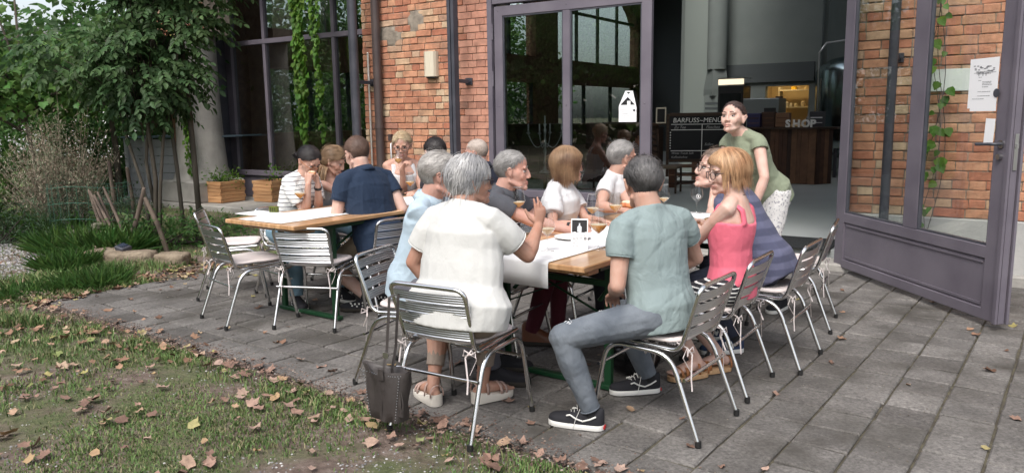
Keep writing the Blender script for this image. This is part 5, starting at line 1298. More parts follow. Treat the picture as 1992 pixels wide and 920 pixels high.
M_blk = mat('black_canvas', (.012, .012, .016), .8, bump=.2, bs=300); M_nav = mat('navy_suede', (.02, .035, .08), .85); M_brn = mat('brown_leather', (.16, .06, .03), .4, bump=.15, bs=60); M_tanl = mat('tan_leather', (.36, .14, .05), .5); M_pinkl = mat('blush_leather', (.42, .29, .25), .6); M_cork = mat('cork_sole', (.40, .24, .12), .9, col2=(.5, .32, .18), vs=60); M_lightsole = mat('cream_sole', (.60, .56, .50), .7); M_sockb = mat('black_sock', (.012, .012, .014), .9); M_rubd = mat('dark_sole', (.03, .025, .02), .8)

def on(T, p, q, z=.0): x, y = TP(p, q, *T); return (x, y, .79 + z)
A1 = ((.35, 3.67), 36.9); A2 = ((-1.5, 5.25), 36)

# white haired woman in the front chair, right hand raised
w8 = person('white haired woman in a white textured top, one hand raised', -.265, 3.60, 31, s=.97, lean=9, twist=6, head=(36, -2, 0), skin=M_skint, fem=True, fat=1.5, w_=1.14, belly=1.25, neckz=-.012,
    hands={1: (.135, 3.84, .955), -1: (-.36, 3.86, .60)}, elb={1: (.55, -.1, -1.0), -1: (-.8, -.6, -.3)}, hand_o={1: dict(d=(.12, .05, 1), n=(-.45, .85, .1), curls=(6, 10, 22, 30), spread=11, thumb=(.45, .8, .25)), -1: dict(curl=20)},
    feet={-1: (-.43, 3.90, None, 330), 1: (-.17, 3.92, None, 55)}, knees={-1: (.05, 1, .6), 1: (.2, 1, .6)}, top=(C_seer, 'tee', .020), pants=C_beige, pantlen=.86, sleeve='half', shoes=('wedge', M_pinkl, M_lightsole), sandal=True,
    hairm=H_white, hairs=dict(n=2600, len=.085, th=.015, grav=.55, mess=.32, comb=(0, -.5, -.5), w=.0048, back=-.10, front=.076, lenf=lambda x, y, z: 1.15 if z < 0 else 1.0, lump=1.5, top=1.1, nofront=.088), glasses=M_specs, vox=.0065, hstyle=11, fold=.0028)
w8['root']['_'] = 0; del w8['root']['_']
# bra/shirt tag on the nape, finger ring left out; small pendant at nape
MB().ell(w8['ctr'](.485, -.085), (.008, .004, .005), nu=8, nv=6).build('neck_clasp', M_gsteel, w8['root'])

m7 = person('grey haired man with glasses in a pale blue shirt beside the white haired woman', -.57, 4.36, 108, s=1.0, lean=15, head=(-26, 4, 0), fat=1.12, w_=1.02, belly=1.15, skin=M_skinr,
    hands={-1: (-.12, 4.72, .80), 1: (-.15, 4.42, .80)}, elb={1: (.5, -.4, -.8), -1: (-.4, -.4, -.9)}, top=(C_blue, 'collar'), sleeve='half', pants=C_greyt, shoes=('sneaker', M_blk, M_rubd), feet={1: (-.12, 4.20, None, 100), -1: (-.10, 4.45, None, 100)},
    hairm=H_ltgrey, hairs=short(2200, .05, th=.013, top=1.25, comb=(0, -.8, .2)), glasses=M_specs, vox=.007, hstyle=21)
m9 = person('man with short grey hair in a charcoal polo shirt, face in profile', -.13, 4.86, 112, s=.97, lean=12, head=(-18, 2, 0), fat=1.10, w_=1.04, skin=M_skinr,
    hands={1: (.36, 4.70, .80), -1: (.40, 4.86, .80)}, elb={1: (.6, -.5, -.5), -1: (-.4, -.2, -.9)}, hand_o={1: dict(curl=18), -1: dict(curl=30)}, top=(C_char, 'polo'), pants=C_maroon, shoes=('boot', M_brn, M_rubd), feet={1: (.12, 4.95, None, 100), -1: (.30, 5.05, None, 105)},
    hairm=H_grey, hairs=short(2200, .032, th=.007), vox=.007, hstyle=22)
w10 = person('woman with a light brown bob in a white blouse looking to the doorway', .29, 5.36, 114, s=.955, lean=8, head=(-34, 0, 0), fem=True, fat=1.10,
    hands={1: (.50, 4.98, .80), -1: (.60, 5.12, .80)}, elb={1: (.6, -.3, -.7), -1: (-.6, -.2, -.8)}, hand_o={1: dict(d=(.9, .35, -.1), curl=20), -1: dict(d=(.6, -.4, -.1), curl=35)}, top=(C_white, 'tee', .022), sleeve='half', pants=C_dark, shoes=('sneaker', M_blk, M_rubd),
    hairm=H_bob, hairs=dict(n=2600, len=.125, th=.020, grav=.85, mess=.12, comb=(0, -.2, -1), parted=.8, w=.0045, back=-.06, front=.074, lenf=lambda x, y, z: .85 + max(0, z + .03) * 7, tuck=.5, nofront=.075, low=.2), glasses=M_specs, vox=.007, hstyle=23, fold=.007)
m11 = person('man with glasses and short grey hair in a plain white shirt holding food', .72, 5.86, 116, s=1.0, lean=10, head=(-44, 0, 0), fat=1.0,
    hands={1: (.74, 5.22, .86), -1: (.84, 5.38, .84)}, elb={1: (.7, -.3, -.6), -1: (-.3, -.3, -.9)}, hand_o={1: dict(curl=38), -1: dict(curl=38)}, top=(C_white, 'tee'), pants=C_greyt, shoes=('sneaker', M_blk, M_rubd),
    hairm=H_grey, hairs=short(2200, .035, th=.010, top=1.2), glasses=M_specs, vox=.007, hstyle=24)
m12 = person('man in a pale teal shirt and torn grey jeans seen from behind', .72, 3.60, 318, s=.985, lean=11, twist=14, head=(34, 13, 0), fat=1.04, w_=1.04,
    hands={-1: (.50, 3.74, .62), 1: (.74, 3.95, .66)}, elb={-1: (-.8, -.7, -.4), 1: (.8, -.5, -.5)}, feet={-1: (.372, 3.545, None, 292), 1: (.735, 4.03, None, 264)}, knees={-1: (-.8, .0, .55), 1: (-.9, .8, .7)}, top=(C_teal, 'tee', .016), pants=C_jean,
    shoes=('sneaker', M_blk, M_white_rub, M_sockb, .10, 'skate'), hairm=H_salt, hairs=short(2800, .05, th=.011, comb=(0, -.6, -.35), back=-.075, w=.006, mess=.3), vis_face=False, vox=.0065, hstyle=25, fold=.006)
w13 = person('red haired woman with glasses in a pink sleeveless top, turned to the lawn side', 1.21, 4.15, 302, s=.985, lean=1, head=(-42, 6, 0), fem=True, skin=M_skinp, fat=1.06,
    hands={-1: (.92, 4.42, .80), 1: (1.16, 4.66, .80)}, elb={-1: (-.5, -.3, -1), 1: (.3, -.3, -1)}, feet={-1: (1.06, 4.26, None, 250), 1: (1.22, 4.36, None, 255)}, knees={-1: (-.8, .4, .8), 1: (-.8, .6, .8)}, top=(C_pink, 'tank', .010), pants=C_bw, pantlen=.45,
    shoes=('sandal', M_tanl, M_cork), sandal=True, hairm=H_ginger, hairs=dict(n=2600, len=.105, th=.016, grav=.8, mess=.24, comb=(0, -.3, -1), parted=.7, w=.005, back=-.075, front=.072, lenf=lambda x, y, z: (.55 if y > .05 else .9) + max(0, z + .02) * 6.5, fringe=(-.25, .6, -.9), nofront=.058, low=.1), glasses=M_specs, vox=.0065, hstyle=26, fold=.004)
m14 = person('man with glasses in a blue striped shirt bending forward behind the red haired woman', 1.58, 4.66, 304, s=1.05, lean=30, hy=.03, head=(-36, -14, 0), fat=1.14, w_=1.06, belly=1.15, skin=M_skinp,
    hands={-1: (1.15, 4.66, .80), 1: (1.22, 4.98, .80)}, elb={-1: (-.4, .2, -1), 1: (.5, 0, -1)}, feet={-1: (1.40, 4.72, None, 262), 1: (1.42, 5.0, None, 280)}, knees={-1: (-.8, .5, .7), 1: (-.8, .7, .7)}, top=(C_bstr, 'tee', .020), pants=C_navyd,
    shoes=('sneaker', M_nav, M_white_rub, M_sockb, .06, 'sport'), hairm=H_red, hairs=short(2800, .055, th=.014, mess=.4, front=.080), glasses=M_specs, vox=.007, hstyle=27)
w15 = person('standing woman in a sage green shirt leaning over the far end of the front table', 1.95, 5.84, 246, s=1.03, lean=34, head=(-26, -15, 3), fem=True, standing=True, fat=1.08, w_=1.06, skin=M_skinp,
    hands={-1: (1.72, 5.45, .80), 1: (1.48, 5.70, .80)}, elb={-1: (-.7, -.2, .2), 1: (.6, -.3, .3)}, feet={-1: (2.07, 5.78, None, 225), 1: (1.88, 5.98, None, 235)}, top=(C_green, 'tee', .014), sleeve='cap', pants=C_pat, shoes=('sneaker', M_blk, M_white_rub),
    hairm=H_dk, hairs=short(2400, .06, th=.007, comb=(0, -1, .1), grav=.05, mess=.06, front=.072, back=-.07), vox=.007, hstyle=28, fold=.005)
tail(w15['root'], w15['P'], [(0, -.10, .02), (0, -.13, 0), (.01, -.12, -.06), (.015, -.11, -.12)], [.015, .025, .02, .01], H_dk)
# --- the table with the empty chairs
w1 = person('dark haired woman in a striped shirt biting into food, elbows on the table', -1.95, 6.60, 120, s=1.06, lean=27, head=(4, 34, 0), fem=True, skin=M_skin, fat=1.05,
    hands={1: (-1.655, 6.27, .975), -1: (-1.60, 6.36, .965)}, elb={1: (-.1, -.5, -1), -1: (.2, .3, -1)}, hand_o={1: dict(d=(.1, .1, 1), n=(.5, .8, 0), curl=42), -1: dict(d=(-.1, -.05, 1), n=(-.6, -.5, 0), curl=42)}, top=(C_strp, 'tee', .018), sleeve='half', pants=C_jeanb,
    shoes=('sneaker', M_blk, M_white_rub, None, 0, 'dots'), feet={1: (-1.74, 6.05, None, 150), -1: (-1.45, 6.30, None, 135)}, hairm=H_black, hairs=short(2600, .07, th=.009, comb=(0, -1, -.1), grav=.2, mess=.05, parted=.6, front=.070, back=-.07), glasses=M_tanl, vox=.007, hstyle=31)
tail(w1['root'], w1['P'], [(0, -.09, -.01), (0, -.125, -.02), (0, -.135, -.045), (0, -.11, -.06)], [.02, .032, .03, .012], H_black, name='hair_knot', n=140)
w2 = person('girl with long honey hair in a sleeveless top bending over the table', -1.72, 7.0, 138, s=.98, lean=20, head=(-40, 25, 0), fem=True, skin=M_skin, fat=.95,
    hands={1: (-1.28, 6.60, .80), -1: (-1.10, 6.70, .80)}, top=(C_white, 'tank', .009), pants=C_jeanb, shoes=('sneaker', M_blk, M_white_rub), hairm=H_long, hairs=dict(n=2400, len=.09, th=.014, comb=(0, -1, -.1), grav=.15, mess=.07, parted=.6, w=.004, front=.062, back=-.08, top=1.5), vox=.008, hstyle=32)
tail(w2['root'], w2['P'], [(.06, -.05, -.06), (.075, -.03, -.14), (.085, .0, -.22), (.09, .0, -.30)], [.03, .035, .03, .01], H_long, name='long_hair')
m3 = person('man in a navy polo shirt and khaki shorts leaning on his elbow, seen from behind', -1.04, 6.00, 311, s=1.11, lean=20, head=(8, 22, 0), fat=1.10, w_=1.12, skin=M_skinp,
    hands={-1: (-1.27, 6.17, .80), 1: (-.98, 6.42, .80)}, elb={-1: (-1, -.35, -.35), 1: (.3, -.3, -1)}, feet={-1: (-1.13, 5.92, None, 270), 1: (-.95, 6.1, None, 290)}, knees={-1: (-.7, .5, .8), 1: (-.6, .7, .8)}, top=(C_navy, 'polo', .016), pants=C_khaki, pantlen=.5,
    shoes=('sneaker', M_blk, M_rubd, M_sockb, .04, 'dots'), hairm=H_brown, hairs=short(2600, .038, th=.010, front=.078), glasses=M_specs, vox=.007, hstyle=33, fold=.005)
w4 = person('blonde short haired woman with glasses drinking, against the brick wall', -1.10, 7.66, 158, s=1.07, lean=8, head=(22, 12, 0), fem=True, skin=M_skin, fat=1.08,
    hands={1: (-1.04, 7.36, 1.02), -1: (-.92, 7.25, .80)}, elb={1: (-.3, -.3, -1)}, hand_o={1: dict(d=(.35, -.2, .55), n=(.5, -.2, -.3), curl=45)}, top=(C_white, 'tank', .010), pants=C_dark, shoes=('sneaker', M_blk, M_rubd),
    hairm=H_blond, hairs=short(2400, .05, th=.014, mess=.45, top=1.2), glasses=M_specs, vox=.008, hstyle=34)
m5 = person('black haired person mostly hidden behind the grey haired man, below the wall lamp', -.55, 6.60, 306, s=1.03, lean=10, head=(20, 10, 0), hands={-1: (-.72, 6.8, .80), 1: (-.5, 7.05, .80)}, top=(C_dark, 'tee'), pants=C_dark, shoes=('sneaker', M_blk, M_rubd),
    hairm=H_black, hairs=short(2200, .05, th=.011), vis_face=False, vox=.009, hstyle=35)
m6 = person('man with cropped hair in a dark navy polo shirt facing the blonde woman', -.16, 7.0, 300, s=1.0, lean=15, head=(-8, 6, 0), fat=1.08, skin=M_skinr, hands={-1: (-.5, 7.05, .80), 1: (-.35, 7.30, .80)}, top=(C_navyd, 'polo'), pants=C_dark, shoes=('sneaker', M_blk, M_rubd),
    hairm=H_crop, hairs=short(1800, .014, th=.003, front=.072, mess=.5), vox=.008, hstyle=36)

# ------------------------------------------------------------------ things on the tables
def bgl(px, py, fill, lab, pale=False, z=TZ, s=1.0, extra=None):
    return beer_glass(px, py, z, fill, lab, pale, s=s)
bgl(.47, 4.13, .5, 'beer glass half full of amber beer behind the small upright card', s=1.13)
bgl(.19, 4.10, .30, 'beer glass with a little pale beer beside the raised elbow', True, s=1.1)
bgl(.69, 5.07, .45, 'beer glass with amber beer before the man holding food', s=1.1)
bgl(.53, 5.00, .30, 'beer glass with pale beer before the woman in the white blouse', True, s=1.1)
bgl(.04, 4.66, .30, 'beer glass with the last of its beer held by the man in the charcoal polo', True, z=.86, s=1.1)
bgl(1.12, 5.62, .12, 'nearly empty beer glass behind the shoulder of the man in teal', True, s=1.1)
eg = bgl(1.36, 5.62, 0, 'empty beer glass with a white round mark, in front of the open doorway', s=1.12)
b = MB(); b.tube([(.015 * math.cos(a), -.0445, .13 + .015 * math.sin(a)) for a in [2 * math.pi * k / 14 for k in range(14)]], .0016, 5, closed=True); b.box((0, -.0445, .13), (.008, .001, .014)); b.build('round_mark', M_white, eg)
bgl(-1.72, 6.24, .42, 'beer glass with amber beer before the woman in the striped shirt', s=1.1)
bgl(-.95, 7.22, .42, 'beer glass with beer standing before the blonde woman', s=1.1)
gM = Matrix.Translation((-1.075, 7.33, 1.00)) @ spin(-28, 0, 0)
beer_glass(0, 0, 0, .3, 'tilted beer glass the blonde woman drinks from', True, M=gM)
# upright card with a bottle picture
cd = thing('table_card', 'small upright card with a bottle photo and print on the front table', 'card', Matrix.Translation((.365, 4.135, TZ)) @ Matrix.Rotation(-R(12), 4, 'Z') @ spin(-9))
MB().box((0, 0, .085), (.092, .0025, .17)).build('card_sheet', M_white, cd)
MB().box((0, -.0018, .125), (.082, .0006, .075)).build('dark_picture', M_black, cd)
MB().lathe([(.010, 0), (.012, .004), (.012, .028), (.004, .036), (.0035, .046), (.005, .048)], n=10, c=(0, 0, 0)).build('bottle_picture', mat('pale_print', (.55, .58, .62), .6), cd, M=Matrix.Translation((0, -.0022, .097)) @ Matrix.Diagonal((1, .06, 1, 1)))
b = MB(); 
for k in range(8): b.ell((-.036 + .0103 * k, -.0024, .091 + .002 * math.sin(k * 2)), (.008, .0006, .005), nu=8, nv=6)
b.build('ice_picture', M_white, cd)
print_lines(cd, 0, 0, -.0018, [(.078, -.038, .03), (.066, -.038, .0), (.058, -.038, -.01), (.046, -.038, .01), (.038, -.038, -.005), (.020, -.038, -.01)])
MB().tube([(.032, -.0015, .062), (.032, -.0025, .062)], .009, 14).build('round_emblem', M_printg, cd)
bk = thing('box', 'small pale blue box with a phone on it beside the man in teal', 'box', TR(.585, 4.13, TZ, 70))
MB().box((0, 0, .012), (.075, .13, .024), bev=.003).build('carton', mat('pale_blue_carton', (.25, .50, .68), .5), bk); MB().box((-.0378, 0, .012), (.001, .09, .010)).build('white_strip', M_white, bk)
ph = thing('phone', 'dark phone lying on the pale blue box', 'phone', TR(.60, 4.13, TZ + .0245, 60)); MB().box((0, 0, .004), (.07, .13, .008), bev=.003).build('phone_body', M_black, ph); MB().box((0, 0, .0083), (.064, .12, .0006)).build('screen', mat('phone_glass', (.01, .01, .012), .08), ph)
M_plate = mat('plate_china', (.70, .69, .67), .35)
def plate(x, y, lab, food=None, r=.11):
    t = thing('plate', lab, 'plate', Matrix.Translation((x, y, TZ)), 'plates on the beer tables'); MB().lathe([(.05, 0), (r * .65, .002), (r, .014), (r, .017), (r * .62, .006), (.001, .005)], n=28).build('dish', M_plate, t, smooth=True, ang=40)
    return t
plate(.36, 4.52, 'plate at the elbow of the man in the charcoal polo'); plate(.86, 5.20, 'plate with bread and salad before the man holding food'); plate(-1.27, 6.35, 'plate in front of the man in the navy polo', r=.10); plate(1.06, 4.70, 'plate hidden behind the man in teal'); plate(1.2, 5.2, 'plate near the far end of the front table')
M_crust = mat('bread_crust', (.42, .11, .05), .6, col2=(.55, .25, .10), vs=30, bump=.5, bs=40); M_crumb = mat('bread_crumb', (.70, .55, .38), .9)
def bread(x, y, z, lab, yaw=0, sc_=1):
    t = thing('bread_slice', lab, 'food', TR(x, y, z, yaw)); b = MB(); b.ell((0, 0, .02 * sc_), (.05 * sc_, .028 * sc_, .022 * sc_), nu=14, nv=10); b.v = [(a + .006 * noise.noise(Vector((a * 40, c * 40, d * 40))), c, d + .006 * noise.noise(Vector((a * 50, c * 30, 2)))) for a, c, d in b.v]; b.build('crust', M_crust, t, smooth=True)
    MB().ell((0, 0, .034 * sc_), (.042 * sc_, .022 * sc_, .012 * sc_), nu=12, nv=8).build('topping', M_crumb, t, smooth=True)
bread(.80, 5.24, .865, 'red topped bread held by the man with glasses in white', 30, 1.2); bread(.86, 5.21, TZ + .012, 'bread lying on the plate before the man holding food', 80); bread(-1.63, 6.30, 1.045, 'piece of food in both hands of the woman in stripes', 20, .8); bread(-1.25, 6.36, TZ + .012, 'bread on the plate of the man in the navy polo', 120)
t = thing('salad', 'green salad leaves on the plate before the man holding food', 'food', Matrix.Translation((.91, 5.27, TZ + .012))); b = MB()
for k in range(14): b.ell((rng.uniform(-.03, .03), rng.uniform(-.03, .03), rng.uniform(.005, .035)), (.02, .012, .003), spin(rng.uniform(-50, 50), rng.uniform(-50, 50), rng.uniform(0, 180)).to_3x3(), 8, 5)
b.build('leaves', mat('salad_green', (.10, .26, .03), .5), t)
b = thing('menu_stand', 'small olive and black candle jar at the edge of the table with empty chairs', 'candle jar', TR(-1.87, 6.02, TZ, 20)); MB().box((0, 0, .025), (.07, .03, .05), bev=.003).build('holder', mat('olive_glass', (.10, .12, .015), .3), b)
for x in (-.02, 0, .02): MB().box((x, -.016, .025), (.008, .002, .03)).build('dark_mark', M_black, b)
b.name = 'candle_jar'
tag(MB().box((0, 0, .002), (.32, .22, .003)).build('folded_paper', M_white, M=TR(-1.97, 5.98, TZ - .001, 36)), 'folded white paper hanging at the corner of the empty table end', 'paper')
# watches
def wrist_band(P, sd, m, nm='wrist_watch'):
    w_, e = P['wr'][sd], P['el'][sd]; d = (e - w_).normalized(); MB().tube([w_ + d * .025, w_ + d * .045], .030 * P['k'], 14).build(nm, m, P['root'])
wrist_band(w1, -1, M_black); wrist_band(m3, 1, M_black); wrist_band(m9, -1, M_black); wrist_band(w8, 1, M_lightsole, 'wrist_band') if False else None
# tears in the jeans: frayed pale threads on the thigh
J = m12; hj = Vector((-.1, 0, 0)); kn_ = J['kn'][-1]; pel = J['T'].inverted() @ Vector((.755, 3.60, .56))
b = MB(); c0 = pel.lerp(kn_, .62) + Vector((0, 0, .075)); c1 = pel.lerp(kn_, .92) + Vector((0, 0, .064)); rr = random.Random(4)
for c in (c0, c1):
    for k in range(14): a = c + Vector((rr.uniform(-.03, .03), rr.uniform(-.018, .018), rr.uniform(-.004, .004))); b.tube([a, a + Vector((rr.uniform(-.012, .012), rr.uniform(-.012, .012), .003))], .0016, 4)
b.build('frayed_tear', M_white, J['root'])
# necklace of the red haired woman, hair band
P = w13; pts = [P['nb'] + P['right'] * math.cos(a) * .062 + P['fwd'] * math.sin(a) * .058 + P['up'] * (-.012 - .02 * math.sin(a)) for a in [2 * math.pi * k / 24 for k in range(24)]]
MB().tube(pts, .0022, 5, closed=True).build('necklace', M_black, P['root'])
# bags
def bag():
    t = thing('handbag', 'dark grey studded leather bag hanging by its strap from the front chair', 'bag', TR(-.60, 3.50, .035, 31) @ Matrix.Scale(.87, 4))
    M_lea = mat('grey_leather', (.040, .034, .033), .5, col2=(.058, .05, .048), vs=5, bump=.4, bs=18, bdist=.012)
    b = MB(); n = 36; lv = [(.055, .085, .045), (.06, .105, .055), (.12, .115, .060), (.20, .125, .062), (.28, .140, .060), (.335, .160, .055), (.345, .165, .052), (.335, .150, .044), (.25, .11, .035)]
    for z, a, c in lv:
        for j in range(n):
            t_ = 2 * math.pi * j / n; cx, sy = math.cos(t_), math.sin(t_); k_ = (abs(cx) ** 3 + abs(sy) ** 3) ** (-1 / 3)
            wv = .018 * math.sin(t_ * 3 + z * 9) * (z / .34) + .018 * noise.noise(Vector((cx * 2, sy * 2, z * 9)))
            zz = z + (.03 * (abs(cx) ** 2 - .5) if z > .3 else 0) + .006 * math.sin(t_ * 5 + 1) * (z > .3)
            b.v.append((cx * k_ * a + wv * .5, sy * k_ * c + wv, zz))
    for i in range(len(lv) - 1):
        for j in range(n): b.f.append((i * n + j, i * n + (j + 1) % n, (i + 1) * n + (j + 1) % n, (i + 1) * n + j))
    b.f.append(tuple(reversed(range(n)))); b.f.append(tuple((len(lv) - 1) * n + j for j in range(n)))
    b.build('pouch', M_lea, t, smooth=True, ang=60)
    c = MB()
    for sx in (-1, 1):
        for k in range(16): z = .08 + k * .016; c.ell((sx * (.085 + .15 * (z - .06)), -.052, z), (.0032, .003, .0032), nu=6, nv=4)
    for k in range(18): c.ell((-.14 + .0165 * k, -.060 - .004 * math.sin(k), .322 + .014 * (abs(k - 8.5) / 8.5) ** 2), (.0028, .003, .0028), nu=6, nv=4)
    c.build('studs', M_steel, t)
    MB().tube([(0, -.060, .08), (.01, -.062, .2), (0, -.066, .32)], [(.003, .002)] * 3, 6).build('seam', M_lea, t)
    for y0 in (-.03, .045): MB().tube([(.02, y0 - .035, .24), (.025, y0 - .03, .34), (.03, y0, .45), (.045, y0 + .02, .74), (.05, y0 + .05, .752)], [(.010, .0022)] * 5, 6, side=(1, 0, 0)).build('strap', M_lea, t)
    MB().tube([(.018, -.072, .30), (.018, -.074, .36)], [(.018, .004)] * 2, 6, side=(1, 0, 0)).build('strap_loop', M_lea, t)
    c = MB(); c.box((.03, -.04, .43), (.036, .006, .03)); c.build('buckle', M_steel, t)
    c = MB(); rr = random.Random(2)
    for k in range(10): x = .115 + rr.uniform(-.012, .012); c.tube([(x, -.04, .24), (x + rr.uniform(-.01, .015), -.045, .17), (x + rr.uniform(-.015, .02), -.04, .10)], [(.003, .001)] * 3, 4)
    c.build('tassel', M_lea, t)
bag()
t = thing('handbag', 'glossy black bag standing on the paving under the front table', 'bag', TR(.70, 4.30, 0, 10)); b = MB(); b.ell((0, 0, .12), (.15, .09, .12), nu=20, nv=14)
b.v = [(x, y, max(0, z) + .01 * noise.noise(Vector((x * 20, y * 20, z * 20)))) for x, y, z in b.v]; b.build('pouch', mat('black_patent', (.008, .008, .009), .18, bump=.5, bs=12), t, smooth=True)
MB().tube([(-.08, 0, .2), (-.06, 0, .32), (.05, 0, .33), (.08, 0, .2)], .007, 8).build('strap', M_black, t, smooth=True)
# ------------------------------------------------------------------ trees, shrubs, ground cover
nrs = np.random.RandomState(12)
L_ash = leaf_mat('ash_leaf', (.062, .12, .052), (.095, .165, .062), .45, .015); L_maple = leaf_mat('maple_leaf', (.08, .17, .04), (.12, .22, .06), .4, .02); L_dark = leaf_mat('dark_leaf', (.06, .13, .04), (.09, .17, .05), .45, .02)
L_vine = leaf_mat('vine_leaf', (.07, .17, .022), (.13, .25, .035), .35, .02); L_bush = leaf_mat('bush_leaf', (.065, .15, .035), (.10, .19, .05), .4, .02)
M_bark = mat('bark', (.055, .047, .036), .95, col2=(.11, .095, .075), vs=12, stretch=(1, 1, .2), bump=.8, bs=40); M_barkd = mat('dark_bark', (.035, .028, .024), .95, bump=.6, bs=40)
def unit(a): return a / np.maximum(np.linalg.norm(a, axis=-1, keepdims=True), 1e-9)
LEAF = {  # outline in the leaf's plane: u across, v along
 'oval': [(0, 0), (.28, .35), (.22, .72), (0, 1), (-.22, .72), (-.28, .35)],
 'maple': [(0, 0), (.24, .06), (.48, .16), (.42, .38), (.52, .62), (.25, .66), (0, 1), (-.25, .66), (-.52, .62), (-.42, .38), (-.48, .16), (-.24, .06)],
 'blade': [(0, 0), (.09, .4), (0, 1), (-.09, .4)], 'reed': [(0, 0), (.03, .4), (0, 1), (-.03, .4)], 'vine': [(0, 0), (.42, .2), (.40, .55), (0, 1), (-.40, .55), (-.42, .2)]}
def leaves(name, pos, vdir, size, m, kind='oval', parent=None, droop=.25, fold=.15, nrm=None):
    """one mesh of flat folded leaves. pos (n,3), vdir (n,3) the way each leaf points, size (n,)"""
    n = len(pos); v = unit(vdir); r = nrs.normal(size=(n, 3)) * .7 + np.array([0, 0, 1.0]) if nrm is None else nrm + nrs.normal(size=(n, 3)) * .25
    u = unit(np.cross(v, r)); w_ = np.cross(u, v)
    P = np.array(LEAF[kind]); k = len(P)
    co = (pos[:, None, :] + size[:, None, None] * (u[:, None, :] * P[None, :, 0, None] + v[:, None, :] * P[None, :, 1, None] + w_[:, None, :] * (fold * np.abs(P[None, :, 0, None]) * 1.6 - droop * P[None, :, 1, None] ** 2)))
    co = co.reshape(-1, 3); base = (np.arange(n) * k)[:, None]
    if k % 2 == 0:      # quads folded over the midrib: (0,i,i+1,..) fan as quads
        fs = []
        for i in range(1, k - 1, 2): fs.append(np.concatenate([base, base + i, base + i + 1, base + min(i + 2, k - 1)], 1) if i + 2 <= k - 1 else np.concatenate([base, base + i, base + i + 1, base + i + 1], 1))
        f3 = [f for f in fs if (f[:, 2] != f[:, 3]).all()]; rest_ = [f[:, :3] for f in fs if not (f[:, 2] != f[:, 3]).all()]
    tri = []
    for i in range(1, k - 1): tri.append(np.concatenate([base, base + i, base + i + 1], 1))
    return from_np(name, co, np.concatenate(tri, 0), m, parent)
def pinnate(anchors, dirs, m, name, parent, ln=.26, pairs=4, lf=.085):
    """compound leaves: paired leaflets along a drooping stalk"""
    n = len(anchors); P_, V_, S_, N_ = [], [], [], []; d = unit(dirs); side = unit(np.cross(d, np.array([0, 0, 1.0]) + nrs.normal(size=(n, 3)) * .25)); up_ = np.cross(side, d)
    for i in range(pairs + 1):
        t = (.25 + .75 * i / pairs); c = anchors + d * (ln * t) - np.array([0, 0, 1]) * (ln * .35 * t * t)
        for s in ((-1, 1) if i < pairs else (0,)):
            P_.append(c); V_.append(side * s * .95 + d * (.55 if s else 1) - np.array([0, 0, .35])); S_.append(np.full(n, lf) * nrs.uniform(.8, 1.2, n)); N_.append(up_)
    return leaves(name, np.concatenate(P_), np.concatenate(V_), np.concatenate(S_), m, 'oval', parent, droop=.3, nrm=np.concatenate(N_))
def blob_points(blobs, n, shell=.55):
    """points in a union of ellipsoids, gathered into clumps"""
    vol = np.array([b[3] * b[4] * b[5] for b in blobs]); pick = nrs.choice(len(blobs), n, p=vol / vol.sum()); B_ = np.array(blobs)[pick]
    d = unit(nrs.normal(size=(n, 3))); r = nrs.uniform(shell, 1, n) ** .6
    return B_[:, :3] + d * r[:, None] * B_[:, 3:6], d
def limbs(name, base, tips, r0, m, parent, seed=1, fork=.35):
    rs = random.Random(seed); b = MB(); base = Vector(base); cen = sum((Vector(t) for t in tips), Vector()) / len(tips)
    for t in tips:
        t = Vector(t); f = base.lerp(cen, fork * rs.uniform(.6, 1.3)); f.z = base.z + (t.z - base.z) * fork * rs.uniform(.8, 1.2); mid = f.lerp(t, .5) + Vector((rs.uniform(-.15, .15), rs.uniform(-.15, .15), rs.uniform(.0, .2)))
        r_ = r0 * rs.uniform(.35, .6); b.tube([f, f.lerp(mid, .5) + Vector((rs.uniform(-.05, .05), 0, 0)), mid, t], [r_, r_ * .8, r_ * .55, r_ * .15], 6)
    return b.build(name, m, parent, smooth=True)
def trunk(pts, rs_, m, parent, name='trunk'): 
    return MB().tube(pts, rs_, 12).build(name, m, parent, smooth=True)

# 1. ash sapling with several stems, dark compound leaves
t = thing('ash_tree', 'young ash tree with several thin stems and dark compound leaves, before the grey shed', 'tree', Matrix.Translation((-4.45, 9.5, 0)))
stems = [[(0, 0, 0), (.04, .05, .8), (.02, 0, 1.5), (.15, 0, 2.4), (.25, .1, 3.4)], [(-.05, .02, 0), (-.10, 0, .7), (-.28, .05, 1.35), (-.4, .1, 2.0), (-.45, .1, 2.5)], [(.06, 0, .05), (.10, 0, .6), (.20, .0, 1.3), (.42, 0, 2.1), (.6, 0, 3.2)], [(0, .04, .5), (-.06, .05, 1.0), (.0, .1, 1.6), (-.2, .2, 2.6)]]
for k, p in enumerate(stems): trunk(p, [.024, .021, .018, .014, .008][:len(p)] if k else [.030, .027, .022, .016, .008], M_bark, t)
B1 = [(-.75, 0, 2.3, .6, .5, .4), (.0, 0, 2.2, .8, .6, .5), (.12, -.1, 1.9, .38, .4, .35), (.35, 0, 2.75, .65, .5, .45), (.1, 0, 1.72, .38, .35, .2), (.3, 0, 3.5, .8, .7, .5)]
an, dr = blob_points(B1, 860, .2)
pinnate(an.astype(float), dr * np.array([1, 1, .3]) + np.array([0, 0, -.25]) + nrs.normal(size=dr.shape) * .35, L_ash, 'crown', t, ln=.24, pairs=4, lf=.088)
b = MB(); rr = random.Random(3)
for i in range(0, 420, 3):
    a = Vector(an[i]); b.tube([a, a * .75 + Vector((0, 0, a.z * .25 - .12)), Vector((a.x * .45, a.y * .45, a.z * .9 - .2))], [.004, .006, .008], 4)
b.build('branches', M_bark, t, smooth=True)
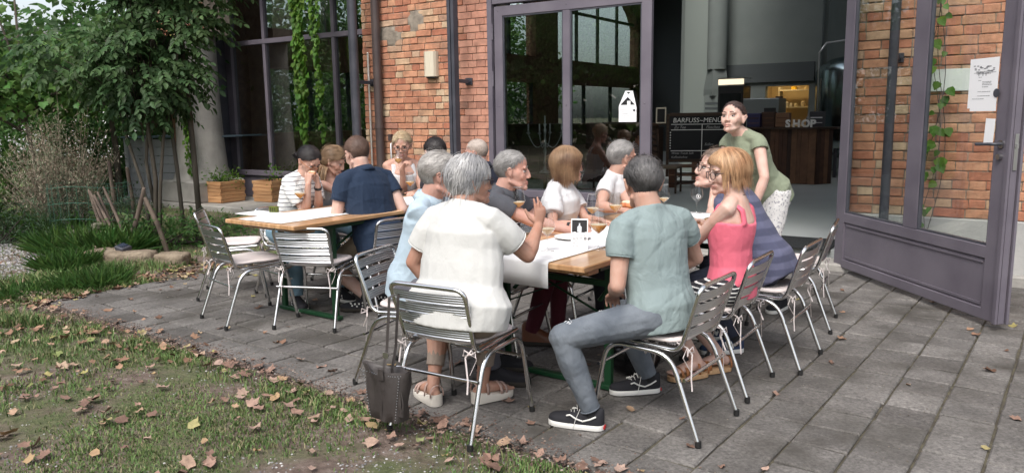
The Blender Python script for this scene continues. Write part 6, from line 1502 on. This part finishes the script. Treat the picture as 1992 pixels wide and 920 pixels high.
# 2. slim straight stem right in front of the column
t = thing('ash_tree', 'slim straight tree stem in front of the concrete column, leafy at the top', 'tree', Matrix.Translation((-3.98, 9.75, 0)))
trunk([(0, 0, 0), (-.02, 0, 1.2), (-.05, 0, 2.3), (-.1, 0, 3.6), (-.1, 0, 5)], [.036, .034, .031, .027, .016], M_bark, t)
trunk([(-.22, .02, 0), (-.24, 0, .9), (-.3, 0, 1.9), (-.5, 0, 3.1)], [.027, .025, .02, .012], M_bark, t)
B2 = [(.15, 0, 2.78, .5, .35, .18), (.1, .1, 2.45, .15, .2, .12), (-.3, 0, 3.3, .9, .6, .3), (.3, 0, 3.1, .6, .5, .2), (-.5, 0, 1.95, .3, .3, .25), (0, 0, 4, 1.6, 1.2, .6)]
an, dr = blob_points(B2, 420, .2); pinnate(an, dr * np.array([1, 1, .3]) + np.array([0, 0, -.3]) + nrs.normal(size=dr.shape) * .3, L_ash, 'crown', t, ln=.24, pairs=4, lf=.088)
# 3. maples and other trees behind
def tree(name, lab, x, y, blobs, n, size, m, kind, r0=.09, zt=2.0, seed=1, group=None, bark=None, shell=.35):
    t = thing(name, lab, 'tree', Matrix.Translation((x, y, 0)), group); bk_ = bark or M_bark
    top = max(b[2] for b in blobs); trunk([(0, 0, -.1), (.03, 0, zt * .5), (-.04, 0, zt), (0, 0, top)], [r0, r0 * .8, r0 * .65, r0 * .25], bk_, t)
    tips = [(b[0] + b[3] * .4 * (1 if i % 2 else -1), b[1], b[2] + b[5] * .3) for i, b in enumerate(blobs)] + [(b[0], b[1] - b[4] * .4, b[2]) for b in blobs]
    limbs('branches', (0, 0, zt * .7), tips, r0, bk_, t, seed)
    # leaves sit in clumps round twig ends
    nc = max(30, n // 26); cp, cd = blob_points(blobs, nc, shell); sel = nrs.randint(0, nc, n); r_ = size * 2.6
    p = cp[sel] + nrs.normal(size=(n, 3)) * r_ * np.array([1, 1, .55]); d = cd[sel] * np.array([1, 1, .3]) + nrs.normal(size=(n, 3)) * .6 + np.array([0, 0, -.35])
    leaves('crown', p, d, size * nrs.uniform(.7, 1.25, n), m, kind, t)
    return t
tree('maple_tree', 'pale green maple close at the left edge, in front of the white building', -7.3, 11.8, [(-.2, 0, 2.2, .8, .7, .35), (-1.2, 0, 3.2, .7, .8, .5), (.7, 0, 2.0, .7, .6, .35), (1.1, .3, 2.25, .6, .6, .35), (-1.0, 0, 1.9, .8, .6, .4), (-1.4, 0, 4.0, .9, .8, .6)], 3200, .115, L_maple, 'maple', .04, 1.6, 2)
tree('maple_tree', 'darker maple behind the dry shrub, its crown over the shed', -6.75, 13.2, [(.2, 0, 2.65, .9, .8, .45), (.6, 0, 2.3, .6, .6, .4), (-.9, .2, 2.3, .7, .6, .4)], 4600, .11, L_dark, 'maple', .06, 1.9, 3)
far = [(-19, 14, 'tall tree on the lawn side, left of the terrace', L_maple, 7), (-17, 6, 'large tree left of the lawn, nearest of the garden trees', L_dark, 7.5), (-13, -2, 'large garden tree behind the viewpoint', L_bush, 8), (-22, -4, 'tall garden tree farthest back on the lawn', L_maple, 9), (-6, -9, 'large tree behind the viewpoint near the drive', L_dark, 8), (-15, 23, 'distant low tree showing past the white building corner', L_maple, 3.6), (3, -13, 'tree behind the viewpoint facing the open door', L_bush, 8.5)]
for i, (x, y, lab, m, h) in enumerate(far):
    k = h / 7; big = 1
    blobs = [(0, 0, h * .62, 1.9 * k, 1.9 * k, 1.3 * k), (1.3 * k, .5, h * .48, 1.2 * k, 1.2 * k, .8 * k), (-1.4 * k, -.4, h * .5, 1.3 * k, 1.3 * k, .8 * k), (0, 0, h * .85, 1.3 * k, 1.3 * k, 1.0 * k), (.3, -1.3 * k, h * .45, 1.2 * k, 1.1 * k, .8 * k), (-.4, 1.2 * k, h * .36, 1.1 * k, 1.1 * k, .6 * k)]
    tree('garden_tree', lab, x, y, blobs, 6500, .17 * (k ** .5), m, 'oval' if i % 2 else 'vine', .15 * k, h * .3, 10 + i, 'trees round the garden')
# the wood closing the view on the garden side, mirrored in the glass
nw = 26000; yy = nrs.uniform(-30, 30, nw); xx = -27 + 2.5 * np.sin(yy * .35) + nrs.normal(size=nw) * .9; hh = 9 + 2.5 * np.sin(yy * .5) + 1.5 * np.sin(yy * 1.3); zz = nrs.uniform(0, 1, nw) ** .8 * hh
tag(leaves('distant_wood', np.stack([xx, yy, zz], 1), nrs.normal(size=(nw, 3)) + np.array([.5, 0, -.3]), nrs.uniform(.5, .95, nw), L_bush, 'vine'), kind='stuff')
# trees outside the far end of the hall, seen through its windows
for i, (s, o, h, m, lab) in enumerate([(15, -8, 8, L_maple, 'light green tree outside the end windows, nearest the garden'), (16, -14, 8.5, L_bush, 'bushy tree outside the large arched window'), (17, -19, 6.5, L_maple, 'low light green tree outside the large arched window'), (15.5, -3, 7.5, L_dark, 'dark tree outside the end windows beside the terrace')]):
    p = fa(s, o); k = h / 7
    blobs = [(0, 0, h * .62, 2.0 * k, 2.0 * k, 1.4 * k), (1.5 * k, .5, h * .4, 1.5 * k, 1.4 * k, 1.0 * k), (-1.4 * k, -.4, h * .42, 1.5 * k, 1.3 * k, 1.0 * k), (0, 0, h * .25, 2.2 * k, 2.2 * k, .9 * k), (0, 0, h * .85, 1.1 * k, 1.1 * k, .9 * k)]
    tree('garden_tree', lab, p.x, p.y, blobs, 6000, .19, m, 'oval', .15, h * .3, 30 + i, 'trees outside the hall end')
# bushes making the green background on the left
def bush(name, lab, x, y, blobs, n, size, m, kind='oval', group=None):
    t = thing(name, lab, 'shrub', Matrix.Translation((x, y, 0)), group); nc = max(20, n // 20); cp, cd = blob_points(blobs, nc, .5); sel = nrs.randint(0, nc, n)
    p = cp[sel] + nrs.normal(size=(n, 3)) * size * 1.8; p[:, 2] = np.maximum(p[:, 2], .03); d = cd[sel] + nrs.normal(size=(n, 3)) * .6 + np.array([0, 0, .1])
    leaves('foliage', p, d, size * nrs.uniform(.6, 1.3, n), m, kind, t)
    b = MB(); 
    for i in range(0, nc, max(1, nc // 26)): c = Vector(cp[i]); b.tube([(c.x * .15, c.y * .15, 0), (c.x * .6, c.y * .6, c.z * .55), c], [.012, .008, .003], 5)
    b.build('stems', M_barkd, t, smooth=True); return t
for i, (x, y, w_, h, lab, m, sz) in enumerate([(-8.4, 16.2, 1.3, 2.6, 'tall dense bush right behind the tip of the dry shrub', L_bush, .10), (-9.2, 14.5, 1.3, 2.0, 'dense green bush at the left edge behind the wooden railing', L_bush, .09), (-7.6, 14.8, 1.2, 2.2, 'dense green bush behind the left half of the dry shrub', L_dark, .09), (-6.2, 15.0, 1.1, 2.2, 'dense green bush between the dry shrub and the shed', L_bush, .08), (-8.1, 12.3, .9, .7, 'broad leaved low bush right of the wooden railing', L_maple, .12), (-10.2, 12.0, 1.0, 1.1, 'leafy bush below the pale maple', L_bush, .10), (-11.8, 15, 1.6, 2.1, 'tall bush beyond the railing at the left edge', L_dark, .10), (-4.9, 17.5, 1.8, 2.0, 'tall leafy bush behind the grey shed roof', L_dark, .11)]):
    bush('green_bush', lab, x, y, [(0, 0, h * .55, w_, w_ * .8, h * .55), (w_ * .5, 0, h * .35, w_ * .7, w_ * .6, h * .4), (-w_ * .5, 0, h * .4, w_ * .7, w_ * .6, h * .42)], 4200, sz, m, 'maple' if i == 4 else 'oval', 'bushes along the garden edge')
# dry shrub with silvery brown twigs
t = thing('dry_shrub', 'large dry shrub of silvery brown twigs and feathery leaves', 'shrub', Matrix.Translation((-5.95, 10.2, 0)))
M_dry = ramp_mat('dry_twig', [(0, (.15, .115, .085)), (.35, (.27, .21, .155)), (.6, (.34, .28, .22)), (.8, (.27, .30, .20)), (1, (.12, .17, .09))], 4, .9, src='island', bump=0)
n = 24000; k = 300; th = nrs.uniform(0, 6.28, k); sp = nrs.uniform(.0, 1, k) ** .6; hgt = nrs.uniform(.75, 1.95, k) * (1 - .42 * sp) * (1 + .12 * np.sin(th * 3)); ex = np.stack([np.cos(th) * sp * .85, np.sin(th) * sp * .55, hgt], 1); ex[:, 0] += .12 * (hgt > 1.5) - .05
sel = nrs.randint(0, k, n); u = nrs.uniform(.25, 1, n); p = ex[sel] * u[:, None]; p[:, :2] *= (u[:, None] ** .5); p += nrs.normal(size=(n, 3)) * np.array([.045, .045, .04])
leaves('dry_foliage', p, nrs.normal(size=(n, 3)) * .7 + np.array([0, 0, .8]), .045 * nrs.uniform(.5, 1.4, n), M_dry, 'blade', t, droop=.1)
b = MB()
for i in range(0, k, 2): e = Vector(ex[i]); b.tube([(e.x * .1, e.y * .1, 0), (e.x * .55, e.y * .55, e.z * .5), e], [.006, .004, .0015], 4)
b.build('twigs', M_dry, t)
L_low = leaf_mat('sage_leaf', (.06, .11, .06), (.10, .15, .09), .4, .02)
bush('low_herbs', 'blue green herbs growing through the wire cage at the foot of the dry shrub', -5.35, 9.75, [(0, 0, .35, .55, .4, .35), (.5, 0, .25, .4, .35, .28), (-.5, 0, .2, .4, .3, .25)], 3800, .05, L_low, 'blade')
bush('low_herbs', 'grey green weeds left of the wire cage', -6.35, 9.3, [(0, 0, .25, .6, .4, .28), (.4, 0, .2, .5, .3, .25)], 2600, .05, L_low, 'blade')
bush('low_herbs', 'dark leafy weeds under the ash tree', -4.3, 9.2, [(0, 0, .15, .7, .35, .18), (.6, .3, .12, .5, .3, .15)], 1500, .06, L_dark, 'oval')
# wire cage
t = thing('wire_cage', 'green wire mesh cage at the foot of the dry shrub', 'cage', Matrix.Translation((-5.4, 9.85, 0))); b = MB(); M_wire = mat('green_wire', (.05, .13, .09), .5)
for z in (.1, .3, .5, .7): b.tube([(.5 * math.cos(a), .42 * math.sin(a), z + .02 * math.sin(a * 3)) for a in [2 * math.pi * i / 26 for i in range(26)]], .004, 5, closed=True)
for i in range(26): a = 2 * math.pi * i / 26; b.tube([(.5 * math.cos(a), .42 * math.sin(a), 0), (.5 * math.cos(a), .42 * math.sin(a), .74)], .0025, 4)
b.build('mesh', M_wire, t)
# bundle of old branches leaning, stake
M_old = mat('old_wood', (.07, .052, .042), .9, col2=(.15, .115, .09), vs=10, stretch=(1, 1, .3), bump=.5, bs=50)
rr = random.Random(8)
for i in range(7):
    x0 = -5.15 + rr.uniform(-.08, .08) + i * .02; y0 = 9.35 + rr.uniform(-.1, .1); m_ = Vector((x0 + .42 + rr.uniform(-.04, .04), y0 - .3, .02)); a = Vector((x0, y0, .62 + rr.uniform(-.08, .1)))
    tag(MB().tube([m_, m_.lerp(a, .5) + Vector((rr.uniform(-.04, .04), 0, rr.uniform(-.03, .03))), a], [.024, .02, .014], 8, round_=True).build('dead_branch', M_old, smooth=True), 'old branch in the leaning bundle between the wire cage and the ash tree', 'branch', 'leaning bundle of old branches')
for i, (x, y, x2, h, lab) in enumerate([(-4.55, 8.95, -4.28, .72, 'short thick stick leaning against the ash stem'), (-4.0, 8.8, -4.2, .62, 'twisted root like stick right of the ash stem'), (-5.15, 9.9, -5.15, .98, 'upright weathered post behind the branches'), (-4.92, 9.95, -4.95, .90, 'second upright post, thinner, behind the branches')]):
    tag(MB().tube([(x, y, 0), ((x + x2) / 2 + .02, y, h * .5), (x2, y, h)], [.03, .027, .022], 9, round_=True).build('wood_stick' if i < 2 else 'wooden_post', M_old, smooth=True), lab, 'stick' if i < 2 else 'post')
# wooden railing at the left edge
t = thing('wooden_railing', 'weathered wooden railing of two beams and a red brown post at the left edge', 'railing', Matrix.Translation((-6.65, 9.3, 0)) @ spin(0, 0, 8)); M_rail = mat('weathered_beam', (.16, .115, .095), .85, col2=(.25, .19, .16), vs=5, stretch=(.3, 1, 3), bump=.4, bs=30)
for z, x in ((.94, -.02), (.52, .08)): MB().box((-.5 + x, 0, z), (1.5, .14, .16), bev=.01).build('beam', M_rail, t)
for x in (-.07, -.75): MB().box((x, .05, .5), (.10, .10, 1.0), bev=.006).build('post', mat('red_brown_post', (.22, .08, .045), .8, bump=.3), t)
# stones
M_stone = mat('sandstone', (.17, .13, .09), .95, col2=(.27, .22, .16), vs=6, bump=1, bs=22, bdist=.03); M_moss = mat('mossy_stone', (.14, .13, .10), .95, col2=(.07, .085, .04), vs=8, bump=1, bs=22, bdist=.03)
def stone(c, d, rz, lab, m, seed, nm='border_stone', grp='border stones by the terrace corner'):
    b = MB(); b.ell((0, 0, 0), (1, 1, 1), nu=22, nv=14)
    out = []
    for x, y, z in b.v:
        k_ = (abs(x) ** 6 + abs(y) ** 6 + abs(z) ** 6) ** (-1 / 6); v = Vector((x, y, z)) * min(k_, 1.6); q = 1 + .10 * noise.noise(v * 1.7 + Vector((seed, 0, 0))) + .05 * noise.noise(v * 5 + Vector((0, seed, 0))); v = v * q; out.append((v.x * d[0] / 2, v.y * d[1] / 2, v.z * d[2] / 2))
    b.v = out; o = b.build(nm, m, smooth=True, M=Matrix.Translation(c) @ spin(0, 0, rz)); tag(o, lab, 'stone', grp); return o
stone((-4.42, 8.25, .06), (.42, .30, .16), 15, 'border stone at the left end, flat sandstone', M_stone, 1); stone((-4.02, 7.98, .07), (.50, .26, .17), 3, 'border stone in the middle, longest one, next to the solar lamp', M_stone, 2)
stone((-3.58, 7.98, .06), (.34, .24, .15), -8, 'border stone at the right end near the chair legs', M_stone, 3); stone((-4.62, 8.6, .07), (.55, .30, .14), 25, 'border stone behind the left one, slanting', M_stone, 4)
stone((-5.05, 9.2, .10), (.60, .40, .24), 5, 'grey boulder below the wire cage', M_moss, 5, 'boulder', 'garden boulders'); stone((-5.6, 9.45, .04), (.5, .3, .12), 20, 'low mossy stone at the edge of the gravel', M_moss, 6, 'boulder', 'garden boulders'); stone((-4.95, 9.15, .26), (.16, .14, .09), 40, 'small round stone lying on the grey boulder', M_moss, 7, 'boulder', 'garden boulders')
t = thing('solar_lamp', 'small dark solar garden lamp lying on the border stones', 'garden lamp', TR(-4.12, 8.05, .15, 30) @ spin(12, 10)); MB().box((0, 0, .03), (.13, .11, .06), bev=.012).build('housing', M_gsteel, t); MB().box((0, 0, .0625), (.09, .08, .004)).build('solar_panel', mat('solar_cell', (.01, .015, .03), .15), t)
# grey board shed
t = thing('garden_shed', 'pale grey horizontal board shed with a small window behind the ash tree', 'shed', Matrix.Translation((-6.55, 13.9, .13)) @ spin(0, 0, -14))
M_gb = mat('grey_board', (.36, .37, .39), .7, col2=(.42, .43, .45), vs=4, rnd=.08, bump=.15)
for k in range(7): MB().box((.6, 0, .08 + k * .15), (1.9, .025, .142), bev=.004).build('board', M_gb, t); MB().box((-.36, .55, .08 + k * .15), (.025, 1.1, .142), bev=.004).build('board', M_gb, t)
for x in (-.37, .02, 1.56): MB().box((x, -.03, .53), (.07, .06, 1.08), bev=.004).build('corner_post', M_gb, t)
MB().box((.6, .5, 1.09), (2.1, 1.25, .03), bev=.004).build('roof', mat('shed_roof', (.18, .25, .30), .5), t)
MB().box((1.2, -.03, .72), (.42, .03, .56)).build('window_frame', M_gsteel, t); MB().box((1.2, -.05, .72), (.34, .008, .48)).build('pane', mat('shed_pane', (.05, .07, .07), .06), t)
# white building far left
t = thing('white_building', 'white building with flat grey roof edge far beyond the trees', 'building', Matrix.Translation((-21, 34, 0)) @ spin(0, 0, -12)); M_wh = mat('white_render', (.74, .75, .76), .85, col2=(.68, .69, .70), vs=.8); M_gr = mat('roof_edge', (.24, .25, .25), .7)
MB().box((-4, 5, 2.2), (24, 10, 4.4)).build('wall', M_wh, t); MB().box((-4, 4.6, 5.2), (24.8, 11, .42)).build('roof_edge', M_gr, t); MB().box((-4, 5, 4.7), (22, 9, .6)).build('recess', M_halld, t)
for k in range(6): x = -13 + 3.6 * k; f = MB().box((x, -.03, 2.4), (1.6, .10, 1.4)).build('window', M_gr, t); MB().box((x, -.09, 2.4), (1.4, .02, 1.2)).build('pane', mat('far_pane', (.10, .13, .15), .1), f)
t = thing('street_lamp', 'thin street lamp by the white building', 'lamp', Matrix.Translation((-16.5, 30, 0))); MB().tube([(0, 0, 0), (0, 0, 6)], .06, 8).build('pole', M_gr, t); MB().box((.3, 0, 6), (.7, .2, .08)).build('lamp_head', M_gr, t)
# ------------------------------------------------------------------ hanging vines
def vine(name, lab, top, bot, wid, n, size, seed, sway=.05, parent_m=None, strands=5, M=FAC):
    """leaves overlap like shingles along hanging stems, in the facade's frame"""
    t = thing(name, lab, 'vine', M @ Matrix.Translation(top)); top = Vector(top); bot = Vector(bot); L_ = top.z - bot.z; rs = np.random.RandomState(seed); P_, V_ = [], []; b = MB()
    for s in range(strands):
        ph = rs.uniform(0, 6.28); ox = rs.uniform(-1, 1) * wid; ln = L_ * rs.uniform(.72, 1.0) if s else L_; f = lambda u: (ox * (1 - .3 * u) + sway * math.sin(u * 7 + ph) + (bot.x - top.x) * u, .02 * math.sin(u * 9 + ph) + (bot.y - top.y) * u, -u * ln)
        b.tube([f(i / 14) for i in range(15)], .003, 4); k = n // strands; u = rs.uniform(0, 1, k); c = np.array([f(q) for q in u]); ou = rs.normal(size=(k, 3)) * .5; ou[:, 1] = np.abs(ou[:, 1]) + .3
        P_.append(c + ou * .035); V_.append(ou * np.array([1, .6, .2]) + np.array([0, .15, -1.0]))
    b.build('stems', M_bark, t); P_ = np.concatenate(P_); leaves('foliage', P_, np.concatenate(V_), size * rs.uniform(.6, 1.25, len(P_)), L_vine, 'vine', t, nrm=np.tile([0, 1.0, .25], (len(P_), 1))); return t
vine('creeper', 'thick bright green creeper hanging in front of the tall window', (8.22, -.75, 4.3), (8.12, -.75, .98), .09, 1300, .085, 1, strands=6)
vine('creeper', 'thin green creeper strand hanging right of the thick one', (7.80, -.75, 4.3), (7.74, -.75, 1.15), .02, 420, .075, 2, strands=2, sway=.035)
vine('creeper', 'pale green creeper trailing down the concrete column into the planter', (10.15, .02, 3.2), (10.05, -.02, .52), .09, 520, .065, 3, strands=3, sway=.06)
vine('creeper', 'green creeper on the brick wall behind the open glass leaf', (-.86, .10, 2.9), (-.80, .06, .3), .16, 60, .085, 4, strands=4, sway=.07)
bush('planter_plant', 'small green plant growing in the planter by the concrete column', *fa(9.82, -.40)[:2], [(0, 0, .52, .2, .15, .08)], 420, .045, L_vine); bush('planter_plant', 'small green shoot in the planter under the tall window', *fa(9.1, -.86)[:2], [(0, 0, .52, .09, .07, .09)], 120, .05, L_vine)

# ------------------------------------------------------------------ grass, gravel and fallen leaves
def pq_(x, y): return .6 * x + .8 * y, -.8 * x + .6 * y
def gzv(x, y): return np.array([gz(a, b_) for a, b_ in zip(x, y)])
M_grass = ramp_mat('grass', [(0, (.07, .13, .035)), (.4, (.10, .18, .045)), (.7, (.14, .19, .06)), (.88, (.20, .19, .09)), (1, (.30, .25, .15))], 1.5, .7, src='island', bump=0)
def grass_patch(name, n, xr, yr, hfun, dens, lab=None):
    x = nrs.uniform(*xr, n * 4); y = yr[0] + (yr[1] - yr[0]) * nrs.uniform(0, 1, n * 4) ** 1.15; keep = (nrs.uniform(0, 1, n * 4) < dens(x, y)) & ~(isg(x, y) & (nrs.uniform(0, 1, n * 4) < .96)); x, y = x[keep][:n], y[keep][:n]; n = len(x)
    h = hfun(x, y) * nrs.uniform(.5, 1.35, n); z = gzv(x, y) - .004; a = nrs.uniform(0, 6.28, n); w_ = .0028 + h * .022; ln = nrs.normal(0, .42, (n, 2)) * h[:, None]
    b0 = np.stack([x + np.cos(a) * w_, y + np.sin(a) * w_, z], 1); b1 = np.stack([x - np.cos(a) * w_, y - np.sin(a) * w_, z], 1); m_ = np.stack([x + ln[:, 0] * .35, y + ln[:, 1] * .35, z + h * .62], 1)
    m0 = m_ + np.stack([np.cos(a) * w_ * .7, np.sin(a) * w_ * .7, 0 * a], 1); m1 = m_ - np.stack([np.cos(a) * w_ * .7, np.sin(a) * w_ * .7, 0 * a], 1); tp = np.stack([x + ln[:, 0], y + ln[:, 1], z + h * (1 - .25 * np.abs(ln[:, 0] / h))], 1)
    co = np.stack([b0, b1, m0, m1, tp], 1).reshape(-1, 3); i = (np.arange(n) * 5)[:, None]; f = np.concatenate([np.concatenate([i, i + 1, i + 3], 1), np.concatenate([i, i + 3, i + 2], 1), np.concatenate([i + 2, i + 3, i + 4], 1)], 0)
    return tag(from_np(name, co, f, M_grass), kind='stuff')
def isg(x, y): return (x < -.585 * y + .12 * np.sin(y * 6)) & (y > 7.4 + .12 * np.sin(x * 5)) & (y < 9.6 + .1 * np.sin(x * 4))
def nz(x, y, s, o=0): return np.array([noise.noise(Vector((a * s + o, b_ * s, o))) for a, b_ in zip(x, y)])
def inlawn(x, y): p = .6 * x + .8 * y; q = -.8 * x + .6 * y; return np.maximum(2.72 - p, q - 6.88)
grass_patch('lawn_grass', 85000, (-6.2, 1.6), (2.6, 7.2), lambda x, y: .022 + .014 * (x < -2.5) + .02 * (inlawn(x, y) < .3), lambda x, y: np.where(inlawn(x, y) > .10, np.clip(.34 + 1.5 * nz(x, y, .9) + .5 * nz(x, y, 3, 4), .03, 1), 0))
grass_patch('long_grass', 30000, (-8.5, -2.9), (5.6, 10.5), lambda x, y: .06 + .07 * np.clip(nz(x, y, .8, 7) + .4, 0, 1) , lambda x, y: np.where((inlawn(x, y) > .12) & (y > 9.4 + (x + 4) * .95) | ((inlawn(x, y) > .3) & (y < 8.2) & (x < -3.4)), np.clip(.35 + nz(x, y, .8, 2) * 1.5, .02, 1), 0))
grass_patch('far_grass', 14000, (-8, -2.5), (8.5, 14), lambda x, y: .05 + 0 * x, lambda x, y: np.where(inlawn(x, y) > .1, .6, 0))
# tufts of tall grass
def tuft(x, y, n, h, lab, w_=.14):
    n *= 3
    a = nrs.uniform(0, 6.28, n); r = nrs.uniform(0, 1, n) ** .5 * w_; p = np.stack([x + np.cos(a) * r, y + np.sin(a) * r, np.zeros(n)], 1); d = np.stack([np.cos(a) * .5, np.sin(a) * .5, np.ones(n)], 1) + nrs.normal(size=(n, 3)) * .25
    o = leaves('grass_tuft', p, d, h * nrs.uniform(.5, 1.15, n), L_bush, 'reed', None, droop=.4); o.data.transform(Matrix.Identity(4)); tag(o, lab, 'grass', 'tufts of tall grass on the garden edge')
for x, y, n, h, w_, lab in [(-3.9, 7.0, 200, .18, .3, 'tall green tuft in front of the left border stone'), (-4.6, 8.7, 220, .34, .35, 'widest green tuft between the gravel and the border stones'), (-4.55, 7.75, 200, .24, .25, 'green tuft touching the left border stone'), (-5.15, 9.0, 260, .32, .4, 'green tuft beside the low mossy stone'), (-6.0, 9.9, 260, .38, .4, 'tallest green tuft below the wooden railing'), (-4.0, 7.3, 120, .14, .2, 'low leafy tuft where fallen leaves meet the paving corner'), (-4.3, 6.7, 180, .12, .3, 'low green tuft on the lawn in front of the gravel')]: tuft(x, y, n, h, lab, w_)
# gravel on the left path and specks in the lawn
def pebbles(name, n, pick, m, s0, s1):
    x, y = pick(n); n = len(x); s = nrs.uniform(s0, s1, n); base = np.array([(1, 0, 0), (.3, .9, .1), (-.8, .5, 0), (-.7, -.7, .1), (.4, -.9, 0), (0, 0, .8)]); ang = nrs.uniform(0, 6.28, n); c_, s_ = np.cos(ang), np.sin(ang); q = base[None] * nrs.uniform(.7, 1.2, (n, 6, 1)) * s[:, None, None]
    co = np.stack([q[..., 0] * c_[:, None] - q[..., 1] * s_[:, None] + x[:, None], q[..., 0] * s_[:, None] + q[..., 1] * c_[:, None] + y[:, None], q[..., 2] + gzv(x, y)[:, None] - .001], -1).reshape(-1, 3)
    i = (np.arange(n) * 6)[:, None]; f = np.concatenate([np.concatenate([i + a, i + (a + 1) % 5, i + 5], 1) for a in range(5)], 0); return tag(from_np(name, co, f, m), kind='stuff')
M_gravel = ramp_mat('gravel', [(0, (.10, .10, .10)), (.4, (.20, .19, .19)), (.8, (.34, .33, .32)), (1, (.5, .49, .47))], 8, .9, src='island', bump=0)
def pk(n):
    x = nrs.uniform(-8.5, -4.3, n * 4); y = nrs.uniform(7.2, 9.8, n * 4); k = isg(x, y); return x[k][:n], y[k][:n]
pebbles('gravel_path', 9000, pk, M_gravel, .008, .022)
def pk2(n): x = nrs.uniform(-4, .8, n * 4); y = nrs.uniform(2.5, 4.6, n * 4); d = inlawn(x, y); k = (d > 0) & (nrs.uniform(0, 1, n * 4) < np.clip(.25 - nz(x, y, .9) + (y < 3.3) * .5, 0, 1)); return x[k][:n], y[k][:n]
pebbles('lawn_gravel', 4500, pk2, M_gravel, .003, .008)
def pk3(n): q = nrs.uniform(-4, 7.1, n * 2); p = nrs.uniform(2.72, 7.6, n * 2); return (q * -.8 + p * .6)[:n], (q * .6 + p * .8)[:n]
o = pebbles('paving_crumbs', 3500, pk3, ramp_mat('crumb', [(0, (.05, .04, .03)), (.6, (.12, .09, .06)), (1, (.25, .22, .18))], 8, .9, src='island', bump=0), .0015, .005); o.location.z = .062
def pk4(n): t_ = nrs.uniform(-1.2, 7.3, n); o = nrs.normal(.02, .10, n); return (t_ * -.8 + (2.72 - o) * .6), (t_ * .6 + (2.72 - o) * .8)
o = pebbles('edge_debris', 9000, pk4, ramp_mat('debris', [(0, (.045, .028, .022)), (.5, (.11, .07, .055)), (.85, (.20, .14, .11)), (1, (.32, .26, .22))], 8, .9, src='island', bump=0), .003, .010); o.location.z = .004
o2 = pebbles('edge_debris', 4000, pk4, o.data.materials[0], .003, .008); o2.location.z = .058
# fallen leaves
M_fall = ramp_mat('fallen_leaf', [(0, (.13, .075, .055)), (.25, (.22, .13, .095)), (.5, (.30, .19, .145)), (.7, (.36, .25, .20)), (.88, (.34, .22, .12)), (.95, (.30, .28, .12)), (1, (.17, .20, .09))], 30, .8, bump=.3, bs=120); M_fall_i = ramp_mat('leaf_litter', [(0, (.10, .05, .03)), (.3, (.20, .11, .07)), (.6, (.32, .19, .12)), (.8, (.38, .27, .20)), (.92, (.30, .27, .09)), (1, (.15, .19, .06))], 30, .8, src='island', bump=0)
def fallen(seed):
    rs = random.Random(seed); k = rs.choice(('maple', 'maple', 'vine')); P = LEAF[k]; cu = rs.uniform(.3, 1.1); ph = rs.uniform(0, 6.28); vs = [(0, .45, .12 * rs.random())]
    for u, v in P:
        u *= rs.uniform(.8, 1.15); r2 = u * u + (v - .45) ** 2; vs.append((u, v - .0, cu * r2 * (.8 + .5 * math.sin(3 * math.atan2(v - .45, u) + ph)) + rs.uniform(-.03, .05)))
    vs = [(x, y - .45, max(z, -.02)) for x, y, z in vs]; n = len(P); fs = [(0, 1 + i, 1 + (i + 1) % n) for i in range(n)]
    if k == 'maple': vs += [(.02, -.45, .05), (.05, -.9, .12), (.03, -.9, .12)]; fs.append((n + 1, n + 2, n + 3))
    return vs, fs
variants = [fallen(i) for i in range(14)]; lm = []
for vs, fs in variants: b = MB(); b.add(vs, fs); lm.append(b.mesh('fallen_leaf', M_fall, True))
pts = []
rr = random.Random(21)
def tryleaf(dens, xr, yr, n):
    c = 0; g = 0
    while c < n and g < n * 60:
        g += 1; x = rr.uniform(*xr); y = rr.uniform(*yr)
        if rr.random() < dens(x, y): pts.append((x, y)); c += 1
dl = lambda x, y: float(max(2.72 - (.6 * x + .8 * y), (-.8 * x + .6 * y) - 6.88))
tryleaf(lambda x, y: (1 if -.06 < dl(x, y) < .35 else .30 if dl(x, y) > 0 else 0), (-4.2, 1.3), (2.55, 6.6), 430)
tryleaf(lambda x, y: .9 if 0 < dl(x, y) < .5 else 0, (-4.6, -2.6), (6.2, 8.4), 330)
tryleaf(lambda x, y: .3 if dl(x, y) > 0 and abs(x / y) < .7 else 0, (-5.8, -2), (3.5, 8.8), 170)
tryleaf(lambda x, y: (.5 if -.5 < dl(x, y) < 0 else .10) if dl(x, y) < 0 and abs(x / y) < .7 and 7.7 - .06 * (-.8 * x + .6 * y) > .6 * x + .8 * y else 0, (-3.3, 4), (2.8, 7.5), 120)
pts.sort(key=lambda p: math.hypot(*p)); lit = MB()
for i, (x, y) in enumerate(pts):
    ong = dl(x, y) < .02; s_ = rr.choice((.045, .055, .065, .08, .095)) * (.72 if ong else .8); z = (.003 if ong else gz(x, y) + .022); k = rr.randrange(14); T = Matrix.Translation((x, y, z)) @ spin(rr.gauss(0, 14), rr.gauss(0, 14), rr.uniform(0, 360)) @ Matrix.Scale(s_, 4)
    if i < 300: o = link('fallen_leaf', lm[k], None, T); tag(o, 'dry fallen leaf lying on the paving stones' if ong else 'dry fallen leaf lying on the lawn in the foreground', 'leaf', 'fallen leaves on the paving' if ong else 'fallen leaves on the lawn')
    else: lit.add(variants[k][0], variants[k][1], T)
tag(lit.build('leaf_litter', M_fall_i, smooth=True), kind='stuff')
